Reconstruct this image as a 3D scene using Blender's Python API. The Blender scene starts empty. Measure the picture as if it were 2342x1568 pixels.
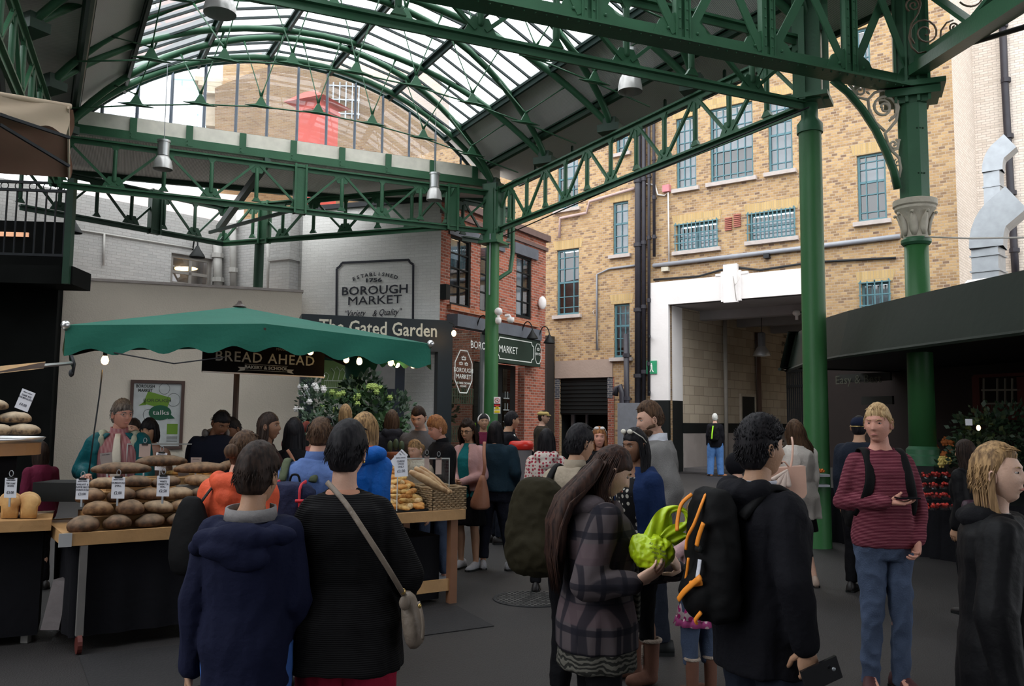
import bpy, math, random
from mathutils import Vector, Matrix, noise
S=bpy.context.scene; C=S.collection
V=Vector
# ---------------------------------------------------------------- camera
FPX=1950.0; TH=math.atan(176/1950.0); ROLL=0.0105; EYE=1.6
cam=bpy.data.cameras.new('camera'); cam.sensor_width=36; cam.lens=36*FPX/2342; cam.clip_end=400
camo=bpy.data.objects.new('camera',cam); C.objects.link(camo)
camo.matrix_world=Matrix.Translation((0,0,EYE))@Matrix.Rotation(math.pi/2+TH,4,'X')@Matrix.Rotation(ROLL,4,'Z')
S.camera=camo
# ---------------------------------------------------------------- light
w=bpy.data.worlds.new('overcast_sky'); S.world=w; w.use_nodes=True
wn=w.node_tree; bgn=wn.nodes['Background']
tc=wn.nodes.new('ShaderNodeTexCoord'); sp=wn.nodes.new('ShaderNodeSeparateXYZ'); wn.links.new(tc.outputs['Generated'],sp.inputs[0])
rp=wn.nodes.new('ShaderNodeValToRGB'); wn.links.new(sp.outputs['Z'],rp.inputs[0])
rp.color_ramp.elements[0].position=0.0; rp.color_ramp.elements[0].color=(0.60,0.62,0.66,1)
rp.color_ramp.elements[1].position=0.55; rp.color_ramp.elements[1].color=(0.95,0.98,1.0,1)
wn.links.new(rp.outputs[0],bgn.inputs[0]); bgn.inputs[1].default_value=3.0
S.view_settings.view_transform='Standard'; S.view_settings.look='None'
S.view_settings.exposure=0.4; S.view_settings.gamma=1.0; S.view_settings.use_curve_mapping=False
# ---------------------------------------------------------------- pixel rays (2342x1568 frame) used to survey the place
def ray(px,py):
    x=(px-1171)/FPX; y=-(py-784)/FPX; c,s=math.cos(ROLL),math.sin(ROLL)
    x2=c*x-s*y; y2=s*x+c*y
    Y=math.cos(TH)-y2*math.sin(TH)
    return V((x2/Y,1,(math.sin(TH)+y2*math.cos(TH))/Y))
def at(px,py,Y): r=ray(px,py); return V((r.x*Y,Y,EYE+r.z*Y))
def onz(px,py,z): r=ray(px,py); Y=(z-EYE)/r.z; return V((r.x*Y,Y,z))
def H3(v,z): return V((v[0],v[1],z))
class Wall:
    def __init__(s,A,d):
        s.A=V((A[0],A[1],0)); s.d=V((d[0],d[1],0)).normalized(); s.n=V((s.d.y,-s.d.x,0))
        if s.n.dot(s.A)>0: s.n=-s.n
    def hit(s,px,py):
        r=ray(px,py); t=s.A.dot(s.n)/r.dot(s.n); p=r*t
        return (p-s.A).dot(s.d), EYE+r.z*t
    def pt(s,u,z,o=0): p=s.A+s.d*u+s.n*o; return V((p.x,p.y,z))
# ---------------------------------------------------------------- mesh builder
class MB:
    def __init__(s): s.v=[]; s.f=[]; s.m=[]; s.mi=0
    def add(s,vs,fs):
        b=len(s.v); s.v+= [V(x) for x in vs]; s.f+= [tuple(i+b for i in f) for f in fs]; s.m+=[s.mi]*len(fs); return s
    def box(s,c,sz,R=None):
        c=V(c); hx,hy,hz=sz[0]/2,sz[1]/2,sz[2]/2
        P=[V((x,y,z)) for z in(-hz,hz) for y in(-hy,hy) for x in(-hx,hx)]
        if R is not None: P=[R@p for p in P]
        return s.add([c+p for p in P],[(0,2,3,1),(4,5,7,6),(0,1,5,4),(2,6,7,3),(0,4,6,2),(1,3,7,5)])
    def bar(s,p,q,w,h,up=(0,0,1)):
        p=V(p);q=V(q);d=(q-p)
        if d.length<1e-6: return s
        d.normalize(); up=V(up)
        if abs(d.dot(up))>.98: up=V((0,1,0)) if abs(d.y)<.9 else V((1,0,0))
        x=d.cross(up).normalized()*w/2; y=x.cross(d).normalized()*h/2
        P=[p-x-y,p+x-y,p+x+y,p-x+y,q-x-y,q+x-y,q+x+y,q-x+y]
        return s.add(P,[(0,1,2,3)[::-1],(4,5,6,7),(0,1,5,4),(1,2,6,5),(2,3,7,6),(3,0,4,7)])
    def tube(s,pts,r,n=8,caps=True,flat=1.0,up=None):
        pts=[V(p) for p in pts]; k=len(pts); rs=r if isinstance(r,(list,tuple)) else [r]*k
        T=[(pts[min(i+1,k-1)]-pts[max(i-1,0)]).normalized() for i in range(k)]
        a=V(up) if up is not None else (V((0,0,1)) if abs(T[0].z)<.9 else V((1,0,0)))
        x=T[0].cross(a).normalized(); vs=[]
        for i in range(k):
            x=(x-T[i]*x.dot(T[i])).normalized(); y=T[i].cross(x)
            for j in range(n):
                t=2*math.pi*j/n; vs.append(pts[i]+x*math.cos(t)*rs[i]+y*math.sin(t)*rs[i]*flat)
        fs=[(i*n+j,i*n+(j+1)%n,(i+1)*n+(j+1)%n,(i+1)*n+j) for i in range(k-1) for j in range(n)]
        if caps: fs+=[tuple(range(n))[::-1],tuple((k-1)*n+j for j in range(n))]
        return s.add(vs,fs)
    def cap(s,p,q,r0,r1,n=10,flat=1.0,up=None):
        p=V(p);q=V(q);d=(q-p); L=d.length
        if L<1e-5: return s.ell(p,(r0,)*3)
        d/=L; pts=[];rs=[]
        for a in(80,55,28,0): pts.append(p-d*r0*math.sin(math.radians(a)));rs.append(r0*math.cos(math.radians(a)))
        for a in(0,28,55,80): pts.append(q+d*r1*math.sin(math.radians(a)));rs.append(r1*math.cos(math.radians(a)))
        return s.tube(pts,rs,n,True,flat,up)
    def ell(s,c,r,R=None,u=12,w=8):
        c=V(c); vs=[V((0,0,-r[2]))]
        for i in range(1,w):
            a=-math.pi/2+math.pi*i/w
            for j in range(u):
                b=2*math.pi*j/u; vs.append(V((r[0]*math.cos(a)*math.cos(b),r[1]*math.cos(a)*math.sin(b),r[2]*math.sin(a))))
        vs.append(V((0,0,r[2])))
        if R is not None: vs=[R@x for x in vs]
        fs=[(0,1+(j+1)%u,1+j) for j in range(u)]
        for i in range(w-2):
            for j in range(u): a=1+i*u+j;b=1+i*u+(j+1)%u; fs.append((a,b,b+u,a+u))
        t=len(vs)-1; o=1+(w-2)*u; fs+=[(o+j,o+(j+1)%u,t) for j in range(u)]
        return s.add([c+x for x in vs],fs)
    def loft(s,rings,caps=True):
        n=len(rings[0]); vs=[x for r in rings for x in r]
        fs=[(i*n+j,i*n+(j+1)%n,(i+1)*n+(j+1)%n,(i+1)*n+j) for i in range(len(rings)-1) for j in range(n)]
        if caps: fs+=[tuple(range(n))[::-1],tuple((len(rings)-1)*n+j for j in range(n))]
        return s.add(vs,fs)
    def lathe(s,prof,c=(0,0,0),n=16,caps=True):
        c=V(c); return s.loft([[c+V((r*math.cos(2*math.pi*j/n),r*math.sin(2*math.pi*j/n),z)) for j in range(n)] for r,z in prof],caps)
    def eloft(s,rings,n=20,e=2.3):
        # rings (z,rx,ry,cx,cy)
        R=[]
        for z,rx,ry,cx,cy in rings:
            q=[]
            for j in range(n):
                t=2*math.pi*j/n; a,b=math.cos(t),math.sin(t)
                q.append(V((cx+rx*math.copysign(abs(a)**(2/e),a),cy+ry*math.copysign(abs(b)**(2/e),b),z)))
            R.append(q)
        return s.loft(R)
    def quad(s,a,b,c,d): return s.add([a,b,c,d],[(0,1,2,3)])
    def slab(s,poly,off):
        n=len(poly); off=V(off); P=[V(p) for p in poly]
        return s.add(P+[p+off for p in P],[tuple(range(n))[::-1],tuple(range(n,2*n))]+[(i,(i+1)%n,n+(i+1)%n,n+i) for i in range(n)])
    def grid(s,fn,nu,nv,closeu=False):
        vs=[fn(i/nu,j/nv) for j in range(nv+1) for i in range(nu+1)]
        return s.add(vs,[(j*(nu+1)+i,j*(nu+1)+i+1,(j+1)*(nu+1)+i+1,(j+1)*(nu+1)+i) for j in range(nv) for i in range(nu)])
    def mesh(s,name,smooth,off=V((0,0,0))):
        me=bpy.data.meshes.new(name); me.from_pydata([tuple(v-off) for v in s.v],[],s.f)
        if any(s.m): me.polygons.foreach_set('material_index',s.m)
        if smooth: me.polygons.foreach_set('use_smooth',[True]*len(me.polygons))
        me.update(); return me
    def build(s,name,mat,parent=None,smooth=False,uv=None,local=False,sharp=None):
        off=V((0,0,0)) if (parent is None or local) else world_loc(parent)
        me=s.mesh(name,smooth,off)
        if smooth and sharp: 
            try: me.set_sharp_from_angle(angle=math.radians(sharp))
            except Exception: pass
        if uv is not None:
            l=me.uv_layers.new(name='UV'); d=V(uv); pd=V((-d.y,d.x,0))
            co=[s.v[i] for f in s.f for i in f]; i=0
            for p,f in zip(me.polygons,s.f):
                nh=abs(p.normal.z)>.7; nn=p.normal
                for vi in f:
                    q=s.v[vi]; a=q.dot(d); b=q.dot(pd)
                    if nh: uvv=(a,b)
                    elif abs(nn.dot(d))>.7: uvv=(b,q.z)
                    else: uvv=(a,q.z)
                    l.data[i].uv=uvv; i+=1
        for m in (mat if isinstance(mat,(list,tuple)) else [mat]): me.materials.append(m)
        o=bpy.data.objects.new(name,me); C.objects.link(o)
        if parent is not None: o.parent=parent
        return o
def world_loc(o):
    l=V((0,0,0))
    while o is not None: l+=o.location; o=o.parent
    return l
def thing(name,label,cat,loc=(0,0,0),group=None,yaw=0):
    o=bpy.data.objects.new(name,None); o.empty_display_size=.1; C.objects.link(o); o.location=loc; o.rotation_euler=(0,0,yaw)
    o['label']=label; o['category']=cat
    if group: o['group']=group
    return o
def tag(o,label,cat,group=None):
    o['label']=label; o['category']=cat
    if group: o['group']=group
    return o
def struct(o,label=None,cat=None):
    o['kind']='structure'
    if label: o['label']=label
    if cat: o['category']=cat
    return o
def sempty(name,label,cat,loc):
    return struct(thing(name,label,cat,loc))
def Rz(a): return Matrix.Rotation(a,3,'Z')
def frame(x,z=(0,0,1)):
    x=V(x).normalized(); z=V(z); y=z.cross(x).normalized(); z=x.cross(y); return Matrix((x,y,z)).transposed()
# ---------------------------------------------------------------- materials
MC={}
def mat(name,col,rough=.6,metal=0,var=.12,vs=6.0,bump=0.0,bs=40.0,spec=.4,emit=None,es=0,alpha=None,coat=0,tex=None):
    if name in MC: return MC[name]
    m=bpy.data.materials.new(name); MC[name]=m; m.use_nodes=True; nt=m.node_tree; b=nt.nodes['Principled BSDF']
    b.inputs['Roughness'].default_value=rough; b.inputs['Metallic'].default_value=metal
    b.inputs['Specular IOR Level'].default_value=spec; b.inputs['Coat Weight'].default_value=coat
    tcn=nt.nodes.new('ShaderNodeTexCoord')
    if var>0:
        n=nt.nodes.new('ShaderNodeTexNoise'); n.inputs['Scale'].default_value=vs; n.inputs['Detail'].default_value=5
        nt.links.new(tcn.outputs['Object'],n.inputs['Vector'])
        mx=nt.nodes.new('ShaderNodeMix'); mx.data_type='RGBA'; nt.links.new(n.outputs[0],mx.inputs[0])
        mx.inputs[6].default_value=(*[c*(1-var*1.6) for c in col],1); mx.inputs[7].default_value=(*[min(1,c*(1+var*1.6)) for c in col],1)
        nt.links.new(mx.outputs[2],b.inputs['Base Color'])
    else: b.inputs['Base Color'].default_value=(*col,1)
    if bump>0:
        n2=nt.nodes.new('ShaderNodeTexNoise'); n2.inputs['Scale'].default_value=bs; n2.inputs['Detail'].default_value=4
        nt.links.new(tcn.outputs['Object'],n2.inputs['Vector']); bp=nt.nodes.new('ShaderNodeBump'); bp.inputs['Strength'].default_value=bump; bp.inputs['Distance'].default_value=.02
        nt.links.new(n2.outputs[0],bp.inputs['Height']); nt.links.new(bp.outputs[0],b.inputs['Normal'])
    if emit: b.inputs['Emission Color'].default_value=(*emit,1); b.inputs['Emission Strength'].default_value=es
    return m
def nodes(m): return m.node_tree, m.node_tree.nodes['Principled BSDF']
def brick(name,cols,mortar,bw=.225,rh=.075,ms=.009,rough=.85,bump=.5,stain=.35,stain_col=(.08,.06,.045)):
    m=bpy.data.materials.new(name); m.use_nodes=True; nt,b=nodes(m); L=nt.links.new
    b.inputs['Roughness'].default_value=rough; b.inputs['Specular IOR Level'].default_value=.25
    t=nt.nodes.new('ShaderNodeTexCoord'); br=nt.nodes.new('ShaderNodeTexBrick'); L(t.outputs['UV'],br.inputs['Vector'])
    br.inputs['Color1'].default_value=(0,0,0,1); br.inputs['Color2'].default_value=(1,1,1,1); br.inputs['Mortar'].default_value=(.5,.5,.5,1)
    br.inputs['Scale'].default_value=1; br.inputs['Mortar Size'].default_value=ms; br.inputs['Brick Width'].default_value=bw; br.inputs['Row Height'].default_value=rh
    br.inputs['Mortar Smooth'].default_value=.3
    cr=nt.nodes.new('ShaderNodeValToRGB'); L(br.outputs['Color'],cr.inputs[0]); e=cr.color_ramp.elements
    e[0].color=(*cols[0],1); e[1].color=(*cols[-1],1)
    for i,c in enumerate(cols[1:-1]): x=e.new((i+1)/(len(cols)-1)); x.color=(*c,1)
    n=nt.nodes.new('ShaderNodeTexNoise'); n.inputs['Scale'].default_value=.35; n.inputs['Detail'].default_value=7; L(t.outputs['UV'],n.inputs['Vector'])
    mr=nt.nodes.new('ShaderNodeMapRange'); mr.inputs[1].default_value=.45; mr.inputs[2].default_value=.75; mr.inputs[4].default_value=stain; L(n.outputs[0],mr.inputs[0])
    m1=nt.nodes.new('ShaderNodeMix'); m1.data_type='RGBA'; L(br.outputs['Fac'],m1.inputs[0]); L(cr.outputs[0],m1.inputs[6]); m1.inputs[7].default_value=(*mortar,1)
    m2=nt.nodes.new('ShaderNodeMix'); m2.data_type='RGBA'; L(mr.outputs[0],m2.inputs[0]); L(m1.outputs[2],m2.inputs[6]); m2.inputs[7].default_value=(*stain_col,1)
    L(m2.outputs[2],b.inputs['Base Color'])
    n3=nt.nodes.new('ShaderNodeTexNoise'); n3.inputs['Scale'].default_value=30; L(t.outputs['UV'],n3.inputs['Vector'])
    ma=nt.nodes.new('ShaderNodeMath'); ma.operation='MULTIPLY_ADD'; L(br.outputs['Fac'],ma.inputs[0]); ma.inputs[1].default_value=-1; L(n3.outputs[0],ma.inputs[2])
    bp=nt.nodes.new('ShaderNodeBump'); bp.inputs['Strength'].default_value=bump; bp.inputs['Distance'].default_value=.01; L(ma.outputs[0],bp.inputs['Height']); L(bp.outputs[0],b.inputs['Normal'])
    return m
def glass(name,tint=(1,1,1),gl=.12,rough=.02,dirt=0.0,dcol=(.8,.85,.85),fres=1.5):
    m=bpy.data.materials.new(name); m.use_nodes=True; nt=m.node_tree; L=nt.links.new; nt.nodes.clear()
    o=nt.nodes.new('ShaderNodeOutputMaterial'); tr=nt.nodes.new('ShaderNodeBsdfTransparent'); tr.inputs[0].default_value=(*tint,1)
    g=nt.nodes.new('ShaderNodeBsdfGlossy'); g.inputs['Roughness'].default_value=rough; fr=nt.nodes.new('ShaderNodeFresnel'); fr.inputs[0].default_value=fres
    ad=nt.nodes.new('ShaderNodeMath'); ad.operation='ADD'; ad.use_clamp=True; L(fr.outputs[0],ad.inputs[0]); ad.inputs[1].default_value=gl
    mx=nt.nodes.new('ShaderNodeMixShader'); L(ad.outputs[0],mx.inputs[0]); L(tr.outputs[0],mx.inputs[1]); L(g.outputs[0],mx.inputs[2])
    if dirt>0:
        d=nt.nodes.new('ShaderNodeBsdfDiffuse'); d.inputs[0].default_value=(*dcol,1); d2=nt.nodes.new('ShaderNodeBsdfTranslucent'); d2.inputs[0].default_value=(*dcol,1)
        a2=nt.nodes.new('ShaderNodeMixShader'); a2.inputs[0].default_value=.9; L(d.outputs[0],a2.inputs[1]); L(d2.outputs[0],a2.inputs[2])
        m3=nt.nodes.new('ShaderNodeMixShader'); m3.inputs[0].default_value=dirt; L(mx.outputs[0],m3.inputs[1]); L(a2.outputs[0],m3.inputs[2]); L(m3.outputs[0],o.inputs[0])
    else: L(mx.outputs[0],o.inputs[0])
    MC[name]=m; return m
def stripes(name,c1,c2,scale,axis='Z',rough=.8,thr=.5,bump=.3,coord='Object',dist=0.0):
    m=bpy.data.materials.new(name); m.use_nodes=True; nt,b=nodes(m); L=nt.links.new; b.inputs['Roughness'].default_value=rough; b.inputs['Specular IOR Level'].default_value=.15
    t=nt.nodes.new('ShaderNodeTexCoord'); wv=nt.nodes.new('ShaderNodeTexWave'); wv.bands_direction=axis; wv.inputs['Scale'].default_value=scale; wv.inputs['Distortion'].default_value=dist
    L(t.outputs[coord],wv.inputs['Vector']); cr=nt.nodes.new('ShaderNodeValToRGB'); L(wv.outputs['Fac'],cr.inputs[0])
    cr.color_ramp.elements[0].position=max(0,thr-.08); cr.color_ramp.elements[0].color=(*c1,1); cr.color_ramp.elements[1].position=min(1,thr+.08); cr.color_ramp.elements[1].color=(*c2,1)
    L(cr.outputs[0],b.inputs['Base Color']); bp=nt.nodes.new('ShaderNodeBump'); bp.inputs['Strength'].default_value=bump; bp.inputs['Distance'].default_value=.01; L(wv.outputs['Fac'],bp.inputs['Height']); L(bp.outputs[0],b.inputs['Normal'])
    MC[name]=m; return m
GREEN=(.018,.12,.042)
M_green=mat('green_gloss_paint',(.042,.135,.068),.42,0,.2,1.5,.12,25,.4)
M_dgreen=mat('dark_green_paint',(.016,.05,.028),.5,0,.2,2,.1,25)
M_col=mat('bright_green_column_paint',(.033,.135,.042),.45,0,.15,1.2,.08,30)
M_cream=mat('cream_painted_iron',(.55,.50,.40),.6,0,.2,8,.3,30)
M_white=mat('white_painted_render',(.78,.74,.72),.7,0,.06,2,.15,12)
M_lwall=mat('off_white_rendered_wall',(.76,.67,.56),.85,0,.06,1.2,.35,30,.2)
M_black=mat('black_paint',(.009,.0105,.0105),.55,0,.2,3,spec=.2)
M_iron=mat('dark_iron',(.02,.022,.025),.5,.3,.2,5)
M_pipe=mat('cast_iron_drainpipe',(.028,.026,.034),.5,0,.25,4)
M_steel=mat('galvanised_steel',(.33,.35,.37),.42,.75,.15,5)
M_alu=mat('brushed_aluminium',(.62,.62,.62),.32,.9,.1,8)
M_grey=mat('grey_conduit_plastic',(.30,.31,.34),.5,0,.1,5)
M_sill=mat('stone_window_sill',(.48,.42,.39),.8,0,.15,6,.3,20)
M_teal=mat('teal_window_paint',(.09,.20,.23),.5,0,.15,5)
M_lead=mat('lead_flashing',(.10,.11,.13),.6,0,.2,3,.3,10)
M_ybrick=brick('london_stock_brick',[(.20,.125,.085),(.36,.225,.11),(.47,.30,.145),(.54,.365,.185),(.43,.27,.13),(.30,.19,.115)],(.44,.345,.255),bw=.165,rh=.078,stain=.4,stain_col=(.30,.21,.12))
M_rbrick=brick('red_brick',[(.16,.05,.03),(.30,.085,.05),(.40,.12,.07),(.24,.075,.05)],(.34,.27,.23),stain=.4,stain_col=(.09,.05,.04))
M_obrick=brick('orange_brick',[(.30,.09,.04),(.48,.17,.08),(.40,.14,.07)],(.34,.25,.2),stain=.2)
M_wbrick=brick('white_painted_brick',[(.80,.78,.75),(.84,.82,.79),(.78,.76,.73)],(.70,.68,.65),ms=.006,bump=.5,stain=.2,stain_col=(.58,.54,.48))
M_gbrick=brick('cream_glazed_brick',[(.72,.62,.53),(.80,.71,.62),(.66,.57,.48)],(.50,.42,.36),rough=.35,bump=.3,stain=.15,stain_col=(.5,.44,.38))
M_tile=brick('cream_stone_block',[(.44,.37,.28),(.50,.42,.32),(.38,.31,.23)],(.26,.21,.16),bw=.62,rh=.31,ms=.012,bump=.3,stain=.5,stain_col=(.20,.16,.12))
M_glass=glass('window_glass',(.80,.86,.88),.10)
M_roofglass=glass('roof_glazing',(.97,.99,1.0),.0,.05,.22,fres=1.06,dcol=(.95,.97,1))
M_dglass=glass('dark_shop_glass',(.35,.4,.38),.10)
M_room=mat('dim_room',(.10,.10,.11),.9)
M_pane_reflection=mat('pale_pane_reflection',(.50,.53,.58),.9,0,.1,2)  # pale sheet behind the panes imitates sky reflected in the glass
def text(body,size,mat_,loc,xdir,up=(0,0,1),parent=None,name='lettering',sx=1.0,align='CENTER',ext=.003,sp_=1.0,bold=0.0):
    cu=bpy.data.curves.new(name,'FONT'); cu.body=body; cu.size=size; cu.align_x=align; cu.align_y='CENTER'; cu.extrude=ext; cu.space_character=sp_; cu.offset=bold; cu.resolution_u=2
    o=bpy.data.objects.new(name,cu); C.objects.link(o)
    bpy.context.view_layer.update(); dg=bpy.context.evaluated_depsgraph_get(); me=bpy.data.meshes.new_from_object(o.evaluated_get(dg)); bpy.data.objects.remove(o)
    x=V(xdir).normalized(); u=V(up).normalized(); n=x.cross(u)
    off=world_loc(parent) if parent is not None else V((0,0,0))
    for v in me.vertices:
        c=v.co.copy(); v.co=V(loc)+x*c.x*sx+u*c.y+n*c.z-off
    me.materials.clear(); me.materials.append(mat_); o=bpy.data.objects.new(name,me); C.objects.link(o)
    if parent is not None: o.parent=parent
    return o
# ================================================================ SETTING
# ground
m=mat('worn_asphalt',(.0215,.019,.019),.6,0,.25,.6,.5,90,.35)
nt,b=nodes(m)
fl=MB(); fl.add([(-60,-20,0),(60,-20,0),(60,80,0),(-60,80,0)],[(0,1,2,3)])
struct(fl.build('floor',m))
# ---- walls
WY=Wall(at(1553,960,27),(.80,-.60)); WR=Wall((-1.75,20.4),(.51,.86)); WW=Wall((-1.75,20.4),(-.947,.32))
def wallgrid(mb,W,u0,u1,z0,z1,holes,dep,back=None):
    us=sorted({u0,u1,*[h[0] for h in holes],*[h[1] for h in holes]}); zs=sorted({z0,z1,*[h[2] for h in holes],*[h[3] for h in holes]})
    us=[u for u in us if u0<=u<=u1]; zs=[z for z in zs if z0<=z<=z1]
    for a,b_ in zip(us,us[1:]):
        for c,d in zip(zs,zs[1:]):
            mu,mz=(a+b_)/2,(c+d)/2
            if any(h[0]<mu<h[1] and h[2]<mz<h[3] for h in holes): continue
            mb.quad(W.pt(a,c),W.pt(b_,c),W.pt(b_,d),W.pt(a,d))
    for a,b_,c,d in [h[:4] for h in holes]:
        for p,q in(((a,c),(a,d)),((b_,d),(b_,c)),((a,d),(b_,d)),((b_,c),(a,c))):
            mb.quad(W.pt(*p),W.pt(*q),W.pt(*q,-dep),W.pt(*p,-dep))
    mb.quad(W.pt(u0,z1),W.pt(u1,z1),W.pt(u1,z1,-dep-.05),W.pt(u0,z1,-dep-.05))
    for u in(u0,u1): mb.quad(W.pt(u,z0),W.pt(u,z1),W.pt(u,z1,-dep-.05),W.pt(u,z0,-dep-.05))
WN=[0]
def window(W,box,cols,rows,fm,label,cat='window',sill=True,dep=.13,fw=.06,bw=.028,back=None,sash=None,grille=0,bowed=False,gl=None,arch=True):
    """box=(x0,ytop,ybot,x1): pixels surveyed at the left edge; returns the hole"""
    x0,yt,yb,x1=box
    ua,za=W.hit(x0,yb); _,zb=W.hit(x0,yt); ub,_=W.hit(x1,(yt+yb)/2)
    if ua>ub: ua,ub=ub,ua
    WN[0]+=1
    t=sempty('window_%d'%WN[0],label,cat,W.pt((ua+ub)/2,za))
    f=MB(); o=-dep+.03
    for a,b_,c,d in((ua,ua+fw,za,zb),(ub-fw,ub,za,zb),(ua+fw,ub-fw,za,za+fw*1.4),(ua+fw,ub-fw,zb-fw,zb)):
        f.bar(W.pt((a+b_)/2,c,o),W.pt((a+b_)/2,d,o),b_-a,.06,W.n)
    f.build('window_frame',fm,t)
    g=MB(); cl=cols if isinstance(cols,list) else [i/cols for i in range(1,cols)]; rw=rows if isinstance(rows,list) else [i/rows for i in range(1,rows)]
    A,B=ua+fw,ub-fw; Cc,D=za+fw,zb-fw
    for c in cl: g.bar(W.pt(A+(B-A)*c,Cc,o),W.pt(A+(B-A)*c,D,o),bw,.035,W.n)
    for r in rw:
        th=bw*2.2 if (sash is not None and abs(r-sash)<.01) else bw
        g.bar(W.pt(A,Cc+(D-Cc)*r,o),W.pt(B,Cc+(D-Cc)*r,o),.035,th,(0,0,1))
    g.build('glazing_bars',fm,t)
    q=MB(); q.quad(W.pt(ua,za,o-.02),W.pt(ub,za,o-.02),W.pt(ub,zb,o-.02),W.pt(ua,zb,o-.02)); q.build('pane',gl or M_glass,t)
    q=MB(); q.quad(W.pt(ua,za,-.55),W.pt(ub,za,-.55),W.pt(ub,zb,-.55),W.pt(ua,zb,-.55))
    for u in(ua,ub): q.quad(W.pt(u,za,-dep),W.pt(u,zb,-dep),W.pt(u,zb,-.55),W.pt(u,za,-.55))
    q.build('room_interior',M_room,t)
    if back:
        k=MB(); k.quad(W.pt(ua,za+(zb-za)*back[0],-.3),W.pt(ub,za+(zb-za)*back[0],-.3),W.pt(ub,za+(zb-za)*back[1],-.3),W.pt(ua,za+(zb-za)*back[1],-.3)); k.build('reflection_backing',M_pane_reflection,t)
    if sill:
        s_=MB(); s_.bar(W.pt(ua-.12,za-.06,.03),W.pt(ub+.12,za-.06,.03),.2,.12,(0,0,1)); s_.build('window_sill',M_sill,t)
    if grille:
        k=MB()
        for i in range(grille+1): u=ua-.02+(ub-ua+.04)*i/grille; k.bar(W.pt(u,za-.02,.08),W.pt(u,zb+.04,.08),.03,.03)
        for z in(za,za+(zb-za)*.3,za+(zb-za)*.62,zb): k.bar(W.pt(ua-.06,z,.08),W.pt(ub+.06,z,.08),.03,.03)
        for u in(ua,ub,(ua+ub)/2): k.bar(W.pt(u,zb,.08),W.pt(u,zb+.07,.08),.03,.03); k.bar(W.pt(u,zb,0),W.pt(u,zb,.08),.03,.03)
        k.build('security_grille',M_teal,t)
    return (ua,ub,za,zb)
# ---- yellow brick building
hy=[]
hy.append(window(WY,(1547,273,434,1592),[.33,.67],[.12,.3,.48,.66,.84],M_teal,'tall narrow teal sash window left of the big one on the yellow brick facade',back=(0,1)))
hy.append(window(WY,(1625,251,420,1722),[.09,.27,.45,.63,.82],[.07,.24,.41,.58,.75,.9],M_teal,'large many-paned teal window in the middle of the upper row',back=(.45,1)))
hy.append(window(WY,(1758,225,396,1812),[.3,.7],[.1,.3,.5,.67,.85],M_teal,'tall teal sash window with pale panes beside the round green column',back=(0,1),sash=.5))
hy.append(window(WY,(1963,356,509,2027),[.25,.7],[.12,.4,.6,.8,.92],M_teal,'teal sash window between the two green columns, half dark inside',sash=.6,back=(.6,1)))
hy.append(window(WY,(1951,70,200,1990),[.25,.75],[.1,.3,.5,.7],M_teal,'small upper window seen through the crossed iron braces',back=(0,1)))
hy.append(window(WY,(1548,516,576,1641),[.5],[.5],M_teal,'wide low window behind a teal grille, left of the two red vents',grille=10,back=(0,.75)))
hy.append(window(WY,(1714,491,553,1818),[.5],[.5],M_teal,'wide low window behind a teal grille, right of the two red vents',grille=11,back=(0,.8)))
hy.append(window(WY,(1972,648,722,2035),[.33,.66],[.3,.65],M_teal,'small barred window just above the dark green canopy',grille=4,back=(0,.9)))
hy.append(window(WY,(1273,573,722,1324),[.25,.75],[.1,.27,.5,.72,.9],M_teal,'tall dark teal sash window beside the red brick shop',sash=.5))
hy.append(window(WY,(1402,464,584,1437),[.5],[.12,.35,.6,.85],M_teal,'slim sash window left of the black drainpipes, middle floor',sash=.6,back=(0,1)))
hy.append(window(WY,(1404,696,818,1440),[.3,.7],[.1,.35,.6,.85],M_teal,'slim barred sash window above the stone lintel',sash=.6,back=(.2,1)))
hy.append(window(WY,(1275,342,481,1322),[.25,.75],[.1,.3,.5,.7,.9],M_teal,'sash window half hidden by the green truss near the centre post',sash=.5,back=(.4,1)))
hy.append(window(WY,(1409,255,353,1437),[.5],[.12,.35,.6,.85],M_teal,'slim upper sash window left of the black drainpipes',sash=.6,back=(0,1)))
hy.append(window(WY,(1774,60,118,1812),[.5],[.3,.6],M_teal,'top window glimpsed through the iron truss above the round column',back=(0,1)))
# portal hole and service door hole
pu0,pz1=WY.hit(1532,697); pu1,_=WY.hit(1841,690); portal=(pu0,pu1,0,pz1)
du0,dz1=WY.hit(1280,865); du1,_=WY.hit(1391,865); sdoor=(du0,du1,0,dz1)
mb=MB(); us_=WY.hit(1478,300)[0]; hL=[h for h in hy if h[1]<us_]+[sdoor]; hR=[h for h in hy if h[1]>=us_]+[portal]
wallgrid(mb,WY,-15,us_,0,12.3,hL,.14); wallgrid(mb,WY,us_,WY.hit(2197,700)[0],0,18,hR,.14)
ur=WY.hit(2197,700)[0]
mb.quad(WY.pt(ur,0),WY.pt(ur,18),WY.pt(ur,18,-3.5),WY.pt(ur,0,-3.5))
struct(mb.build('wall_yellow_brick',M_ybrick,uv=WY.d),'weathered yellow stock brick building facade','wall')
# soldier arches over windows
mb=MB()
sm=brick('gauged_brick_arch',[(.50,.34,.15),(.56,.39,.18),(.44,.30,.13)],(.40,.32,.22),bw=.075,rh=.4,ms=.006,stain=.1)
for h in hy: mb.slab([WY.pt(h[0]-.1,h[3]+.01,.004),WY.pt(h[1]+.1,h[3]+.01,.004),WY.pt(h[1]+.16,h[3]+.33,.004),WY.pt(h[0]-.16,h[3]+.33,.004)],WY.n*.004)
struct(mb.build('trim_1',sm,uv=WY.d))
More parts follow.
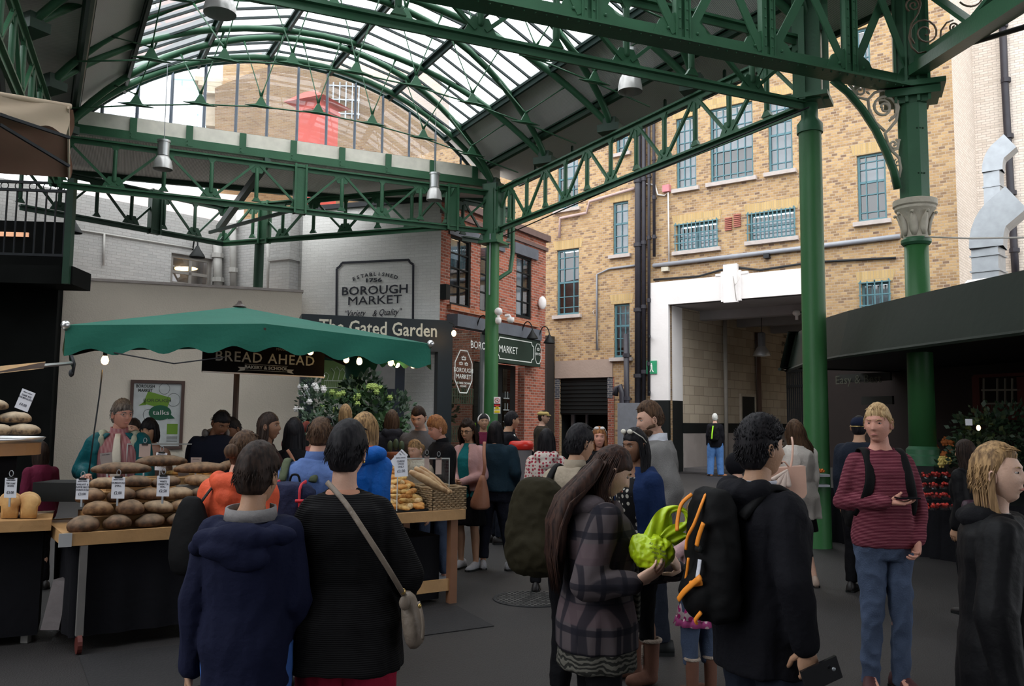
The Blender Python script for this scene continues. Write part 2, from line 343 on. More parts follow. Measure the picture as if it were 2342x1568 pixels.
# white portal surround
mb=MB(); o0,zt=WY.hit(1490,648); o1,_=WY.hit(1868,640); th=.12
def wb(mb,W,a,b_,c,d,o0_,o1_): # box on wall
    P=[W.pt(a,c,o0_),W.pt(b_,c,o0_),W.pt(b_,d,o0_),W.pt(a,d,o0_)]; mb.slab(P,W.n*(o1_-o0_)); return mb
kz=WY.hit(1540,915)[1]
for a,b_,c,d in((o0,pu0,kz,zt),(pu1,o1,kz,zt),(pu0,pu1,pz1,zt)): wb(mb,WY,a,b_,c,d,-.02,th)
k0=WY.hit(1655,700)[0]; k1=WY.hit(1700,700)[0]; km=(k0+k1)/2
wb(mb,WY,k0,k1,pz1-.06,zt+.12,.1,.2); wb(mb,WY,km-.22,km+.22,pz1-.1,zt+.32,.1,.24)
wb(mb,WY,k0-.2,k1+.2,zt,zt+.08,-.02,.14)
for a,sg in((pu0,1),(pu1,-1)): mb.slab([WY.pt(a,kz,-.02),WY.pt(a,pz1,-.02),WY.pt(a,pz1,-.9),WY.pt(a,kz,-.9)],WY.d*-.1*sg)
struct(mb.build('trim_2',M_white),'white painted surround of the tall passage entrance','portal')
mb=MB()
for a,b_ in((o0,pu0),(pu1,o1)): wb(mb,WY,a,b_,0,kz,-.02,th+.01)
for a,sg in((pu0,1),(pu1,-1)): mb.slab([WY.pt(a,0,-.02),WY.pt(a,kz,-.02),WY.pt(a,kz,-.9),WY.pt(a,0,-.9)],WY.d*-.1*sg)
struct(mb.build('trim_3',M_black))
# passage: left wall of stone blocks, right wall, back wall, ceiling
wp0=WY.pt(pu0,0,-.9); WT=Wall((wp0.x,wp0.y),at(1845,960,35).xy-wp0.xy)
def passw(name,off0,z0,z1,m_,push=0):
    mb=MB(); Ln=(at(1845,960,35).xy-wp0.xy).length
    mb.quad(WT.pt(0,z0,push),WT.pt(Ln,z0,push),WT.pt(Ln,z1,push),WT.pt(0,z1,push)); return struct(mb.build(name,m_,uv=WT.d))
passw('wall_passage_left',0,0,6.5,M_tile)
z_a=WT.hit(1600,990)[1]; z_b=WT.hit(1600,967)[1]
mb=MB(); Ln=(at(1845,960,35).xy-wp0.xy).length
wb(mb,WT,0,Ln,z_a,z_b,0,.03); struct(mb.build('trim_4',M_black))
mb=MB(); wb(mb,WT,0,Ln,0,z_a,0,.02); struct(mb.build('trim_5',mat('grey_rendered_base',(.30,.26,.24),.9,0,.15,2),uv=WT.d))
mb=MB(); wb(mb,WT,0,Ln,0,.12,.02,1.1); struct(mb.build('trim_6',mat('kerb_stone',(.11,.10,.10),.8,0,.2,3)),'low pavement kerb along the passage wall','kerb')
ce=MB(); q0=WY.pt(pu0-.2,pz1,-.02); q1=WY.pt(pu1+.2,pz1,-.02); back_=V((.6,.8,0))*14
ce.slab([q0,q1,q1+back_,q0+back_],(0,0,.25)); struct(ce.build('ceiling_passage',mat('grey_painted_soffit',(.34,.32,.32),.8,0,.1,2)))
bm_=MB()
for k_ in(2.2,4.8,7.5): a=WY.pt(pu0,pz1-.15,-k_); b2=WY.pt(pu1,pz1-.15,-k_); bm_.bar(a-WY.d*.5,b2+WY.d*2,.35,.3)
struct(bm_.build('trim_7',MC['grey_painted_soffit']))
mb=MB(); mb.quad(WY.pt(pu1+.1,0,-.9),WY.pt(pu1+.1,6,-.9),WY.pt(pu1+2.5,6,-14),WY.pt(pu1+2.5,0,-14)); struct(mb.build('wall_passage_right',M_tile,uv=V((.6,.8,0))))
mb=MB(); e0=at(1845,960,35); mb.quad(H3(e0,0),H3(e0+V((6,-2,0)),0),H3(e0+V((6,-2,0)),6.5),H3(e0,6.5)); struct(mb.build('wall_passage_back',M_tile,uv=V((.95,-.3,0))))
# dark door in passage wall
u0,z0=WT.hit(1693,906); u1,_=WT.hit(1723,930)
t=sempty('door_1','dark narrow door in the cream block passage wall','door',WT.pt(u0,0))
mb=MB(); wb(mb,WT,u0,u1,0,z0,0,.05); mb.build('door_leaf',M_black,t)
mb=MB(); wb(mb,WT,u0-.08,u0,0,z0+.1,0,.08); wb(mb,WT,u1,u1+.08,0,z0+.1,0,.08); wb(mb,WT,u0,u1,z0,z0+.1,0,.08); mb.build('door_frame',mat('beige_door_frame',(.4,.34,.27),.7),t)
# faded notice lettering on passage wall
u,z=WT.hit(1800,770)
for i,(s_,sz) in enumerate((('NOTICE',.2),('PRIVATE',.28),('NO PARKING',.2),('ENTRANCE',.26),('ONLY',.2))):
    o=text(s_,sz,mat('faded_black_lettering',(.10,.085,.07),.9),WT.pt(u,z-i*.33,.03),WT.d,name='wall_lettering'); tag(o,'faded painted line of lettering high on the passage wall reading '+s_,'lettering')
# hanging lamp and pipe in the passage
p=at(1742,760,29)
t=thing('pendant_lamp','grey industrial pendant lamp hanging inside the white passage entrance','lamp',(p.x,p.y,at(1742,795,29).z))
mb=MB(); mb.tube([at(1742,700,29),at(1742,768,29)],.012,6); mb.build('chain',M_iron,t)
mb=MB(); mb.lathe([(.05,0),(.13,.0),(.13,.45),(.05,.5)],at(1742,792,29),14); mb.build('gear_housing',mat('dull_grey_housing',(.12,.12,.13),.6),t)
mb=MB(); mb.lathe([(.30,-.32),(.27,-.22),(.14,0)],at(1742,792,29),20,False); mb.build('lamp_shade',M_alu,t,smooth=True)
def pipe(W,pts,r,label,m_=None,off=.12,name='drainpipe',cat='pipe',collars=0,group=None):
    P=[]
    for px,py in pts: u,z=W.hit(px,py); P.append(W.pt(u,max(0,z),off))
    mb=MB(); mb.tube(P,r,8); 
    t=thing(name,label,cat,H3(P[-1],P[-1].z),group); mb.build('pipe',m_ or M_pipe,t,smooth=True)
    if collars:
        zz=abs(P[0].z-P[-1].z)
        for k in range(collars):
            f=(k+.5)/collars; c=P[0].lerp(P[-1],f); c2=MB(); c2.tube([c-V((0,0,.06)),c+V((0,0,.06))],r*1.35,8); c2.bar(c-W.n*off,c,.05,.05); c2.build('collar',m_ or M_pipe,t)
    return t
pipe(WT,[(1727,760),(1733,1000)],.09,'rusty pipe down the passage wall beside the dark door',mat('rusty_pipe',(.12,.07,.05),.8),.1)
pipe(WT,[(1652,700),(1656,1070)],.07,'grey pipe at the bend of the passage wall',mat('grey_pipe',(.30,.27,.24),.8),.1)
for i,(a,lab,r) in enumerate(((1464,'leftmost black drainpipe of the bundle beside the white entrance',.11),(1477,'second black drainpipe from the left in the bundle',.07),(1489,'thin black drainpipe in the middle of the bundle',.05),(1499,'black waste pipe nearest the window group, ending above the conduit',.05))):
    yb=(935,925,905,588)[i]
    pipe(WY,[(a,60),(a+ (0 if i<3 else 2),yb)],r,lab,collars=6,off=.14)
pipe(WY,[(1442,765),(1446,1060)],.09,'free-standing black vent pipe rising beside the service doorway',collars=3,off=.3)
pipe(WY,[(1419,905),(1422,888),(1430,884),(1435,900),(1438,1060)],.1,'black pipe with a hooked top beside the service doorway',off=.35)
pipe(WY,[(1367,800),(1367,628),(1395,615),(1457,607)],.035,'pale grey conduit stepping down left of the drainpipes',M_grey,.05,'conduit','conduit')
pipe(WY,[(1497,608),(1850,567),(2060,541)],.07,'long grey cable conduit running across the yellow facade',M_grey,.08,'conduit','conduit')
pipe(WY,[(1497,640),(1600,632),(1650,618),(1690,612),(1740,618),(1860,600),(2050,590)],.035,'black cable clipped over the white entrance',M_iron,.06,'cable','cable')
pipe(WY,[(1283,545),(1285,500),(1345,488),(1352,462),(1400,448),(1455,432)],.05,'pinkish lagged pipe zigzagging across the facade behind the truss',mat('pink_lagging',(.50,.36,.33),.8),.1,'conduit','conduit')
pipe(WY,[(1480,421),(1500,424),(1506,446),(1522,448),(1530,441),(1532,600)],.03,'looped white cable by the small alarm box',mat('white_cable',(.65,.6,.55),.7),.06,'cable','cable')
pipe(WY,[(1362,722),(1358,712),(1366,705),(1370,800)],.012,'coiled loose white cable end on the facade',MC['white_cable'],.06,'cable','cable')
pipe(WY,[(1690,612),(1700,640),(1690,655),(1685,635),(1693,690)],.012,'loose coil of pale cable hanging on the white portal',MC['white_cable'],.3,'cable','cable')
def wbox(W,x0,y0,x1,y1,dep,name,label,cat,m_,off=0):
    ua,za=W.hit(x0,y1); ub,zb=W.hit(x1,y0); o=MB(); wb(o,W,min(ua,ub),max(ua,ub),min(za,zb),max(za,zb),off,off+dep); return tag(o.build(name,m_),label,cat)
t=wbox(WY,1519,423,1534,441,.14,'alarm_box','small red and white alarm box on the yellow facade','alarm box',mat('red_white_plastic',(.55,.2,.22),.5))
wbox(WY,1517,611,1532,622,.15,'junction_box','small cream junction box beneath the long conduit','box',M_cream)
wbox(WY,1750,580,1762,592,.15,'junction_box','small grey box hanging under the long conduit','box',M_iron)
for x,l in((1659,'left terracotta louvred air vent on the yellow facade'),(1679,'right terracotta louvred air vent on the yellow facade')):
    u,z=WY.hit(x,512 if x<1670 else 504); t=thing('air_vent',l,'vent',WY.pt(u+.1,z-.2,.02))
    for k in range(7): o=MB(); o.bar(WY.pt(u,z-.2+k*.06,.03),WY.pt(u+.22,z-.2+k*.06,.03),.05,.035); o.build('louvre',mat('terracotta',(.38,.13,.10),.8),t)
# service doorway
mb=MB(); l0,lz=WY.hit(1271,865); l1,_=WY.hit(1402,865); lz2=WY.hit(1271,826)[1]
wb(mb,WY,l0,l1,dz1,lz2,0,.06); struct(mb.build('trim_8',mat('stone_lintel',(.36,.27,.22),.85,0,.1,2,.3,14)),'pinkish stone lintel over the dark service doorway','lintel')
mb=MB()
for a,b_ in((l0,du0),(du1,l1+.05)): wb(mb,WY,a,b_,0,dz1,0,.03)
struct(mb.build('trim_9',M_rbrick,uv=WY.d))
mb=MB()
for a,b_ in((l0,du0),(du1,l1)): wb(mb,WY,a-.01,b_+.01,dz1-.7,dz1,0,.04)
struct(mb.build('trim_10',brick('blue_engineering_brick',[(.05,.055,.07),(.09,.09,.11)],(.3,.28,.25)),uv=WY.d))
t=sempty('door_2','dark roller-shuttered service doorway under the stone lintel','door',WY.pt(du0,0))
mb=MB(); wb(mb,WY,du0,du1,dz1-1.25,dz1,-.12,-.06)
for k in range(9): z=dz1-1.2+k*.135; wb(mb,WY,du0,du1,z,z+.02,-.06,-.03)
mb.build('roller_shutter',M_black,t)
mb=MB(); wb(mb,WY,du0-.05,du1+.05,0,dz1+.05,-1.6,-1.5); wb(mb,WY,du0-.06,du0-.01,0,dz1+.05,-1.6,-.15); wb(mb,WY,du1+.01,du1+.06,0,dz1+.05,-1.6,-.15); wb(mb,WY,du0-.05,du1+.05,dz1+.01,dz1+.06,-1.6,-.15); mb.build('dark_recess',M_black,t)
mb=MB(); wb(mb,WY,du0+.15,du0+.27,0,dz1-1.25,-.6,-.5); wb(mb,WY,du0+.75,du0+.8,0,dz1-1.25,-.6,-.5); mb.build('inner_post',M_grey,t)
wbox(WY,1437,922,1485,1060,.5,'utility_cabinet','grey utility cabinet at the foot of the black drainpipes','cabinet',mat('grey_cabinet',(.16,.17,.19),.6),.2)
u,z=WY.hit(1705,848)
# exit sign on portal jamb
u0,z0=WY.hit(1488,855); u1,z1=WY.hit(1503,832)
t=thing('exit_sign','small green running-man exit sign on the white portal jamb','sign',WY.pt(u0,z0,.12))
mb=MB(); wb(mb,WY,u0-.06,u1+.06,z0,z1+.1,.13,.16); mb.build('sign_plate',mat('exit_green',(.03,.30,.14),.5),t)
mb=MB(); c=WY.pt((u0+u1)/2,(z0+z1)/2,.17); mb.cap(c+V((0,0,.1)),c+V((.01,0,-.01)),.03,.025); mb.cap(c,c+WY.d*.06-V((0,0,.1)),.015,.015); mb.cap(c,c-WY.d*.05-V((0,0,.1)),.015,.015); mb.ell(c+V((0,0,.15)),(.022,.022,.022)); mb.build('running_figure',M_white,t)
# cctv on portal
c=at(1822,715,26.5)
t=thing('security_camera','white dome security camera on a bracket at the portal edge','camera',c)
mb=MB(); mb.bar(c,c+WY.d*.5+V((0,0,.03)),.05,.05); mb.build('bracket',M_iron,t); mb=MB(); mb.ell(c,(.13,.13,.10)); mb.tube([c,c-V((0,0,.22))],.05); mb.build('dome',M_white,t,smooth=True)
# gate at the right jamb
t=thing('iron_gate','tall black barred iron gate folded open at the right of the passage','gate',at(1820,1060,29))
mb=MB(); ga=at(1800,850,28.5); gb=at(1847,850,27.2); gz=ga.z
for i in range(11):
    f=i/10; p=ga.lerp(gb,f); mb.bar(H3(p,0),H3(p,gz),.045,.045)
mb.build('bars',M_iron,t); mb=MB()
for z in(.1,1.2,gz-.5,gz): mb.bar(H3(ga,z),H3(gb,z),.07,.09)
mb.build('rails',M_iron,t)
# two warning signs on the black plinth right of the portal
def warn(c,xd,s,label,kind,up=(0,0,1)):
    xd=V(xd).normalized(); n=xd.cross(V((0,0,1)))
    if n.y>0: n=-n
    t=thing('warning_sign',label,'sign',c); mb=MB(); mb.slab([c-xd*s*.5-V((0,0,s*.75)),c+xd*s*.5-V((0,0,s*.75)),c+xd*s*.5+V((0,0,s*.75)),c-xd*s*.5+V((0,0,s*.75))],n*.01); mb.build('plate',M_white,t)
    c=c+n*.014
    red=mat('sign_red',(.55,.03,.03),.5); yel=mat('sign_yellow',(.75,.55,.02),.5)
    if kind=='y':
        mb=MB(); mb.slab([c+xd*-.42*s+V((0,0,-.1*s)),c+xd*.42*s+V((0,0,-.1*s)),c+V((0,0,.6*s))],n*.004); mb.build('yellow_triangle',yel,t)
        mb=MB(); mb.bar(c+V((0,0,.3*s))+n*.005,c+n*.005,.06*s,.01); mb.build('hazard_symbol',M_black,t)
        mb=MB(); mb.bar(c-xd*.4*s-V((0,0,.45*s)),c+xd*.4*s-V((0,0,.45*s)),.01,.35*s); mb.build('yellow_band',yel,t)
    else:
        mb=MB(); pts=[c+V((0,0,.25*s))+xd*math.cos(a)*.34*s+V((0,0,math.sin(a)*.34*s)) for a in [math.pi*2*i/16 for i in range(17)]]; mb.tube(pts,.035*s,6)
        mb.tube([c+V((0,0,.25*s))+xd*.25*s-V((0,0,.22*s)),c+V((0,0,.25*s))-xd*.25*s+V((0,0,.22*s))],.03*s,6); mb.build('prohibition_ring',red,t)
        mb=MB(); mb.tube([c+V((0,0,.35*s)),c+V((0,0,.15*s))+xd*.1*s],.05*s,6); mb.build('symbol',M_black,t)
        mb=MB(); mb.bar(c-xd*.4*s-V((0,0,.5*s)),c+xd*.4*s-V((0,0,.5*s)),.01,.28*s); mb.build('red_band',red,t)
    return t
for (x,y,k,l) in((1859,936,'y','yellow and white hazard sign on the black plinth beside the round column'),(1860,957,'r','upper red prohibition sign on the black plinth beside the round column'),(1861,983,'r','lower red prohibition sign on the black plinth beside the round column')):
    u,z=WY.hit(x-3,y); warn(WY.pt(u,z,.16),WY.d,.17,l,k)
# small bracket things on the jamb
for y,l in((771,'upper short black bracket on the white jamb'),(897,'lower short black bracket on the white jamb')):
    u,z=WY.hit(1490,y); o=MB(); o.bar(WY.pt(u,z,.12),WY.pt(u+.12,z,.35),.06,.07); tag(o.build('wall_bracket',M_iron),l,'bracket')
# ---- glazed white brick building at the right
A=WY.pt(ur,0); B=at(2256,960,24.2); WG1=Wall(A,(B-A)); WG2=Wall(B,(.80,-.60))
mb=MB(); L1=(B.xy-A.xy).length; mb.quad(WG1.pt(0,0),WG1.pt(L1,0),WG1.pt(L1,20),WG1.pt(0,20)); struct(mb.build('wall_white_glazed_return',M_gbrick,uv=WG1.d),'side return of the cream glazed brick building','wall')
mb=MB(); mb.quad(WG2.pt(0,0),WG2.pt(12,0),WG2.pt(12,20),WG2.pt(0,20)); struct(mb.build('wall_white_glazed',M_gbrick,uv=WG2.d),'cream glazed brick building at the far right','wall')
pipe(WG2,[(2292,0),(2300,200),(2320,560),(2325,640)],.1,'black rainwater pipe on the cream glazed brick wall',M_pipe,.14,collars=5)
def duct(x,ytop,yel,ybot,w_,Y,label):
    # square metal duct: vertical shaft, elbow, open mouth facing right
    t=thing('ventilation_duct',label,'duct',at(x,ybot,Y)); s=w_*Y/FPX; c=at(x,yel,Y); b=at(x+ (ybot-yel)*.03,ybot,Y)
    mb=MB(); mb.bar(b,c,s,s,(1,-1,0)); mb.build('shaft',M_steel,t)
    mb=MB(); xd=V((.8,-.6,0)); yd=V((.6,.8,0)); R=[]
    for k in range(6):
        a=math.radians(k*11); ctr=c+xd*(s*.9)*(1-math.cos(a))+V((0,0,s*1.3*math.sin(a)*1.2)); nx=xd*math.cos(a)-V((0,0,math.sin(a))); R.append([ctr-nx*s*.62-yd*s*.62,ctr+nx*s*.62-yd*s*.62,ctr+nx*s*.62+yd*s*.62,ctr-nx*s*.62+yd*s*.62])
    mb.loft(R,False); e=R[-1]; dirn=(xd*.75+V((0,0,.62))); 
    mb.loft([e,[p+dirn*s*1.0 for p in e]],False); mb.build('elbow',M_steel,t)
    mb=MB(); q=[p+dirn*s*.9 for p in e]; mb.add(q,[(0,1,2,3)]); mb.build('dark_mouth',M_black,t)
    for f in(.25,.75): o=MB(); o.bar(b.lerp(c,f)-V((0,0,.02)),b.lerp(c,f)+V((0,0,.02)),s*1.12,s*1.12,(1,-1,0)); o.build('flange',M_steel,t)
duct(2272,330,395,530,34,21.0,'upper silver ventilation duct with an elbow, on the cream wall')
duct(2260,530,570,640,56,20.0,'lower wide silver ventilation duct above the green canopy')
mb=MB(); c=at(2247,650,20); mb.lathe([(.9,-.5),(.35,.1)],c,4); tag(mb.build('duct_hood',M_white),'white flared hood below the lower silver duct','hood')
# ---- red brick shop building
hr=[]
wr=dict(sill=False,fw=.06,bw=.035,dep=.09)
hr.append(window(WR,(1028,535,697,1077),[.52],[.28,.55,.78],M_black,'first tall black-framed window of the red brick shop, nearest the white wall',back=(.72,1),**wr))
hr.append(window(WR,(1097,548,714,1138),[.5],[.28,.55,.78],M_black,'middle black-framed window of the red brick shop with a tilted pane',**wr))
hr.append(window(WR,(1180,580,724,1216),[.5],[.25,.5,.75],M_black,'last black-framed window of the red brick shop, right of the green post',back=(.0,1),**wr))
Lr=5.35; Zp=6.9
_,sz=WR.hit(1030,722)
mb=MB(); wallgrid(mb,WR,0,Lr,0,Zp,hr+[(.35,4.15,0,3.95)],.22)
mb.quad(WR.pt(Lr,0),WR.pt(Lr,Zp),WR.pt(Lr,Zp,-4),WR.pt(Lr,0,-4))
struct(mb.build('wall_red_brick',M_rbrick,uv=WR.d),'red brick market shop facade on the corner','wall')
mb=MB(); wb(mb,WR,-.05,Lr+.1,Zp-.02,Zp+.16,-.3,.12); wb(mb,WR,-.03,Lr+.05,Zp-.3,Zp-.2,-.02,.06); struct(mb.build('trim_11',mat('dark_brick_coping',(.14,.09,.08),.8)),'dark coping along the red shop parapet','coping')
mb=MB(); wb(mb,WR,hr[0][0]-.1,hr[2][1]+.3,hr[0][2]-.13,hr[0][2],0,.12); struct(mb.build('trim_12',M_obrick,uv=WR.d))
mb=MB(); wb(mb,WR,hr[2][0]-.2,hr[2][1]+.25,hr[2][3],hr[2][3]+.3,0,.08); wb(mb,WR,hr[0][0]-.1,hr[1][1]+.3,hr[0][3],hr[0][3]+.25,0,.05); struct(mb.build('trim_13',M_lead))
# shopfront
mb=MB(); wb(mb,WR,.3,4.55,3.85,4.15,0,.32); struct(mb.build('trim_14',M_lead),'grey lead-covered ledge above the shop sign','ledge')
us0=WR.hit(1107,800)[0]; us1=4.55; zf0,zf1=3.1,3.85
t=thing('shop_sign','dark green shop fascia with white framed MARKET lettering and small crest','sign',WR.pt(us0,zf0,.25))
mb=MB(); wb(mb,WR,us0,us1,zf0,zf1,.05,.28); mb.build('fascia_board',mat('shop_dark_green',(.012,.028,.018),.5),t)
lw=mat('white_lettering',(.70,.72,.68),.6)
um=WR.hit(1172,785)
text('BOROUGH MARKET',.27,lw,WR.pt(WR.hit(1125,785)[0]-.30,3.45,.29),WR.d,parent=t,sx=.95)
def outline(mb,W,ua,ub,za,zb,off,th,ch):
    pts=[(ua+ch,za),(ub-ch,za),(ub-ch,za+ch*.5),(ub-ch*.5,za+ch),(ub,za+ch),(ub,zb-ch),(ub-ch*.5,zb-ch),(ub-ch,zb-ch*.5),(ub-ch,zb),(ua+ch,zb),(ua+ch,zb-ch*.5),(ua+ch*.5,zb-ch),(ua,zb-ch),(ua,za+ch),(ua+ch*.5,za+ch),(ua+ch,za+ch*.5)]
    for i in range(len(pts)): a=pts[i];b=pts[(i+1)%len(pts)]; mb.bar(W.pt(*a,off),W.pt(*b,off),th,.004,W.n)
mb=MB(); outline(mb,WR,us0+.2,WR.hit(1200,785)[0],3.2,3.76,.285,.025,.1); mb.build('sign_border',lw,t)
uc=WR.hit(1211,787)[0]; mb=MB()
oc=[(uc+.2*math.cos(a),3.47+.3*math.sin(a)) for a in [math.pi/8+math.pi/4*i for i in range(9)]]
for a,b_ in zip(oc,oc[1:]): mb.bar(WR.pt(*a,.285),WR.pt(*b_,.285),.02,.004,WR.n)
def crown(mb,W,u,z,s,off):
    P=[(-1,0),(-1.1,1),(-.5,.5),(0,1.2),(.5,.5),(1.1,1),(1,0)]; P=[W.pt(u+a*s,z+b*s,off) for a,b in P]
    for p,q in zip(P,P[1:]+P[:1]): mb.bar(p,q,s*.3,.004,W.n)
crown(mb,WR,uc,3.57,.06,.285); crown(mb,WR,uc-.08,3.44,.05,.285); crown(mb,WR,uc+.08,3.44,.05,.285); mb.build('crest',lw,t)
# glazed bay and doors of the shop
g0=.35; g1=WR.hit(1105,860)[0]
t=sempty('window_20','large shop window with white octagon emblem and plants behind','window',WR.pt(g0,0))
mb=MB(); mb.quad(WR.pt(g0,.5,-.05),WR.pt(g1,.5,-.05),WR.pt(g1,3.85,-.05),WR.pt(g0,3.85,-.05)); mb.build('pane',M_dglass,t)
mb=MB()
for u in(g0,g1): mb.bar(WR.pt(u,0,-.03),WR.pt(u,3.85,-.03),.09,.1,WR.n)
mb.bar(WR.pt(g0,.45,-.03),WR.pt(g1,.45,-.03),.1,.12); mb.build('window_frame',M_steel,t)
mb=MB(); cu,cz=(g0+g1)/2,WR.hit(1068,850)[1]; R_=.52; oc=[(cu-.05+R_*.8*math.cos(a),cz+R_*1.1*math.sin(a)) for a in [math.pi/8+math.pi/4*i for i in range(9)]]
for a,b_ in zip(oc,oc[1:]): mb.bar(WR.pt(*a,-.03),WR.pt(*b_,-.03),.03,.006,WR.n)
crown(mb,WR,cu-.05,cz+.3,.08,-.03); crown(mb,WR,cu-.17,cz+.17,.06,-.03); crown(mb,WR,cu+.07,cz+.17,.06,-.03); mb.build('emblem_outline',lw,t)
text('BOROUGH',.16,lw,WR.pt(cu-.05,cz+.03,-.03),WR.d,parent=t,sx=1.1); text('MARKET',.16,lw,WR.pt(cu-.05,cz-.13,-.03),WR.d,parent=t,sx=1.1); text('15 THREE CROWN\nSQUARE',.075,lw,WR.pt(cu-.05,cz-.33,-.03),WR.d,parent=t)
mb=MB(); mb.quad(WR.pt(g0,0,-1.6),WR.pt(g1+.3,0,-1.6),WR.pt(g1+.3,4,-1.6),WR.pt(g0,4,-1.6)); mb.build('dark_interior',M_black,t)
mb=MB()
for z in(1.05,2.0):
    for k in range(15): u=g0+.1+(g1-g0-.2)*k/14; mb.bar(WR.pt(u,z,-.25),WR.pt(u,z+.38,-.25),.035,.02,WR.n)
    for zz in(z,z+.19,z+.38): mb.bar(WR.pt(g0+.05,zz,-.26),WR.pt(g1-.05,zz,-.26),.02,.02)
mb.build('wicker_trellis',mat('pale_trellis',(.42,.46,.34),.8),t)
t=sempty('door_3','dark green glazed shop doors behind the central green column','door',WR.pt(g1+.1,0))
mb=MB(); wb(mb,WR,g1+.05,4.15,0,3.12,-.35,-.3); mb.build('door_leaf',M_black,t)
mb=MB(); dd0=WR.hit(1170,900)[0]; dd1=WR.hit(1187,900)[0]; wb(mb,WR,dd0,dd1,.5,2.2,-.3,-.29); wb(mb,WR,dd0,dd1,2.35,3.0,-.3,-.29); mb.build('pane',M_dglass,t)
mb=MB()
for k in range(5): z=.9+k*.32; wb(mb,WR,dd0+.05,dd1-.05,z,z+.03,-.29,-.28); wb(mb,WR,dd0+.12,dd0+.14,z,z+.2,-.29,-.28); wb(mb,WR,dd1-.14,dd1-.12,z,z+.2,-.29,-.28)
mb.build('etched_pattern',mat('etched_grey',(.3,.33,.33),.6),t)
mb=MB(); wb(mb,WR,g1+.05,dd0-.3,.4,3.0,-.31,-.28); mb.build('side_panel',mat('shop_dark_green',()),t) if False else None
mb=MB(); a=WR.pt(dd0-.25,1.0,-.28); mb.tube([a,a+WR.n*.08,a+WR.n*.08+V((0,0,.5)),a+V((0,0,.5))],.02); mb.build('door_handle',M_steel,t)
# gooseneck lamps
def gooseneck(c,n,label,s=1.0):
    t=thing('gooseneck_lamp',label,'lamp',c); c=V(c); n=V(n)
    mb=MB(); P=[c]+[c+n*s*(.02+.26*(1-math.cos(a))/2*1.2)+V((0,0,s*.28*math.sin(a))) for a in [math.pi*i/8*1.05 for i in range(1,9)]]; mb.tube(P,.016*s,6); mb.build('curved_arm',M_black,t,smooth=True)
    e=P[-1]; mb=MB(); mb.lathe([(.03*s,.08*s),(.05*s,.03*s),(.15*s,-.12*s),(.16*s,-.16*s)],e,16,False); mb.build('lamp_shade',M_black,t,smooth=True); return t
for x,y,l in((1068,748,'first gooseneck lamp over the shop window'),(1172,760,'gooseneck lamp right of the green column'),(1212,770,'last gooseneck lamp over the shop sign')):
    u,z=WR.hit(x,y); gooseneck(WR.pt(u,z,.3),WR.n,l,1.0)
wbox(WR,1006,652,1015,684,.18,'wall_speaker','black oblong speaker on the red brick corner','speaker',M_black)
u,z=WR.hit(1232,693); o=MB(); o.ell(WR.pt(u,z,.12),(.12,.08,.2)); tag(o.build('alarm_box',M_white,smooth=True),'white shield-shaped burglar alarm box at the end of the red facade','alarm box')
# plain dark box for the side door niche right of red pillar
uu=WR.pt(Lr,0)
mb=MB(); a=WY.pt(WY.hit(1242,900)[0],0,.4); 
wb(mb,WY,WY.hit(1244,900)[0],WY.hit(1268,900)[0],0,WY.hit(1255,770)[1],0,.45); struct(mb.build('wall_dark_alcove',mat('dark_niche_panel',(.03,.024,.02),.8)),'dark panelled recess between the red shop and yellow facade','wall')
# ---- white painted brick wall with market emblem
ul=WW.hit(690,600)[0]
mb=MB(); wallgrid(mb,WW,0,ul,0,6.9,[],.3); struct(mb.build('wall_white_brick',M_wbrick,uv=WW.d),'white painted brick side wall carrying the market emblem','wall')
mb=MB(); wb(mb,WW,-.05,ul+.1,6.9,7.02,-.3,.08); struct(mb.build('trim_15',M_iron))
# emblem painted
t=thing('painted_emblem','black painted market emblem with lettering on the white wall','sign',WW.pt(WW.hit(860,700)[0],3.6,.01))
bl=mat('emblem_black',(.03,.03,.04),.7)
D=-WW.d
def wp(px,py,o=.02): u,z=WW.hit(px,py); return WW.pt(u,z,o)
mb=MB()
BP=[(770,760),(771,614),(776,611),(781,605),(783,601),(936,594),(938,600),(943,603),(946,605),(945,760)]
P=[wp(*p) for p in BP]
for a,b_ in zip(P,P[1:]): mb.bar(a,b_,.055,.01,WW.n)
P=[wp(x+(4 if x<860 else -4),y+(4 if y<700 else 0)) for x,y in BP]
mb.build('border',bl,t)
def ptext(body,px,py,hpx,wpx,bold=.0):
    c=wp(px,py,.015); z=WW.hit(px,py-hpx/2)[1]-WW.hit(px,py+hpx/2)[1]
    o=text(body,z*1.38,bl,c,D,parent=t,bold=bold); xs=[v.co.dot(D) for v in o.data.vertices]; w0=max(xs)-min(xs); w1=abs(WW.hit(px+wpx/2,py)[0]-WW.hit(px-wpx/2,py)[0]); f=w1/w0; cx=(max(xs)+min(xs))/2
    for v in o.data.vertices: k=v.co.dot(D); v.co+=D*((k-cx)*(f-1))
ptext('BOROUGH',857,664,20,150,.003); ptext('MARKET',857,687,20,122,0); ptext('1756',855,641,9,36,.004)
for i,ch in enumerate('ESTABLISHED'):
    f=(i-5)/5; px=858+f*48; py=628+f*f*9-1-f*2; a=-f*.35
    u_=V((0,0,1))*math.cos(a)+D*(-math.sin(a)); u_=(V((0,0,1))*math.cos(a)-D*math.sin(a)); xd=D*math.cos(a)+V((0,0,1))*math.sin(a)
    text(ch,.125,bl,wp(px,py,.015),xd,u_,parent=t,name='curved_letter',sx=1.2,bold=.002)
for s_,x in(('\u201cVariety',812),('&',858),('Quality\u201d',893)):
    text(s_,.24,bl,wp(x,717 if x<850 else (717 if x<880 else 714),.015),D+V((0,0,.0)),V((0,0,1))+D*.3,parent=t,name='script_lettering',sx=.75)
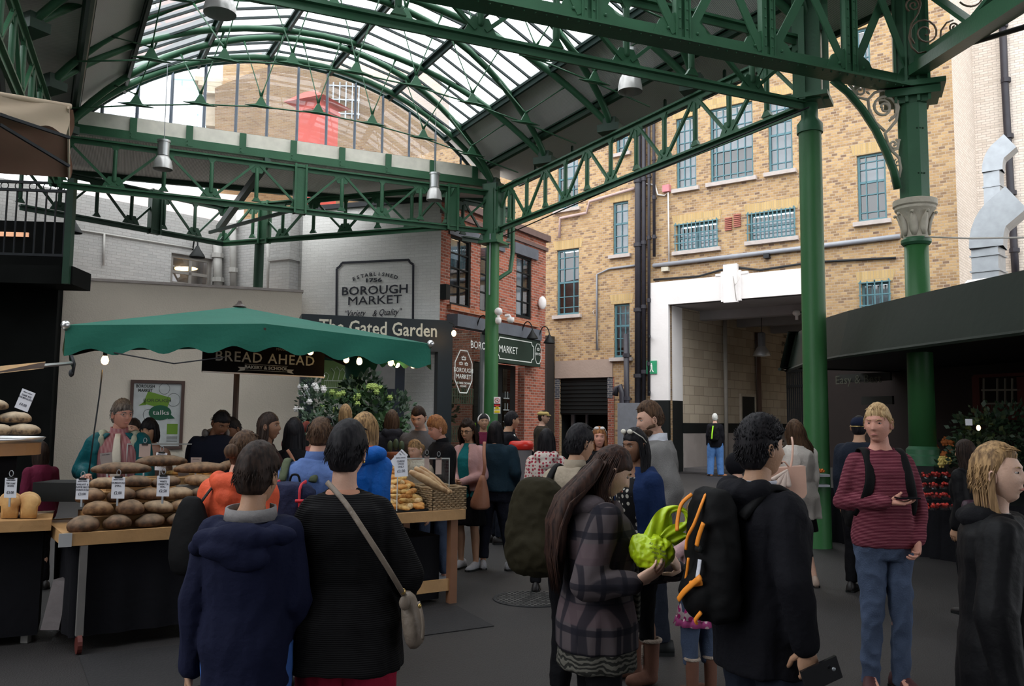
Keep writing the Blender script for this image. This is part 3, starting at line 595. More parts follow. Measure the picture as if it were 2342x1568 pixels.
# tan brick corner strip
# ---- recess walls left of the emblem wall
c1=WW.pt(ul,0); W5=Wall((-7.9,22.9),(c1.xy-V((-7.9,22.9)))); 
M_wbrick_shaded=brick('white_painted_brick_shaded',[(.36,.36,.35),(.40,.39,.38),(.34,.34,.33)],(.30,.29,.28),ms=.006,bump=.5,stain=.3,stain_col=(.34,.31,.26))  # darker copy of the white brick, shade of the left walls put into colour
mb=MB(); L5=(c1.xy-V((-7.9,22.9))).length; wallgrid(mb,W5,0,L5,0,6.9,[],.3); struct(mb.build('wall_recess',M_wbrick_shaded,uv=W5.d))
WL=Wall((-7.9,22.9),(-.661,-.75))
t=window(WL,(485,592,665,390),[.5],[.45],mat('grey_metal_frame',(.26,.24,.22),.5,.3),'pair of dark windows with a warm light behind, above the cream stall wall',sill=False,fw=.1,bw=.08,dep=.15)
mb=MB(); wallgrid(mb,WL,0,6.0,0,6.9,[t],.16); struct(mb.build('wall_left_white_brick',M_wbrick_shaded,uv=WL.d),'white painted brick wall under the left trusses','wall')
lg=mat('warm_ceiling_light',(.8,.5,.2),.5,emit=(1,.55,.2),es=5)
c=at(425,600,21.5); o=MB(); o.ell(WL.pt((t[0]+t[1])/2,t[3]-.3,-.4),(.35,.1,.06)); tag(o.build('ceiling_light',lg),'warm glowing light behind the dark windows','lamp')
mb=MB(); wb(mb,W5,L5-.75,L5-.1,0,6.9,0,.35); struct(mb.build('wall_pilaster',M_wbrick_shaded,uv=W5.d)); mb=MB(); wb(mb,W5,L5-.8,L5-.05,5.6,5.7,0,.4); struct(mb.build('trim_16',M_wbrick_shaded,uv=W5.d))
pg=mat('off_white_pipe',(.36,.35,.33),.6)
pipe(W5,[(510,560),(512,670)],.12,'fat off-white downpipe with a hopper in the recess corner',pg,.2,collars=2); pipe(W5,[(542,470),(543,670)],.09,'slim off-white downpipe in the middle of the recess',pg,.15,collars=2); pipe(W5,[(625,540),(626,670)],.08,'off-white downpipe beside the pilaster',pg,.15)
pipe(WL,[(160,523),(238,535),(440,568)],.02,'thin surface conduit along the left white wall',pg,.03,'conduit','conduit'); pipe(WL,[(237,535),(235,607)],.025,'short drop pipe ending in a round fitting on the left white wall',pg,.04,'conduit','conduit')
for x,y,l in((160,515,'gooseneck lamp on the left white wall beside the balcony'),(440,572,'gooseneck lamp above the pair of dark windows')):
    u,z=WL.hit(x,y); gooseneck(WL.pt(u,z,.02),V((.6,-.8,0)),l,1.25)
# ---- low cream rendered box wall
a=onz(107,632,4.7); b=onz(691,665,4.7); WB=Wall(a,b-a); LB=(b.xy-a.xy).length
mb=MB(); wb(mb,WB,0,LB,0,4.66,-1.6,0); struct(mb.build('wall_cream_render',M_lwall),'tall plain cream rendered wall behind the bread stall','wall')
mb=MB(); wb(mb,WB,-.03,LB+.03,4.66,4.72,-1.65,.04); struct(mb.build('trim_17',M_sill))
# ---- poster on the cream wall
ua,za=WB.hit(292,1027); ub,_=WB.hit(420,950); zb=WB.hit(292,868)[1]
t=thing('framed_poster','brown-framed market poster with green speech bubbles on the cream wall','poster',WB.pt((ua+ub)/2,za,.03))
mb=MB(); fr=.07
for q in((ua,ua+fr,za,zb),(ub-fr,ub,za,zb),(ua+fr,ub-fr,za,za+fr),(ua+fr,ub-fr,zb-fr,zb)): wb(mb,WB,*q,0,.07)
mb.build('frame',mat('brown_wood_frame',(.09,.05,.04),.5),t)
mb=MB(); wb(mb,WB,ua+fr,ub-fr,za+fr,zb-fr,0,.02); mb.build('poster_sheet',mat('poster_paper',(.55,.57,.56),.5),t)
def pp(fx,fz,o=.024): return WB.pt(ua+(ub-ua)*fx,za+(zb-za)*fz,o)
g1m=mat('poster_lime_green',(.16,.30,.03),.6,0,0); g2m=mat('poster_dark_green',(.015,.10,.05),.6,0,0); gk=mat('poster_ink',(.04,.045,.04),.6)
mb=MB(); mb.slab([pp(.24,.66),pp(.68,.58),pp(.75,.75),pp(.32,.84)],WB.n*.002); mb.slab([pp(.16,.63),pp(.3,.64),pp(.28,.70)],WB.n*.002); mb.build('lime_speech_bubble',g1m,t)
mb=MB(); mb.slab([pp(.56+.21*math.cos(q),.53+.11*math.sin(q),.027) for q in [math.pi*2*i/20 for i in range(20)]],WB.n*.002); mb.slab([pp(.7,.44,.027),pp(.84,.45,.027),pp(.74,.52,.027)],WB.n*.002); mb.build('dark_green_speech_bubble',g2m,t)
mb=MB(); mb.slab([pp(.7,.22),pp(.9,.22),pp(.9,.37),pp(.7,.37)],WB.n*.002); mb.slab([pp(.42,.24),pp(.55,.27),pp(.55,.36),pp(.42,.33)],WB.n*.002); mb.build('picture_block',g1m,t)
mb=MB()
for c_,r_ in(((.62,.88),.1),((.8,.72),.12),((.35,.5),.1)):
    P=[pp(c_[0]+r_*math.cos(q),c_[1]+r_*.8*math.sin(q)) for q in [math.pi*2*i/18 for i in range(19)]]; mb.tube(P,.004,4)
for k in range(5): mb.bar(pp(.7,.19-.018*k),pp(.9,.19-.018*k),.008,.003,WB.n)
mb.build('thin_outlines',gk,t)
text('BOROUGH\nMARKET',.095,gk,pp(.27,.88),WB.d,parent=t,sx=.85,bold=.003); text('BOROUGH',.10,gk,pp(.5,.705,.028),WB.d,parent=t,sx=1.2); text('talks',.15,M_white,pp(.58,.53,.031),WB.d,parent=t,sx=1.3)
# ---- flower kiosk "The Gated Garden"
a=onz(690,717,3.85); b=onz(1036,733,3.85); WK=Wall(a,b-a); LK=(b.xy-a.xy).length
kd=mat('kiosk_blue_black',(.010,.016,.020),.45)
t=thing('flower_kiosk','blue-black open flower kiosk with a long fascia in front of the white wall','kiosk',WK.pt(LK/2,0))
zf=WK.hit(1020,805)[1]
mb=MB(); wb(mb,WK,0,LK,zf,3.85,-.85,0); mb.build('fascia',kd,t)
mb=MB(); q0=WK.hit(1000,900)[0]; wb(mb,WK,q0,LK,0,zf,-.35,0); mb.build('post',kd,t)
mb=MB(); wb(mb,WK,.02,WK.hit(718,900)[0],0,zf,-.3,0); mb.build('post',kd,t)
mb=MB(); wb(mb,WK,WK.hit(862,900)[0],WK.hit(936,900)[0],0,zf,-.7,-.6); mb.build('door_panel',mat('kiosk_navy_panel',(.008,.014,.028),.5),t)
mb=MB(); wb(mb,WK,WK.hit(741,900)[0],WK.hit(836,900)[0],WK.hit(800,911)[1],zf,-.75,-.7); mb.build('green_panel',mat('olive_green_panel',(.12,.20,.05),.6),t)
mb=MB()
bz=WK.hit(800,868)[1]; b0=WK.hit(748,880)[0]; b1=WK.hit(812,880)[0]; bh=.16
for k in range(15): u=b0+(b1-b0)*k/14; mb.bar(WK.pt(u,bz-bh,-.68),WK.pt(u,bz,-.68),.008,.004,WK.n)
for z in(bz,bz-bh): mb.bar(WK.pt(b0,z,-.68),WK.pt(b1,z,-.68),.004,.018,(0,0,1))
for k in range(5):
    u=b0+(b1-b0)*(k+.5)/5; hh=.12+.2*math.sin((k+.5)/5*math.pi); mb.tube([WK.pt(u,bz,-.68),WK.pt(u+.04,bz+hh*.7,-.68),WK.pt(u-.03,bz+hh,-.68),WK.pt(u-.07,bz+hh*.8,-.68)],.008,5)
mb.build('basket_drawing',mat('chalk_line',(.5,.55,.42),.8),t)
mb=MB(); wb(mb,WK,WK.hit(842,850)[0],WK.hit(905,850)[0],WK.hit(870,888)[1],WK.hit(870,825)[1],-.1,-.06); o=mb.build('slate_board',mat('slate_grey_board',(.10,.095,.09),.8)); tag(o,'plain slate-grey board hanging in the flower kiosk','board')
text('The Gated Garden',.42,mat('cream_lettering',(.62,.58,.46),.6),WK.pt(WK.hit(868,752)[0],WK.hit(868,752)[1],.005),WK.d,parent=t,sx=.82,bold=.006)
# ---- kiosk roof return + dark left building
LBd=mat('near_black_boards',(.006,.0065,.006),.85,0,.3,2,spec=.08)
t=sempty('wall_left_dark','black boarded upper-storey building at the far left','wall',(-11,18,0))
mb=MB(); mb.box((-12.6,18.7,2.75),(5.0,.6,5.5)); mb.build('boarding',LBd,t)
W8=Wall(at(155,600,16.2),(-1,-.10))
t=thing('balcony','black iron balcony with a ring-topped railing on the dark building','balcony',W8.pt(1,3.5))
zr=W8.hit(100,418)[1]; zr2=W8.hit(100,436)[1]; zb_=W8.hit(100,583)[1]
mb=MB()
for z in(zr,zr2,zb_): mb.bar(W8.pt(-.05,z),W8.pt(4,z),.05,.05)
mb.build('rails',M_iron,t); mb=MB()
for k in range(19): u=.18*k+.1; mb.bar(W8.pt(u,zb_),W8.pt(u,zr2),.025,.025)
mb.build('balusters',M_iron,t)
mb=MB()
for k in range(16):
    u=.26*k+.2; P=[W8.pt(u+.07*math.cos(q),(zr+zr2)/2+.07*math.sin(q)) for q in [math.pi*2*i/12 for i in range(13)]]; mb.tube(P,.01,4)
mb.build('rings',M_iron,t)
mb=MB(); mb.bar(W8.pt(0,zb_-.55),W8.pt(0,zr+.1),.13,.13); mb.build('corner_post',M_dgreen,t)
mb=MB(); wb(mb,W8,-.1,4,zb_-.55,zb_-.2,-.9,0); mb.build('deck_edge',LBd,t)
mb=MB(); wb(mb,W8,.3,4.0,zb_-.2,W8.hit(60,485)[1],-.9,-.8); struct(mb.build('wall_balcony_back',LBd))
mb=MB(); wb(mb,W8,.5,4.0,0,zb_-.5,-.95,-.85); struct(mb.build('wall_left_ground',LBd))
mb=MB(); wb(mb,W8,1.1,4,W8.hit(30,522)[1],W8.hit(30,512)[1],-.8,-.76); tag(mb.build('lit_slot',mat('warm_slot_light',(.6,.35,.2),.6,emit=(1,.5,.3),es=.5)),'narrow warm lit slot behind the balcony railing','light')
# ---- dark side: closes the left of the market
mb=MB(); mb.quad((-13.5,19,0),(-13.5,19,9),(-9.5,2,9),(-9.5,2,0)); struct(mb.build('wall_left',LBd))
mb=MB(); mb.quad((-12,-8,0),(12,-8,0),(12,-8,9),(-12,-8,9)); struct(mb.build('wall_behind',mat('dark_back_wall',(.06,.06,.06),.9)))
# ---- far buildings beyond the end window and under the eaves
def block(name,label,W,u0,u1,z0,z1,dep,m_,cat='building'):
    mb=MB(); wb(mb,W,u0,u1,z0,z1,-dep,0); return tag(mb.build(name,m_,uv=W.d),label,cat)
def at_(px,py,Y): return at(px,py,Y)
tanb=brick('tan_brick_far',[(.40,.25,.12),(.52,.34,.17),(.34,.2,.1)],(.40,.32,.22),stain=.3,stain_col=(.22,.14,.08))
W9=Wall(at(700,500,40),(.97,.25))
t=thing('tan_brick_building','tall tan brick building seen through the arched end window','building',W9.pt(0,0))
mb=MB(); u0=W9.hit(508,200)[0]; u1=W9.hit(1010,200)[0]; wb(mb,W9,u0,u1,0,W9.hit(600,122)[1],-5,0); mb.build('wall',tanb,t,uv=W9.d)
mb=MB(); pts=[W9.hit(500,238),W9.hit(600,195),W9.hit(740,180),W9.hit(1010,250),W9.hit(1010,420),W9.hit(500,420)]; mb.slab([W9.pt(*p_,.05) for p_ in pts],W9.n*2.0); mb.build('lower_wing',brick('sooty_brick_far',[(.20,.12,.07),(.30,.19,.10),(.25,.16,.09)],(.30,.24,.18),stain=.5,stain_col=(.09,.06,.04)),t,uv=W9.d)
mb=MB()
for k in range(6): x=742+k*14; a=W9.hit(x,300); mb.bar(W9.pt(a[0],W9.hit(x,305)[1],2.1),W9.pt(a[0],W9.hit(x,225)[1],2.1),.06,.06)
for y in(232,262,292): a=W9.hit(742,y); b_=W9.hit(815,y+3); mb.bar(W9.pt(*a,2.1),W9.pt(*b_,2.1),.06,.06)
mb.build('iron_staircase',M_steel,t)
cp=mat('pale_stone_cornice',(.55,.47,.36),.8)
mb=MB(); a=W9.hit(452,205); 
for k,(x0,x1,y0,y1) in enumerate(((452,512,196,206),(460,512,206,216),(470,512,216,232))):
    wb(mb,W9,W9.hit(x0,200)[0],W9.hit(x1,200)[0],W9.hit(x0,y1)[1],W9.hit(x0,y0)[1],0,1.2)
wb(mb,W9,W9.hit(478,200)[0],W9.hit(512,200)[0],W9.hit(480,300)[1],W9.hit(480,232)[1],0,.8)
mb.build('cornice',cp,t)
W10=Wall(at(700,500,29),(.9,-.43))
rc=mat('red_painted_metal',(.52,.07,.05),.6,0,.1,2)
t=thing('red_flue_tower','red square flue tower with a flat cap, beyond the roof','tower',W10.pt(0,6))
mb=MB(); wb(mb,W10,W10.hit(681,260)[0],W10.hit(733,260)[0],5.0,W10.hit(700,228)[1],-1.0,0); mb.build('shaft',rc,t)
mb=MB(); ua_=W10.hit(662,220)[0]; ub_=W10.hit(752,220)[0]; za_=W10.hit(700,232)[1]; zb_2=W10.hit(700,210)[1]; um_=(ua_+ub_)/2; mb.add([W10.pt(ua_,za_,.3),W10.pt(ub_,za_,.3),W10.pt(ub_,za_,-1.3),W10.pt(ua_,za_,-1.3),W10.pt(um_-.25,zb_2,0),W10.pt(um_+.25,zb_2,0),W10.pt(um_+.25,zb_2,-1),W10.pt(um_-.25,zb_2,-1)],[(0,3,2,1),(4,5,6,7),(0,1,5,4),(1,2,6,5),(2,3,7,6),(3,0,4,7)]); mb.build('cap',rc,t)
mb=MB(); wb(mb,W10,W10.hit(678,260)[0],W10.hit(736,260)[0],W10.hit(700,252)[1],W10.hit(700,244)[1],-1.05,.06); mb.build('band',rc,t)
block('orange_brick_building','low orange brick building beyond the white wall',Wall(at(700,500,27),(.95,-.3)),-3.5,3.2,0,7.6,1.0,M_obrick)
mb=MB(); W11=Wall(at(300,400,60),(.98,-.1)); wb(mb,W11,W11.hit(215,300)[0],W11.hit(372,300)[0],0,W11.hit(240,170)[1],-5,0)
bw=brick('pale_office_cladding',[(.75,.77,.80),(.82,.84,.86)],(.5,.52,.55),bw=1.5,rh=.9,ms=.06,stain=0,bump=0,rough=.3)
tag(mb.build('white_office_block',bw,uv=W11.d),'pale office block behind the left of the arched window','building')
mb=MB(); W12=Wall(at(430,400,75),(.98,.1)); wb(mb,W12,W12.hit(388,300)[0],W12.hit(452,300)[0],0,W12.hit(400,178)[1],-8,0)
tag(mb.build('glass_tower',brick('blue_glass_cladding',[(.42,.56,.62),(.50,.63,.68)],(.3,.42,.47),bw=1.6,rh=1.6,ms=.06,stain=0,bump=0,rough=.2),uv=W12.d),'blue glass tower behind the end window','building')
mb=MB(); W13=Wall(at(300,450,32),(.95,.3)); wb(mb,W13,W13.hit(165,420)[0],W13.hit(560,420)[0],0,W13.hit(300,425)[1],-4,0)
tag(mb.build('pale_pink_building',mat('pale_pink_render',(.72,.62,.60),.9)),'pale rendered building glimpsed between the left trusses','building')
# ================================================================ ROOF AND IRONWORK
C1=V((-.46,19.2,0)); E1=V((.488,-.873,0)).normalized(); E2=V((-.91,-.414,0)).normalized()
SP=8.75; ZL,ZU,ZS=5.91,6.8,7.0
def R3(s,t,z): p=C1+E2*s+E1*t; return V((p.x,p.y,z))
def column(x,y,r,ztop,label,ring=(),m_=None,foot=True,base_z=0):
    t=thing('iron_column',label,'column',(x,y,0)); c=(x,y,0)
    mb=MB(); mb.lathe([(r*1.08,base_z),(r,2.2),(r*.95,ztop)],c,28); mb.build('shaft',m_ or M_col,t,smooth=True,sharp=40)
    return t
def rivets(mb,p,q,n,r,off):
    for i in range(n):
        c=p.lerp(q,(i+.5)/n)+off; mb.ell(c,(r,r,r),u=6,w=4)
def truss(P,Q,n,name_label,start_top=True,zl=ZL,zu=ZU,m_=None,posts=(),w_=.11,skip=()):
    m_=m_ or M_green; P=V((P[0],P[1],0));Q=V((Q[0],Q[1],0)); t=thing('roof_truss',name_label,'truss',(P.x,P.y,zl)); d=(Q-P).normalized(); nn=V((d.y,-d.x,0))
    for z in(zl,zu):
        mb=MB(); mb.bar(H3(P,z),H3(Q,z),w_*1.3,.035); mb.bar(H3(P,z-.05),H3(Q,z-.05),.03,.10); mb.build('chord',m_,t)
    for k in range(n+1):
        if k in skip: continue
        c=P.lerp(Q,k/n); top=(k%2==0)==start_top
        mb=MB(); mb.cap(H3(c,zl+.16),H3(c,zu-.16),.042,.042,8); mb.build('vertical_strut',m_,t,smooth=True)
        zg=zu-.1 if top else zl+.09; zo=zl+.08 if top else zu-.08
        mb=MB(); sg=1 if not top else -1
        mb.slab([H3(c-d*.2,zg-.05*sg)-nn*.012,H3(c+d*.2,zg-.05*sg)-nn*.012,H3(c+d*.1,zg+.14*sg)-nn*.012,H3(c-d*.1,zg+.14*sg)-nn*.012],nn*.024)
        mb.slab([H3(c-d*.09,zo+.02*sg)-nn*.03,H3(c+d*.09,zo+.02*sg)-nn*.03,H3(c,zo-.12*sg)-nn*.03],nn*.06)
        mb.build('gusset_plate',m_,t)
        if k<n:
            c2=P.lerp(Q,(k+1)/n); a,b_=(zu-.08,zl+.08) if top else (zl+.08,zu-.08)
            mb=MB(); mb.bar(H3(c,a)+d*.06,H3(c2,b_)-d*.06,.05,.045); mb.build('diagonal_brace',m_,t)
    for f in posts:
        c=P.lerp(Q,f); mb=MB(); mb.bar(H3(c,zl-.1),H3(c,zu+.05),.26,.10,nn); mb.bar(H3(c-d*.11,zl-.1),H3(c-d*.11,zu+.05),.04,.2,nn); mb.bar(H3(c+d*.11,zl-.1),H3(c+d*.11,zu+.05),.04,.2,nn); mb.build('riveted_post',m_,t)
    return t
C0=R3(SP,0,0); C2=V((4.0,11.23,0)); C4=V((5.28,11.0,0))
# columns
t=column(C1.x,C1.y,.155,5.75,'slim bright green round column in front of the red brick shop')
mb=MB(); mb.box((C1.x,C1.y,6.3),(.34,.34,1.35),Rz(-.5)); mb.box((C1.x,C1.y,5.62),(.5,.5,.06),Rz(-.5)); mb.build('post_head',M_green,t)
mb=MB(); mb.bar(H3(C1,5.8)+V((-.06,-.17,0)),H3(C1,4.4)+V((-.06,-.17,0)),.03,.02); mb.build('conduit',M_grey,t)
mb=MB(); mb.lathe([(.05,5.4),(.05,6.9)],H3(C1,0)+V((.45,.2,0)),8); mb.tube([H3(C1,5.4)+V((.45,.2,0)),H3(C1,5.0)+V((.4,.15,0)),H3(C1,4.8)+V((.12,.05,0))],.05); mb.build('drainpipe',M_green,t)
t=column(C2.x,C2.y,.155,5.62,'tall bright green round column in the middle right, cream capital missing')
t['label']='tall bright green round column nearest the white portal'
mb=MB(); mb.lathe([(.17,5.5),(.17,5.62),(.11,5.7),(.11,6.0)],H3(C2,0),24); mb.build('neck',M_green,t,smooth=True,sharp=40)
mb=MB(); mb.box((C2.x,C2.y,7.2),(.36,.36,2.6),Rz(-.5)); 
for a in(-1,1): mb.box((C2.x+a*.16,C2.y-.2,7.2),(.08,.03,2.6),Rz(-.5))
mb.box((C2.x,C2.y,5.95),(.55,.55,.06),Rz(-.5)); mb.build('riveted_post',M_green,t)
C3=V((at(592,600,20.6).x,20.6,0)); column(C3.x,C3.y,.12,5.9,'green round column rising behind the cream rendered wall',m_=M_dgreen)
# ornate column C4
t=thing('ornate_column','green column with a cream leaf capital and an octagonal post above, right side','column',(C4.x,C4.y,0)); c=H3(C4,0)
mb=MB(); mb.lathe([(.165,1.25),(.155,2.6),(.145,3.96)],c,28); mb.build('shaft',M_col,t,smooth=True)
mb=MB(); mb.lathe([(.16,3.93),(.185,3.96),(.185,4.0),(.15,4.03)],c,28); mb.lathe([(.165,1.32),(.20,1.28),(.20,1.22),(.22,1.2),(.22,1.1),(.25,1.08)],c,28); mb.build('ring_moulding',M_green,t,smooth=True,sharp=35)
mb=MB(); mb.lathe([(.30,0),(.30,.9),(.26,1.08)],c,8); mb.build('plinth',M_black,t)
mb=MB(); mb.lathe([(.15,4.0),(.155,4.1),(.17,4.25),(.22,4.36),(.25,4.40),(.25,4.43),(.27,4.45),(.27,4.52),(.2,4.54)],c,28); mb.build('capital',M_cream,t,smooth=True,sharp=35)
for k in range(8):
    a=2*math.pi*k/8+.2; dr=V((math.cos(a),math.sin(a),0)); sd=V((-math.sin(a),math.cos(a),0)); mb=MB()
    R=[]
    for f in(0,.25,.5,.75,1): wd=.06*math.sin(math.pi*(.15+.8*f)); r=.158+.07*f**2.2; z=4.05+.3*f; R.append([c+dr*(r+.0)+sd*-wd+H3((0,0),z),c+dr*(r+.02)+H3((0,0),z),c+dr*r+sd*wd+H3((0,0),z),c+dr*(r-.03)+H3((0,0),z)])
    mb.loft(R); mb.ell(R[-1][1]-V((0,0,.01)),(.022,.022,.022),u=8,w=5); mb.build('acanthus_leaf',M_cream,t,smooth=True)
mb=MB(); mb.lathe([(.19,4.53),(.19,6.0)],c,8); mb.build('octagonal_post',M_green,t)
mb=MB(); mb.box(c+V((0,0,7.1)),(.42,.36,2.6),Rz(-.38)); mb.box(c+V((0,0,6.02)),(.78,.6,.07),Rz(-.38)); mb.box(c+V((.0,0,5.93)),(.66,.5,.1),Rz(-.38))
for a in(-.2,-.07,.07,.2): mb.box(c+Rz(-.38)@V((a,-.2,7.1)),(.035,.05,2.6),Rz(-.38))
mb.build('riveted_post',M_green,t)
mb=MB()
for z in(4.85,5.45):
    for a in(-.35,-.15,.1): q=c+V((.185*math.sin(a+.2),-.185*math.cos(a+.2),z)); mb.ell(q,(.012,.012,.012),u=6,w=4)
mb.build('bolt_heads',M_dgreen,t)
# trusses
truss(C1,C0,10,'long level roof truss leading left from the slim column, before the arched end window',posts=(.115,.5))
truss(C1,C2,12,'roof truss running from the slim column up to the round column at right',start_top=False,posts=(.03,))
truss(C2,C2+V((-.916,-.401,0))*9.6,10,'upper roof truss crossing above from the round column to the left',start_top=True)
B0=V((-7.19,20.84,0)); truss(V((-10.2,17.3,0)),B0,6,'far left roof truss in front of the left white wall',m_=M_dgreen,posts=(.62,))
truss(B0,V((-1.5,18.75,0)),7,'rear roof truss passing in front of the market emblem wall',m_=M_green,posts=(.2,),start_top=False)
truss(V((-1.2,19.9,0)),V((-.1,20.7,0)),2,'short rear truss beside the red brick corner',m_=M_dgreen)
truss(C0+E2*.1,R3(SP+1.15,9.13,0),10,'roof truss along the left edge above the balcony',m_=M_green,posts=(.02,))
# riveted lattice girder
FA=V((5.47,11.02,0)); FB=V((-1.6,8.24,0)); fz=6.0
t=thing('riveted_girder','heavy riveted lattice girder crossing the upper right of the market','girder',(FA.x,FA.y,fz)); fd=(FB-FA).normalized(); fn=V((fd.y,-fd.x,0)); 
if fn.y>0: fn=-fn
for z in(fz,8.1):
    mb=MB(); mb.bar(H3(FA,z),H3(FB,z),.30,.03); mb.bar(H3(FA,z+.09)+fn*.03,H3(FB,z+.09)+fn*.03,.02,.16); mb.bar(H3(FA,z+.07)-fn*.1,H3(FB,z+.07)-fn*.1,.02,.12); mb.build('chord',M_green,t)
mb=MB(); L=(FB-FA).length
for i in range(int(L/.13)): mb.ell(H3(FA+fd*(i*.13+.1),fz+.05)+fn*.045,(.014,.014,.014),u=6,w=4); mb.ell(H3(FA+fd*(i*.13+.1),fz-.018)+fn*.1,(.013,.013,.013),u=6,w=4)
o=mb.build('rivets',M_green,t); o['kind']='stuff'
npan=6; xs=[0.02,.17,.34,.50,.66,.83,1.0]
for i,f in enumerate(xs):
    c=FA.lerp(FB,f); mb=MB(); mb.bar(H3(c,fz),H3(c,8.1),.20,.03,fn)
    for a in(-.09,.09): mb.bar(H3(c+fd*a,fz)+fn*.03,H3(c+fd*a,8.1)+fn*.03,.02,.09,fn); mb.bar(H3(c+fd*a*.55,fz)+fn*.06,H3(c+fd*a*.55,8.1)+fn*.06,.05,.015,fn)
    rivets(mb,H3(c-fd*.05,fz+.1),H3(c-fd*.05,8.0),16,.012,fn*.075); rivets(mb,H3(c+fd*.05,fz+.1),H3(c+fd*.05,8.0),16,.012,fn*.075); mb.build('riveted_post',M_green,t)
    if i<len(xs)-1:
        c2=FA.lerp(FB,xs[i+1])
        for (a,b_,o_) in((fz+.1,8.0,.05),(8.0,fz+.1,-.03)):
            mb=MB(); mb.bar(H3(c+fd*.1,a)+fn*o_,H3(c2-fd*.1,b_)+fn*o_,.02,.11,(0,0,1)); mb.build('lattice_brace',M_green,t)
        mb=MB(); 
        for cc,sg in((c,1),(c2,-1)): mb.slab([H3(cc+fd*.08*sg,fz+.02)+fn*.02,H3(cc+fd*.42*sg,fz+.02)+fn*.02,H3(cc+fd*.3*sg,fz+.24)+fn*.02,H3(cc+fd*.08*sg,fz+.36)+fn*.02],fn*.03); mb.ell(H3(cc+fd*.2*sg,fz+.14)+fn*.06,(.02,.02,.02),u=6,w=4)
        mb.build('gusset_plate',M_green,t)
# right-hand girder going towards the viewer with scrollwork
GA=H3(C4,6.25); GB=at(2342,0,8.0); gd=(GB-GA).normalized()
t=thing('scroll_girder','green girder rising to the upper right corner with dark iron scrolls','girder',GA)
GB2=GA+gd*7
mb=MB(); mb.bar(GA,GB2,.2,.14); mb.bar(GA+V((0,0,.12)),GB2+V((0,0,.12)),.04,.16); mb.build('bottom_chord',M_green,t)
p1=at(2120,-20,10.6); p2=at(2222,52,9.4)
mb=MB(); mb.bar(p1+(p1-p2)*1.5,p2,.12,.05); mb.bar(p2,at(2342,-95,8.6),.12,.05); mb.build('diagonal_brace',M_green,t)
def spiral(mb,c,r,turns,x,z,th,start=0,sg=1,r1=.12,n=26):
    P=[]
    for i in range(n+1):
        f=i/n; a=start+sg*turns*2*math.pi*f; rr=r*(1-f*(1-r1)); P.append(c+x*rr*math.cos(a)+z*rr*math.sin(a))
    mb.tube(P,th,6)
ax=V((.2,-.98,0)).normalized(); az=V((0,0,1)); sdk=mat('dark_bronze_scroll',(.16,.12,.08),.5,.3)
def pr(px,py,Y): return at(px,py,Y)
vx=V((1,0,0))
for cx,cy,r,tr,st,sg in((2116,75,38,1.9,math.pi*1.25,-1),(2089,12,19,1.8,math.pi*1.3,-1),(2183,62,15,1.8,.2,-1),(2222,-15,36,1.2,-2.5,1)):
    mb=MB(); spiral(mb,at(cx,cy,10.4),r*10.4/FPX,tr,vx,az,.012,st,sg); o=mb.build('scroll',sdk,t,smooth=True)
mb=MB(); mb.tube([at(x,y,10.4) for x,y in((2118,118),(2100,122),(2085,108),(2079,85),(2084,55),(2100,30),(2106,8),(2100,-10))],.012,6); mb.tube([at(x,y,10.4) for x,y in((2150,100),(2152,70),(2165,52),(2180,46))],.012,6); mb.build('scroll_stem',sdk,t,smooth=True)
# spandrel bracket with cream scrollwork
t=thing('spandrel_bracket','curved green spandrel bracket filled with cream leafy scrollwork','bracket',H3(C4,4.5))
mb=MB(); YB=10.9; cv=[(1905,183),(1940,212),(1972,250),(2002,296),(2026,345),(2044,390),(2053,432)]
P=[at(x,y,YB-.25+.25*i/6) for i,(x,y) in enumerate(cv)]
mb.tube(P,.035,6,flat=2.2,up=(0,1,0)); mb.build('curved_rib',M_green,t,smooth=True)
def sc(px,py,r,tr,st,sg,th=.015):
    mb=MB(); spiral(mb,at(px,py,YB),r*YB/FPX,tr,vx,az,th,st,sg,.15); mb.build('scroll',M_cream,t,smooth=True)
sc(2021,246,34,1.7,-1.2,1,.018);sc(2022,246,20,.9,2.2,-1,.014);sc(1966,208,17,1.6,-2.2,-1);sc(1934,196,8,1.1,0,1,.01);sc(2044,330,13,1.5,1.2,-1);sc(2053,372,9,1.3,2,1,.011)
for pts in([(1920,184),(1940,190),(1952,205),(1960,222),(1985,228),(2000,212),(2020,205)],[(2020,205),(2045,215),(2055,245),(2050,275),(2034,295),(2024,305),(2030,325)],[(1985,228),(1988,250),(2002,280),(2024,300)],[(2030,325),(2040,345),(2053,340),(2056,318)],[(2040,345),(2056,360),(2060,385),(2056,405)],[(1952,205),(1975,192),(1985,200)]):
    mb=MB(); mb.tube([at(x,y,YB) for x,y in pts],.013,6,flat=1.6); mb.build('scroll_stem',M_cream,t,smooth=True)
for x,y in((1985,212),(2012,206),(2052,232),(2046,282),(2010,290),(1993,262),(2056,322),(2052,396),(2000,240),(2040,268)):
    mb=MB(); mb.ell(at(x,y,YB),(.035,.012,.016),R=Rz(0)@Matrix.Rotation(.7 if x%2 else -.7,3,'Y'),u=8,w=5); mb.build('leaf',M_cream,t,smooth=True)
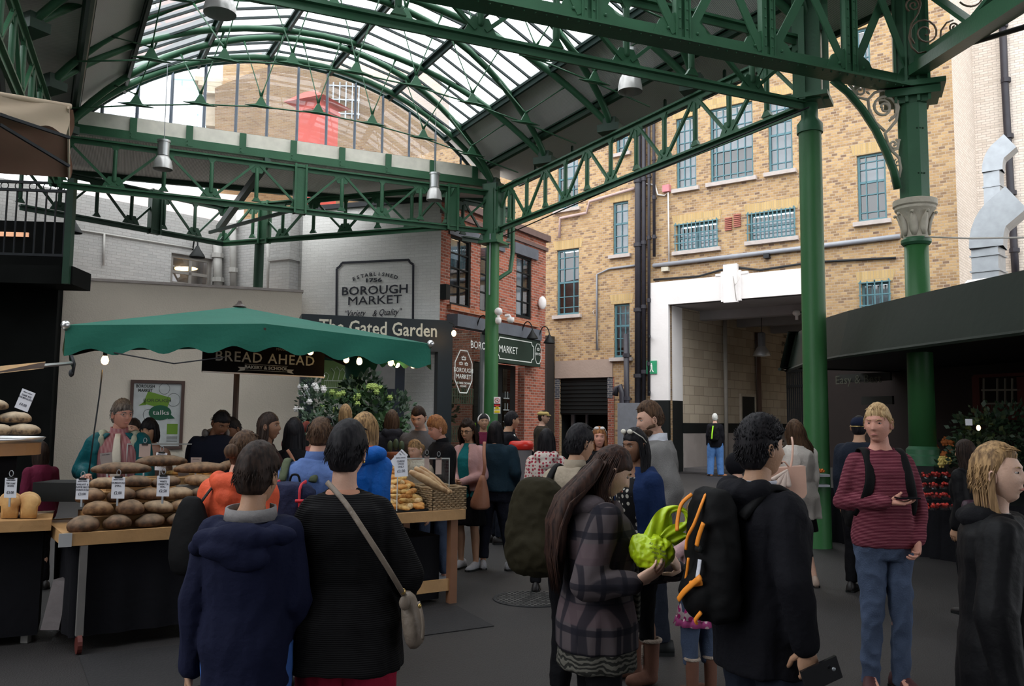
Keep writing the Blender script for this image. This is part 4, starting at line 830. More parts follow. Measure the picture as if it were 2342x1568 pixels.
# ribs, ties
def arc(s):
    r=5.54; return 3.6+math.sqrt(max(0,r*r-(s-4.375)**2))
def rib_pt(s,t0,dt): tt=t0+dt*math.sin(math.pi*s/SP)**.8; return R3(s+(.12*tt*max(0,s-5)/3.75),tt,arc(s)-.02)
TN=[0,2.28,4.57,6.85,9.13]
ordn=['first','second','third','fourth','fifth']
def ribs(i,dts):
    t=thing('arched_rib_pair',ordn[i]+' pair of green arched tubular roof ribs counting from the end window','roof rib',R3(0,TN[i],ZS),'arched ribs of the glass roof')
    for dt in dts:
        P=[rib_pt(SP*(.5-.5*math.cos(math.pi*k/28)),TN[i],dt) for k in range(29)]; mb=MB(); mb.tube(P,.062,10); mb.build('rib',M_green,t,smooth=True)
    for s in(0,SP):
        mb=MB(); c=R3(s+(.12*TN[i] if s>0 else 0),TN[i],6.92); mb.box(c,(.42,.3,.14),Rz(-.5)); mb.box(c+V((0,0,.1)),(.24,.2,.2),Rz(-.5)); mb.build('shoe',M_dgreen,t)
for i in range(5): ribs(i,(-.12,.98) if i==0 else (-.98,.98))
for i in range(4):
    tm=(TN[i]+TN[i+1])/2
    t=thing('tie_rod_chain',ordn[i]+' hanging tie-rod chain with triangular hubs counting from the end window','tie rod',R3(0,tm,ZS),'tie chains under the glass roof')
    def hz(s): return 6.98+.62*math.sin(math.pi*s/SP)
    S_=[0]+[SP*(k)/8 for k in range(1,8)]+[SP]
    for a,b_ in zip(S_,S_[1:]):
        mb=MB(); mb.tube([R3(a,tm,hz(a)),R3((a+b_)/2,tm,(hz(a)+hz(b_))/2-.005),R3(b_,tm,hz(b_))],.014,6); mb.build('tie_rod',M_green,t,smooth=True)
    for s in S_[1:-1]:
        c=R3(s,tm,hz(s)); mb=MB(); mb.slab([c+E2*.26-E1*.02,c-E2*.26-E1*.02,c-E2*.1-E1*.02+V((0,0,.04)),c-E1*.02+V((0,0,.23)),c+E2*.1-E1*.02+V((0,0,.04))],E1*.04)
        mb.tube([c+E2*.3,c+E2*.12,c,c-E2*.12,c-E2*.3],[.01,.045,.05,.045,.01],8,flat=.45); mb.build('hub_plate',M_green,t)
        for sg,ds in((-1,.30),(1,-.38)):
            s2=min(max(s+ds,.3),SP-.3); tt=TN[i] if sg<0 else TN[i+1]; e=rib_pt(s2,tt,-.98*sg if not(i==0 and sg<0) else .98)
            mb=MB(); a=c+V((0,0,.2)); mb.tube([a,a.lerp(e,.12),a.lerp(e,.8),e],[.028,.011,.011,.03],6); mb.build('hanger_rod',M_green,t,smooth=True)
# glazing and boards
FS=[1.0,2.35,3.7,5.05,6.4,7.75]; T0,T1=-.45,11.2
zs=lambda s: arc(s)+.13
g=sempty('ceiling_glazing','glazed barrel vault of the market roof','roof',R3(4,4,9)); 
for a,b_ in zip(FS,FS[1:]):
    mb=MB(); mb.quad(R3(a,T0,zs(a)),R3(b_,T0,zs(b_)),R3(b_,T1,zs(b_)),R3(a,T1,zs(a))); mb.build('pane',M_roofglass,g)
    mb=MB(); n=int((T1-T0)/.42)
    for k in range(n+1): tt=T0+(T1-T0)*k/n; mb.bar(R3(a,tt,zs(a)-.02),R3(b_,tt,zs(b_)-.02),.035,.045)
    mb.build('glazing_bars',mat('dark_glazing_bar',(.03,.045,.045),.5),g)
for k,s in enumerate(FS):
    mb=MB(); mb.bar(R3(s,T0,zs(s)-.06),R3(s,T1,zs(s)-.06),.16 if k not in(0,5) else .10,.05); mb.bar(R3(s,T0,zs(s)-.12),R3(s,T1,zs(s)-.12),.05,.12); mb.build('purlin',mat('dark_green_steel',(.012,.04,.032),.5),g)
bd=stripes('white_timber_boarding',(.38,.36,.34),(.74,.71,.68),11,'X',.8,.18,.4,'UV')
for sgn,(nm,lab) in enumerate((('ceiling_boards_right','boarded slope of the roof at the right of the glazing'),('ceiling_boards_left','boarded slope of the roof at the left of the glazing'))):
    f=(lambda s:s) if sgn==0 else (lambda s:SP-s)
    mb=MB()
    for (a,za),(b_,zb) in(((1.0,zs(1.0)),(.15,7.5)),((.15,7.5),(-1.0,7.3))):
        mb.slab([R3(f(a),T0-.2,za),R3(f(b_),T0-.2,zb),R3(f(b_),T1,zb),R3(f(a),T1,za)],(0,0,.06))
    o=struct(mb.build(nm,bd,uv=-E1),lab,'roof')
    mb=MB(); mb.tube([R3(f(.15),T0,7.38),R3(f(.15),T1,7.38)],.075,8); mb.bar(R3(f(.15),T0,7.46),R3(f(.15),T1,7.46),.18,.03); tag(mb.build('purlin_beam',M_dgreen),'dark green beam along the boarded slope, '+('right' if sgn==0 else 'left')+' side','beam')
    mb=MB(); mb.bar(R3(f(-1.0),T0-.2,7.3),R3(f(-1.0),T1,7.3),.06,.16); struct(mb.build('trim_%d'%(20+sgn),M_dgreen))
# brackets from right truss to the eave
for k in range(6):
    tt=.9+1.5*k; t=thing('eave_bracket','dark green strut propping the overhanging eave, number '+['one','two','three','four','five','six'][k]+' from the slim column','bracket',R3(0,tt,6.8),'eave struts')
    mb=MB(); mb.bar(R3(-.02,tt,6.84),R3(-.85,tt,7.2),.06,.07); mb.build('strut',M_dgreen,t); mb=MB(); mb.cap(R3(-.55,tt,7.0),R3(-.55,tt,7.28),.03,.03,6); mb.build('peg',M_dgreen,t)
# gable end
gt=-.42
t=sempty('window_21','big arched end window with slim mullions under the glass vault','window',R3(4.4,gt,7.45))
P=[R3(s,gt,7.46) for s in(.62,SP-.62)]; arcp=[R3(s,gt,arc(s)) for s in [SP-.62-(SP-1.24)*k/20 for k in range(21)]]
mb=MB(); mb.add(P+arcp,[tuple(range(len(P+arcp)))]); mb.build('pane',glass('gable_glass',(.96,.97,.97),.05,.02,.04),t)
mb=MB()
for k in range(1,14): s=SP*k/14; mb.bar(R3(s,gt,7.46),R3(s,gt,arc(s)),.045,.06)
mb.build('mullions',mat('grey_blue_mullion',(.16,.19,.24),.5),t)
mb=MB(); mb.bar(R3(.2,gt,7.44),R3(SP-.2,gt,7.44),.12,.06); mb.build('window_sill',mat('dark_green_steel',(.012,.04,.032)),t)
mb=MB(); pts=[R3(s,gt,arc(s)) for s in [SP*k/30 for k in range(31)]]; mb.tube(pts,.04,6); mb.build('arched_frame',MC['dark_green_steel'],t)
t=thing('gable_beam','green and white panelled beam under the arched end window','beam',R3(SP/2,-.3,7.0))
mb=MB(); mb.bar(R3(-.3,-.3,7.28),R3(SP+.3,-.3,7.28),.05,.32); mb.build('white_panel',mat('cream_panel',(.84,.78,.68),.7),t)
mb=MB(); mb.bar(R3(-.3,-.27,7.06),R3(SP+.3,-.27,7.06),.10,.17); mb.build('bottom_flange',M_green,t)
for k in range(9):
    s=.35+k*(SP-.5)/8; mb=MB(); mb.bar(R3(s,-.24,7.0),R3(s,-.24,7.42),.05,.13,E2); 
    for z in(7.03,7.1): mb.ell(R3(s+.04,-.2,z),(.012,.012,.012),u=6,w=4)
    mb.build('batten',M_green,t)
mb=MB(); mb.slab([R3(-.6,-.4,7.0),R3(SP+.6,-.4,7.0),R3(SP+.6,-3.4,7.02),R3(2.0,-2.6,7.02),R3(-.6,-1.3,7.02)],(0,0,.08)); struct(mb.build('ceiling_soffit',bd,uv=E2),'grey slatted soffit beyond the long level truss','roof')
mb=MB(); mb.bar(R3(2.0,-2.6,6.98),R3(SP+.6,-3.4,6.98),.1,.14); mb.bar(R3(-.6,-1.3,6.98),R3(2.0,-2.6,6.98),.1,.14); struct(mb.build('trim_22',M_dgreen))
# red tower base beam and cross pieces between trusses
mb=MB(); mb.bar(R3(5.4,-3.2,6.0),R3(5.0,-.2,6.9),.12,.16); mb.bar(R3(5.6,-3.2,5.9),R3(4.2,-.0,6.0),.05,.07); tag(mb.build('raking_brace',M_dgreen),'dark raking brace between the long truss and the rear truss','brace')
# unseen opaque roofs over viewer and left, skylights added to brighten the interior
rd=mat('dark_roof_underside',(.05,.055,.05),.9)
mb=MB()
for (s0,s1,t0,t1) in((-1,15,T1,T1+.8),(-1,4,T1+.8,15.5),(-1,15,15.5,30),(14,15,T1+.8,15.5)): mb.slab([R3(s0,t0,9.3),R3(s1,t0,9.3),R3(s1,t1,9.3),R3(s0,t1,9.3)],(0,0,.2))
mb.slab([R3(-1,T1+.02,9.3),R3(-12,T1+.5,8.5),R3(-12,30,8.5),R3(-1,30,9.3)],(0,0,.2)); struct(mb.build('ceiling_near',rd),'dark roof above the viewer','roof')
mb=MB(); mb.quad(R3(4,T1+.8,9.4),R3(14,T1+.8,9.4),R3(14,15.5,9.4),R3(4,15.5,9.4)); struct(mb.build('ceiling_added_skylight',M_roofglass),'unseen rooflight added over the viewer to brighten the interior','roof')
mb=MB()
for (s0,s1) in((SP+1,SP+1.3),(SP+8,SP+9)): mb.slab([R3(s0,-2.5,7.4),R3(s1,-2.5,7.4),R3(s1,T1,7.4),R3(s0,T1,7.4)],(0,0,.2))
struct(mb.build('ceiling_left',rd),'dark roof over the left side','roof')
mb=MB(); mb.quad(R3(SP+1.3,-2.5,7.5),R3(SP+8,-2.5,7.5),R3(SP+8,T1,7.5),R3(SP+1.3,T1,7.5)); struct(mb.build('ceiling_left_added_skylight',M_roofglass),'unseen rooflight added over the left side to brighten the interior','roof')
# pendant lamps
def hlamp(px,ytop,ybot,wpx,Y,ztop,label):
    c=at(px,ybot,Y); r=wpx*Y/FPX/2; t=thing('pendant_lamp',label,'lamp',c); h=(ybot-ytop)*Y/FPX
    mb=MB(); mb.tube([c+V((0,0,h)),V((c.x,c.y,ztop))],.007,5); mb.build('chain',M_steel,t)
    mb=MB(); mb.lathe([(.62*r,h*.46),(.62*r,h*.93),(.7*r,h*.93),(.7*r,h),(.2*r,h*1.02)],c,18); mb.build('gear_housing',M_alu,t,smooth=True,sharp=35)
    mb=MB(); mb.lathe([(r,0),(.98*r,h*.12),(.86*r,h*.3),(.6*r,h*.44),(.3*r,h*.48)],c,26,False); mb.build('dome_reflector',mat('ribbed_polycarbonate',(.62,.60,.58),.25,.35,.1,10),t,smooth=True)
hlamp(372,318,387,44,16.0,8.6,'silver bell pendant lamp above the left end of the level truss')
hlamp(993,393,458,37,18.2,8.3,'silver bell pendant lamp beside the slim green column')
hlamp(1441,108,210,58,12.6,7.6,'large silver bell pendant lamp under the riveted girder')
hlamp(503,-70,32,76,9.3,8.8,'silver bell pendant lamp cut off by the top of the photo')
# cables
def cable(pts,r,label,m_=None): mb=MB(); mb.tube(pts,r,6); return tag(mb.build('cable',m_ or M_iron,smooth=True),label,'cable')
cable([at(2115,137,10.6),at(2200,105,9.6),at(2342,62,8.4),at(2500,0,7.5)],.03,'thick dark cable sagging to the upper right corner')
cable([at(1150,540,19.0),at(1400,430,15.2),at(1640,332,12.5),at(1850,245,11)],.012,'thin cable running below the right-hand truss')
cable([at(2116,541,10.8),at(2220,545,10),at(2342,543,9)],.012,'thin pale string tied to the cream capital',MC['white_cable'])
cable([at(1050,-5,8.6),at(1080,18,8.9),at(1200,38,9.2),at(1400,66,9.9),at(1560,88,10.3)],.015,'thin pipe along the heavy girder')
# things on the slim column
def warncol():
    n=V((-.02,-1,0)); 
    for y,k,l in((919,'r','red prohibition notice on the slim green column'),(934,'y','yellow hazard notice on the slim green column, below the red one')):
        warn(at(1137,y,19.0),(1,0,0),.15,l,k)
warncol()
c=at(1140,712,18.95); t=thing('globe_camera','white globe camera with a dome below on the slim green column','camera',c)
mb=MB(); mb.ell(c,(.09,.09,.09)); mb.build('globe',M_white,t,smooth=True); mb=MB(); mb.tube([c-V((0,0,.08)),c-V((0,0,.14))],.03); mb.lathe([(.06,-.14),(.07,-.2),(.065,-.25),(.03,-.29)],c,14); mb.build('dome',M_white,t,smooth=True)
c=at(1168,728,19.0); t=thing('dome_camera','white dome camera on a short arm right of the slim green column','camera',c)
mb=MB(); mb.tube([c+V((-.13,0,.06)),c+V((-.03,0,.07)),c],.03); mb.build('arm',M_white,t); mb=MB(); mb.lathe([(.08,.02),(.08,-.05),(.05,-.1)],c,14); mb.build('dome',M_white,t,smooth=True)
# ================================================================ right-hand dark green canopy
cb=[at(2560,735,6.4)]+[onz(x,y,2.5) for x,y in((2342,755),(2220,771),(2110,786),(2010,800),(1920,813),(1850,826),(1800,845))]+[onz(1783,833,2.56)]
ct=[H3(p,0) for p in cb]
# top edge 0.6 above and pushed outwards a little
tz=[3.12]*len(cb)
t=thing('market_canopy','dark olive green curved canopy of the fruit and flower stall at right','canopy',(4.6,10,2.5))
out=V((.18,.1,0)); mb=MB(); n=len(cb)
vs=[H3(p,2.5) for p in cb]+[H3(p+out,tz[i]) for i,p in enumerate(cb)]
mb.add(vs,[(i,i+1,n+i+1,n+i) for i in range(n-1)]); far=[H3(p+V((9,3,0)),3.5) for p in cb]; mb.add([vs[n+i] for i in range(n)]+far,[(i,i+1,n+i+1,n+i) for i in range(n-1)]); 
mb.build('fascia',mat('olive_green_paint',(.013,.019,.013),.6,0,.15,1.5,.1,10,spec=.2),t)
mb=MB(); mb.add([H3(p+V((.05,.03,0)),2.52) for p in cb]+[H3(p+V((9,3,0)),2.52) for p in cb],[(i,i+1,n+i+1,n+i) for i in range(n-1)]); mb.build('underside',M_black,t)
mb=MB(); mb.tube([H3(p,2.48) for p in cb],.03,6); mb.build('bottom_lip',MC['olive_green_paint'],t)
p=vs[-1]; mb=MB(); mb.slab([H3(p,2.5),H3(p+V((9,3,0)),2.5),H3(p+V((9,3,0)),3.4),H3(p+out,3.12)],(0,.05,0)); mb.build('end_panel',MC['olive_green_paint'],t)
# interior of stall
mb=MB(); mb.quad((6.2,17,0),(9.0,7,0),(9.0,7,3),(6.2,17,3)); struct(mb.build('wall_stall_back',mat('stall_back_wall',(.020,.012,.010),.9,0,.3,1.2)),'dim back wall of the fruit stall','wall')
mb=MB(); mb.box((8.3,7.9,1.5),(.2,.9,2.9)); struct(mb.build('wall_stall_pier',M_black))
wx=Wall((7.6,11.6),(.42,-.9))
def wbm(name,label,cat,W,x0,y0,x1,y1,dep,m_,off=0): return wbox(W,x0,y0,x1,y1,dep,name,label,cat,m_,off)
tt_=sempty('window_22','dim red-framed window with white glazing bars inside the stall','window',wx.pt(0,1.6))
red=mat('dark_red_paint',(.10,.016,.010),.6)
for (x0,y0,x1,y1) in((2232,860,2245,960),(2245,925,2342,960),(2335,860,2380,960),(2232,850,2380,864)):
    ua,za=wx.hit(x0,y1);ub,zb=wx.hit(x1,y0); mb=MB(); wb(mb,wx,min(ua,ub),max(ua,ub),za,zb,0,.06); mb.build('red_frame',red,tt_)
mb=MB()
for x in(2255,2286,2304,2320): mb.bar(wx.pt(*wx.hit(x,922),.05),wx.pt(*wx.hit(x,865),.05),.02,.02)
for y in(923,892): mb.bar(wx.pt(*wx.hit(2250,y),.05),wx.pt(*wx.hit(2340,y-1),.05),.02,.025)
mb.build('glazing_bars',mat('dim_white_bars',(.30,.26,.20),.7),tt_)
rp_=Wall((6.4,14.5),(.42,-.9))
mb=MB()
for (x0,y0,x1,y1,mm) in((1920,850,2040,875,0),(1975,905,2045,925,0)):
    ua,za=rp_.hit(x0,y1);ub,zb=rp_.hit(x1,y0); wb(mb,rp_,min(ua,ub),max(ua,ub),za,zb,0,.05)
tag(mb.build('stall_sign',mat('dim_sign_board',(.035,.035,.03),.7)),'dim dark board with faint lettering under the canopy','sign')
text('Easy & Best',.22,mat('faint_lettering',(.11,.11,.08),.8),rp_.pt(rp_.hit(1968,868)[0],rp_.hit(1968,868)[1],.07),rp_.d,name='sign_lettering').__setitem__('label','faint cream words reading Easy & Best beneath the canopy')
bpy.data.objects['sign_lettering']['category']='lettering'
# ================================================================ BREAD STALL
random.seed(7)
M_wood=mat('pale_pine_board',(.42,.24,.10),.6,0,.25,5,.2,20)
M_drape=mat('black_cloth_drape',(.008,.008,.010),.9,0,.2,3,.3,15,.1)
M_card=mat('white_price_card',(.62,.62,.66),.7,0,.03); M_ink=mat('card_ink',(.05,.05,.07),.8,0,0)
M_pers=glass('perspex',(.92,.95,.95),.03)
def crust(name,c1,c2,flour=.5,fs=18):
    m=bpy.data.materials.new(name); m.use_nodes=True; nt,b=nodes(m); L=nt.links.new; b.inputs['Roughness'].default_value=.75; b.inputs['Specular IOR Level'].default_value=.25
    t=nt.nodes.new('ShaderNodeTexCoord'); n=nt.nodes.new('ShaderNodeTexNoise'); n.inputs['Scale'].default_value=fs; n.inputs['Detail'].default_value=6; L(t.outputs['Object'],n.inputs['Vector'])
    cr=nt.nodes.new('ShaderNodeValToRGB'); L(n.outputs[0],cr.inputs[0]); e=cr.color_ramp.elements; e[0].position=.35; e[0].color=(*c1,1); e[1].position=.62; e[1].color=(*c2,1)
    g=nt.nodes.new('ShaderNodeNewGeometry'); sx=nt.nodes.new('ShaderNodeSeparateXYZ'); L(t.outputs['Normal'],sx.inputs[0])
    mr=nt.nodes.new('ShaderNodeMapRange'); mr.inputs[1].default_value=.1; mr.inputs[2].default_value=.9; L(sx.outputs['Z'],mr.inputs[0])
    n2=nt.nodes.new('ShaderNodeTexNoise'); n2.inputs['Scale'].default_value=9; n2.inputs['Detail'].default_value=8; L(t.outputs['Object'],n2.inputs['Vector'])
    mu=nt.nodes.new('ShaderNodeMath'); mu.operation='MULTIPLY'; L(mr.outputs[0],mu.inputs[0]); L(n2.outputs[0],mu.inputs[1]); m3=nt.nodes.new('ShaderNodeMath'); m3.operation='MULTIPLY'; m3.inputs[1].default_value=flour*1.6; m3.use_clamp=True; L(mu.outputs[0],m3.inputs[0])
    mx=nt.nodes.new('ShaderNodeMix'); mx.data_type='RGBA'; L(m3.outputs[0],mx.inputs[0]); L(cr.outputs[0],mx.inputs[6]); mx.inputs[7].default_value=(.52,.42,.30,1); L(mx.outputs[2],b.inputs['Base Color'])
    bp=nt.nodes.new('ShaderNodeBump'); bp.inputs['Strength'].default_value=.6; bp.inputs['Distance'].default_value=.01; L(n.outputs[0],bp.inputs['Height']); L(bp.outputs[0],b.inputs['Normal'])
    return m
CR=[crust('dark_rye_crust',(.035,.018,.010),(.13,.062,.03),.28),crust('brown_crust',(.06,.026,.012),(.19,.09,.04),.3),crust('golden_brown_crust',(.10,.045,.018),(.27,.14,.06),.3),crust('pale_flour_crust',(.09,.045,.02),(.26,.15,.075),.5)]
T0_=onz(149,1222,.80); T1_=onz(1062,1166,.80); td=(T1_-T0_).normalized(); tn=V((-td.y,td.x,0))   # tn points away from the viewer
def TP(u,v,z=.8): p=T0_+td*u+tn*v; return V((p.x,p.y,z))
def tu(px): # u on the table front line
    r=ray(px,1200); 
    # intersection of the vertical plane of the front edge with the pixel column
    n=tn; t=T0_.dot(n)/r.dot(n); return (r*t-T0_).dot(td)
LT=(T1_-T0_).length
uA=tu(462)+.5; uB=tu(905)
def table(name,label,u0,u1,dep,legs,skirt):
    t=thing(name,label,'table',TP((u0+u1)/2,dep/2,0))
    mb=MB(); mb.bar(TP(u0,dep/2,.79),TP(u1,dep/2,.79),dep,.02); mb.build('table_top',M_wood,t)
    for v,a,b_ in((0,u0,u1),(dep,u0,u1)): mb=MB(); mb.bar(TP(a,v,.765),TP(b_,v,.765),.03,.085); mb.build('edge_board',M_wood,t)
    for u in(u0,u1): mb=MB(); mb.bar(TP(u,0,.765),TP(u,dep,.765),.03,.085); mb.build('edge_board',M_wood,t)
    if skirt:
        mb=MB(); pts=[]; per=[TP(u0+.06,.06),TP(u1-.06,.06),TP(u1-.06,dep-.06),TP(u0+.06,dep-.06)]
        for i in range(4):
            a,b_=per[i],per[(i+1)%4]; n=int((b_-a).length/.05)
            for k in range(n): p=a.lerp(b_,k/n); nn=(b_-a).cross(V((0,0,1))).normalized(); pts.append((p,nn))
        R=[[H3(p+nn*(.004+.016*math.sin(i*1.3)*f),.74*(1-f)+.10*f) for i,(p,nn) in enumerate(pts)] for f in(0,.5,1)]
        mb.loft(R,False); mb.build('cloth_skirt',M_drape,t,smooth=True)
    return t
t=table('bread_table','wide wooden bread stall table with black cloth skirt and pale front board',0,uA,.95,0,True)
for u,v in((.12,.02),(.12,.9),(uA-.1,.02),(uA-.1,.9)):
    mb=MB(); mb.bar(TP(u,v-.01,.12),TP(u,v-.01,.72),.045,.045,td); mb.build('leg',mat('dull_metal_leg',(.20,.19,.18),.5,.4),t)
    mb=MB(); c=TP(u,v-.01,.065); mb.tube([c-td*.015,c+td*.015],.065,16); mb.bar(c+V((0,0,.05)),c,.05,.012,td); mb.build('caster',mat('red_caster',(.10,.02,.015),.5),t)
mb=MB(); mb.box(TP(.0,-.018,.765),(.08,.008,.09),frame(td)); mb.build('tape_corner',mat('grey_tape',(.42,.42,.42),.6),t)
t2=table('pastry_table','wooden pastry table with a sturdy right leg and low shelf',uA+.06,LT,1.0,0,False)
for u,v in((uA+.1,.05),(LT-.09,.05),(LT-.09,.93),(uA+.1,.93)):
    mb=MB(); mb.bar(TP(u,v,0),TP(u,v,.73),.07,.07,td); mb.build('leg',mat('worn_brown_wood',(.20,.09,.045),.65,0,.2,5),t2)
mb=MB(); mb.bar(TP(uA+.1,.05,.16),TP(LT-.09,.05,.16),.03,.10); mb.build('low_rail',M_wood,t2)
mb=MB(); mb.bar(TP(uA+.15,.5,.3),TP(LT-.16,.5,.3),.7,.55); mb.build('black_under_crate',M_drape,t2)
# loaves -------------------------------------------------------------
def loaf_mesh(name,rx,ry,rz,m,seed,slash=True):
    mb=MB(); mb.ell((0,0,0),(rx,ry,rz),u=20,w=12); me=mb.mesh(name,True)
    for v in me.vertices:
        c=v.co; q=V((c.x/rx,c.y/ry,c.z/rz)); n=noise.noise(V((c.x*14+seed,c.y*14,c.z*14)))
        k=1+.05*n
        if q.z<-.35: c.z=-.35*rz-(abs(q.z)-.35)*rz*.35
        if slash and q.z>.4 : k-= .035*max(0,math.cos(q.x*9+seed))*(q.z)
        v.co=V((c.x*k,c.y*k,c.z*k))
    me.materials.append(m); return me
LM={'batard':[loaf_mesh('loaf',.17,.085,.062,CR[i%4],i*3.1) for i in range(4)],'boule':[loaf_mesh('loaf',.105,.10,.07,CR[i%3],i*5.3) for i in range(3)],'long':[loaf_mesh('loaf',.26,.095,.07,CR[i%2],i*2.2) for i in range(2)]}
def put(me,p,rot,name,label,cat,group,sc=1.0):
    o=bpy.data.objects.new(name,me); C.objects.link(o); o.location=p; o.rotation_euler=rot; o.scale=(sc,)*3; tag(o,label,cat,group); return o
yt=math.atan2(td.y,td.x)
G='sourdough loaves heaped on the bread table'
# front face of the heap: rows from pixel survey (px, row)
LAB={0:'crusty loaf in the bottom row of the bread heap, place ',1:'oval loaf in the second row of the bread heap, place ',2:'oval loaf in the third row of the bread heap, place ',3:'floury loaf in the fourth row of the bread heap, place '}
NUM=['one','two','three','four','five','six','seven','eight','nine','ten','eleven','twelve','thirteen']
LM['small']=[loaf_mesh('loaf',.112,.085,.056,CR[i%4],i*3.7) for i in range(4)]
for r,(z,v) in enumerate(((.848,.10),(.935,.16),(1.02,.23),(1.105,.30))):
    u0=.04+.03*r; u1=uA-.08-.04*r; n=int((u1-u0)/.215)+1
    for k in range(n):
        u=u0+.09+(u1-u0-.18)*k/(n-1)+random.uniform(-.015,.015)+(.05 if r%2 and k<n-1 else 0)
        me=random.choice(LM['small']) if k>1 or r==3 else random.choice(LM['boule'])
        put(me,TP(u,v+random.uniform(-.02,.02),z+random.uniform(-.006,.006)),(random.uniform(-.15,.15),random.uniform(-.12,.12),yt+random.uniform(-.35,.35)),'loaf',LAB[r]+NUM[k]+' from the left','bread',G,random.uniform(.92,1.02))
for k,(u,v,z) in enumerate(((.42,.46,1.20),(1.0,.46,1.19),(.75,.66,1.24),(1.35,.62,1.2))):
    put(LM['long'][k%2],TP(u,v,z),(0,0,yt+.2*(k-1)),'loaf','very long dark loaf lying behind the price cards, place '+NUM[k]+' from the left','bread',G,.8)
# hidden step that carries the heap
mb=MB()
for k in range(4): mb.slab([TP(.2+.04*k,.24+k*.075,.80),TP(uA-.15,.24+k*.075,.80),TP(uA-.15,.85,.80),TP(.2+.04*k,.85,.80)],(0,0,.08*(k+1)))
tag(mb.build('stepped_riser',M_wood),'stepped wooden riser carrying the heaped loaves','riser')
# price cards ---------------------------------------------------------
def card(px,py,hpx,Y,label,tilt=0,lines=(),clip=True,m_=None,wf=.62,pole=None,price='£2.00',yaw=0,dim=False):
    c=at(px,py,Y); h=hpx*Y/FPX; w_=h*wf; t=thing('price_card',label,'price card',c); x=V((math.cos(tilt)*math.cos(yaw),math.cos(tilt)*math.sin(yaw),math.sin(tilt))); up=V((-math.sin(tilt),0,math.cos(tilt))); n=x.cross(up)
    mb=MB(); mb.slab([c-x*w_/2-up*h/2,c+x*w_/2-up*h/2,c+x*w_/2+up*h/2,c-x*w_/2+up*h/2],n*-.003); mb.build('card',m_ or M_card,t)
    y=.25
    for i,l in enumerate(lines): text(l,h*.13,M_ink,c+up*h*(.22-.13*i)+n*.0015,x,up,parent=t,sx=.85,ext=.0005)
    if price: text(price,h*.19,M_ink,c-up*h*.24+n*.0015,x,up,parent=t,sx=.9,ext=.0005)
    text('BREAD AHEAD',h*.07,M_ink,c+up*h*.38+n*.0015,x,up,parent=t,ext=.0005)
    if clip:
        mb=MB(); mb.bar(c+up*h*.5-x*w_*.28,c+up*h*.5+x*w_*.28,.012,h*.1,n); mb.build('bulldog_clip',M_black,t)
        mb=MB(); P=[c+up*(h*.56)+x*(.014*math.cos(a))+up*(.022+.02*math.sin(a)) for a in [math.pi*2*i/10 for i in range(11)]]; mb.tube(P,.0025,5); mb.build('wire_loop',M_steel,t)
    if pole: mb=MB(); mb.bar(c-up*h*.5,c-up*(h*.5+pole),.012,.006); mb.build('holder',M_steel,t)
    return t
card(188,1118,46,5.95,'price card for seeded loaves, leftmost of the three clipped to the heap',lines=('WALNUT &','THYME BROT','SOURDOUGH'),price='£3.00',pole=.05)
card(270,1115,48,6.05,'price card in the middle of the three clipped to the heap',lines=('SOURDOUGH','SMALL'),price='£2.80',pole=.05)
card(373,1111,46,6.1,'price card reading £2.50, rightmost of the three clipped to the heap',lines=('WHITE','CIABATTA','ROLL'),price='£2.50',pole=.05)
card(368,1055,40,6.9,'price card standing higher behind the heap, beside the pink-topped woman',lines=('LARGE','SOURDOUGH','LOAF'),price='£4.00',tilt=-.05,pole=.1)
dm=mat('back_of_card',(.20,.17,.16),.8)
card(243,1053,36,6.7,'grey back of a price card in front of the stallholder at left',m_=dm,price='',clip=False,tilt=.12,pole=.12,wf=.75)
card(331,1030,30,6.9,'pinkish price card clipped high in front of the stallholder',m_=mat('pinkish_card',(.32,.24,.21),.8),price='',tilt=0,pole=.15,wf=.85)
card(417,1071,34,7.0,'tilted grey card behind the bread, right of the heap',m_=dm,price='',clip=False,tilt=.25,pole=.08,wf=.7)
card(448,1062,32,7.2,'pinkish upright card behind the boy, near the toasts',m_=MC['pinkish_card'],price='',clip=False,pole=.1,wf=.75)
card(917,1065,48,6.65,'white price card on the pastries, curled wire in front',lines=('CHEESE','STICK','ONLY'),price='£2.00',tilt=.06,clip=False,pole=.0)
card(912,1048,40,6.9,'second price card tilted behind the pastry card',lines=('TWISTS',),price='',tilt=-.75,clip=False,wf=.5,pole=.18)
card(1003,1065,38,7.5,'narrow pinkish tag clipped to the perspex screen, right one',m_=MC['pinkish_card'],price='',wf=.36)
card(976,1060,36,7.5,'narrow pinkish tag clipped to the perspex screen, left one',m_=MC['pinkish_card'],price='',wf=.3)
# perspex screens
def screen(px0,px1,ytop,z0,Y0,Y1,label):
    a=at(px0,ytop,Y0); b_=at(px1,ytop,Y1); t=thing('perspex_screen',label,'screen',H3(a.lerp(b_,.5),z0))
    mb=MB(); mb.quad(H3(a,z0),H3(b_,z0),b_,a); mb.build('panel',M_pers,t); mb=MB(); mb.bar(a,b_,.008,.012); mb.bar(H3(b_,z0),b_,.008,.008); mb.bar(H3(a,z0),a,.008,.008); mb.build('polished_edge',mat('clear_edge',(.45,.47,.46),.2),t)
screen(150,415,1093,.82,6.05,6.9,'low perspex screen across the front of the bread heap') if False else None
screen(292,500,1015,1.0,7.2,8.0,'clear perspex screen in front of the stallholders')
screen(910,1028,1048,.82,7.35,7.9,'clear perspex screen at the right end of the pastry table')
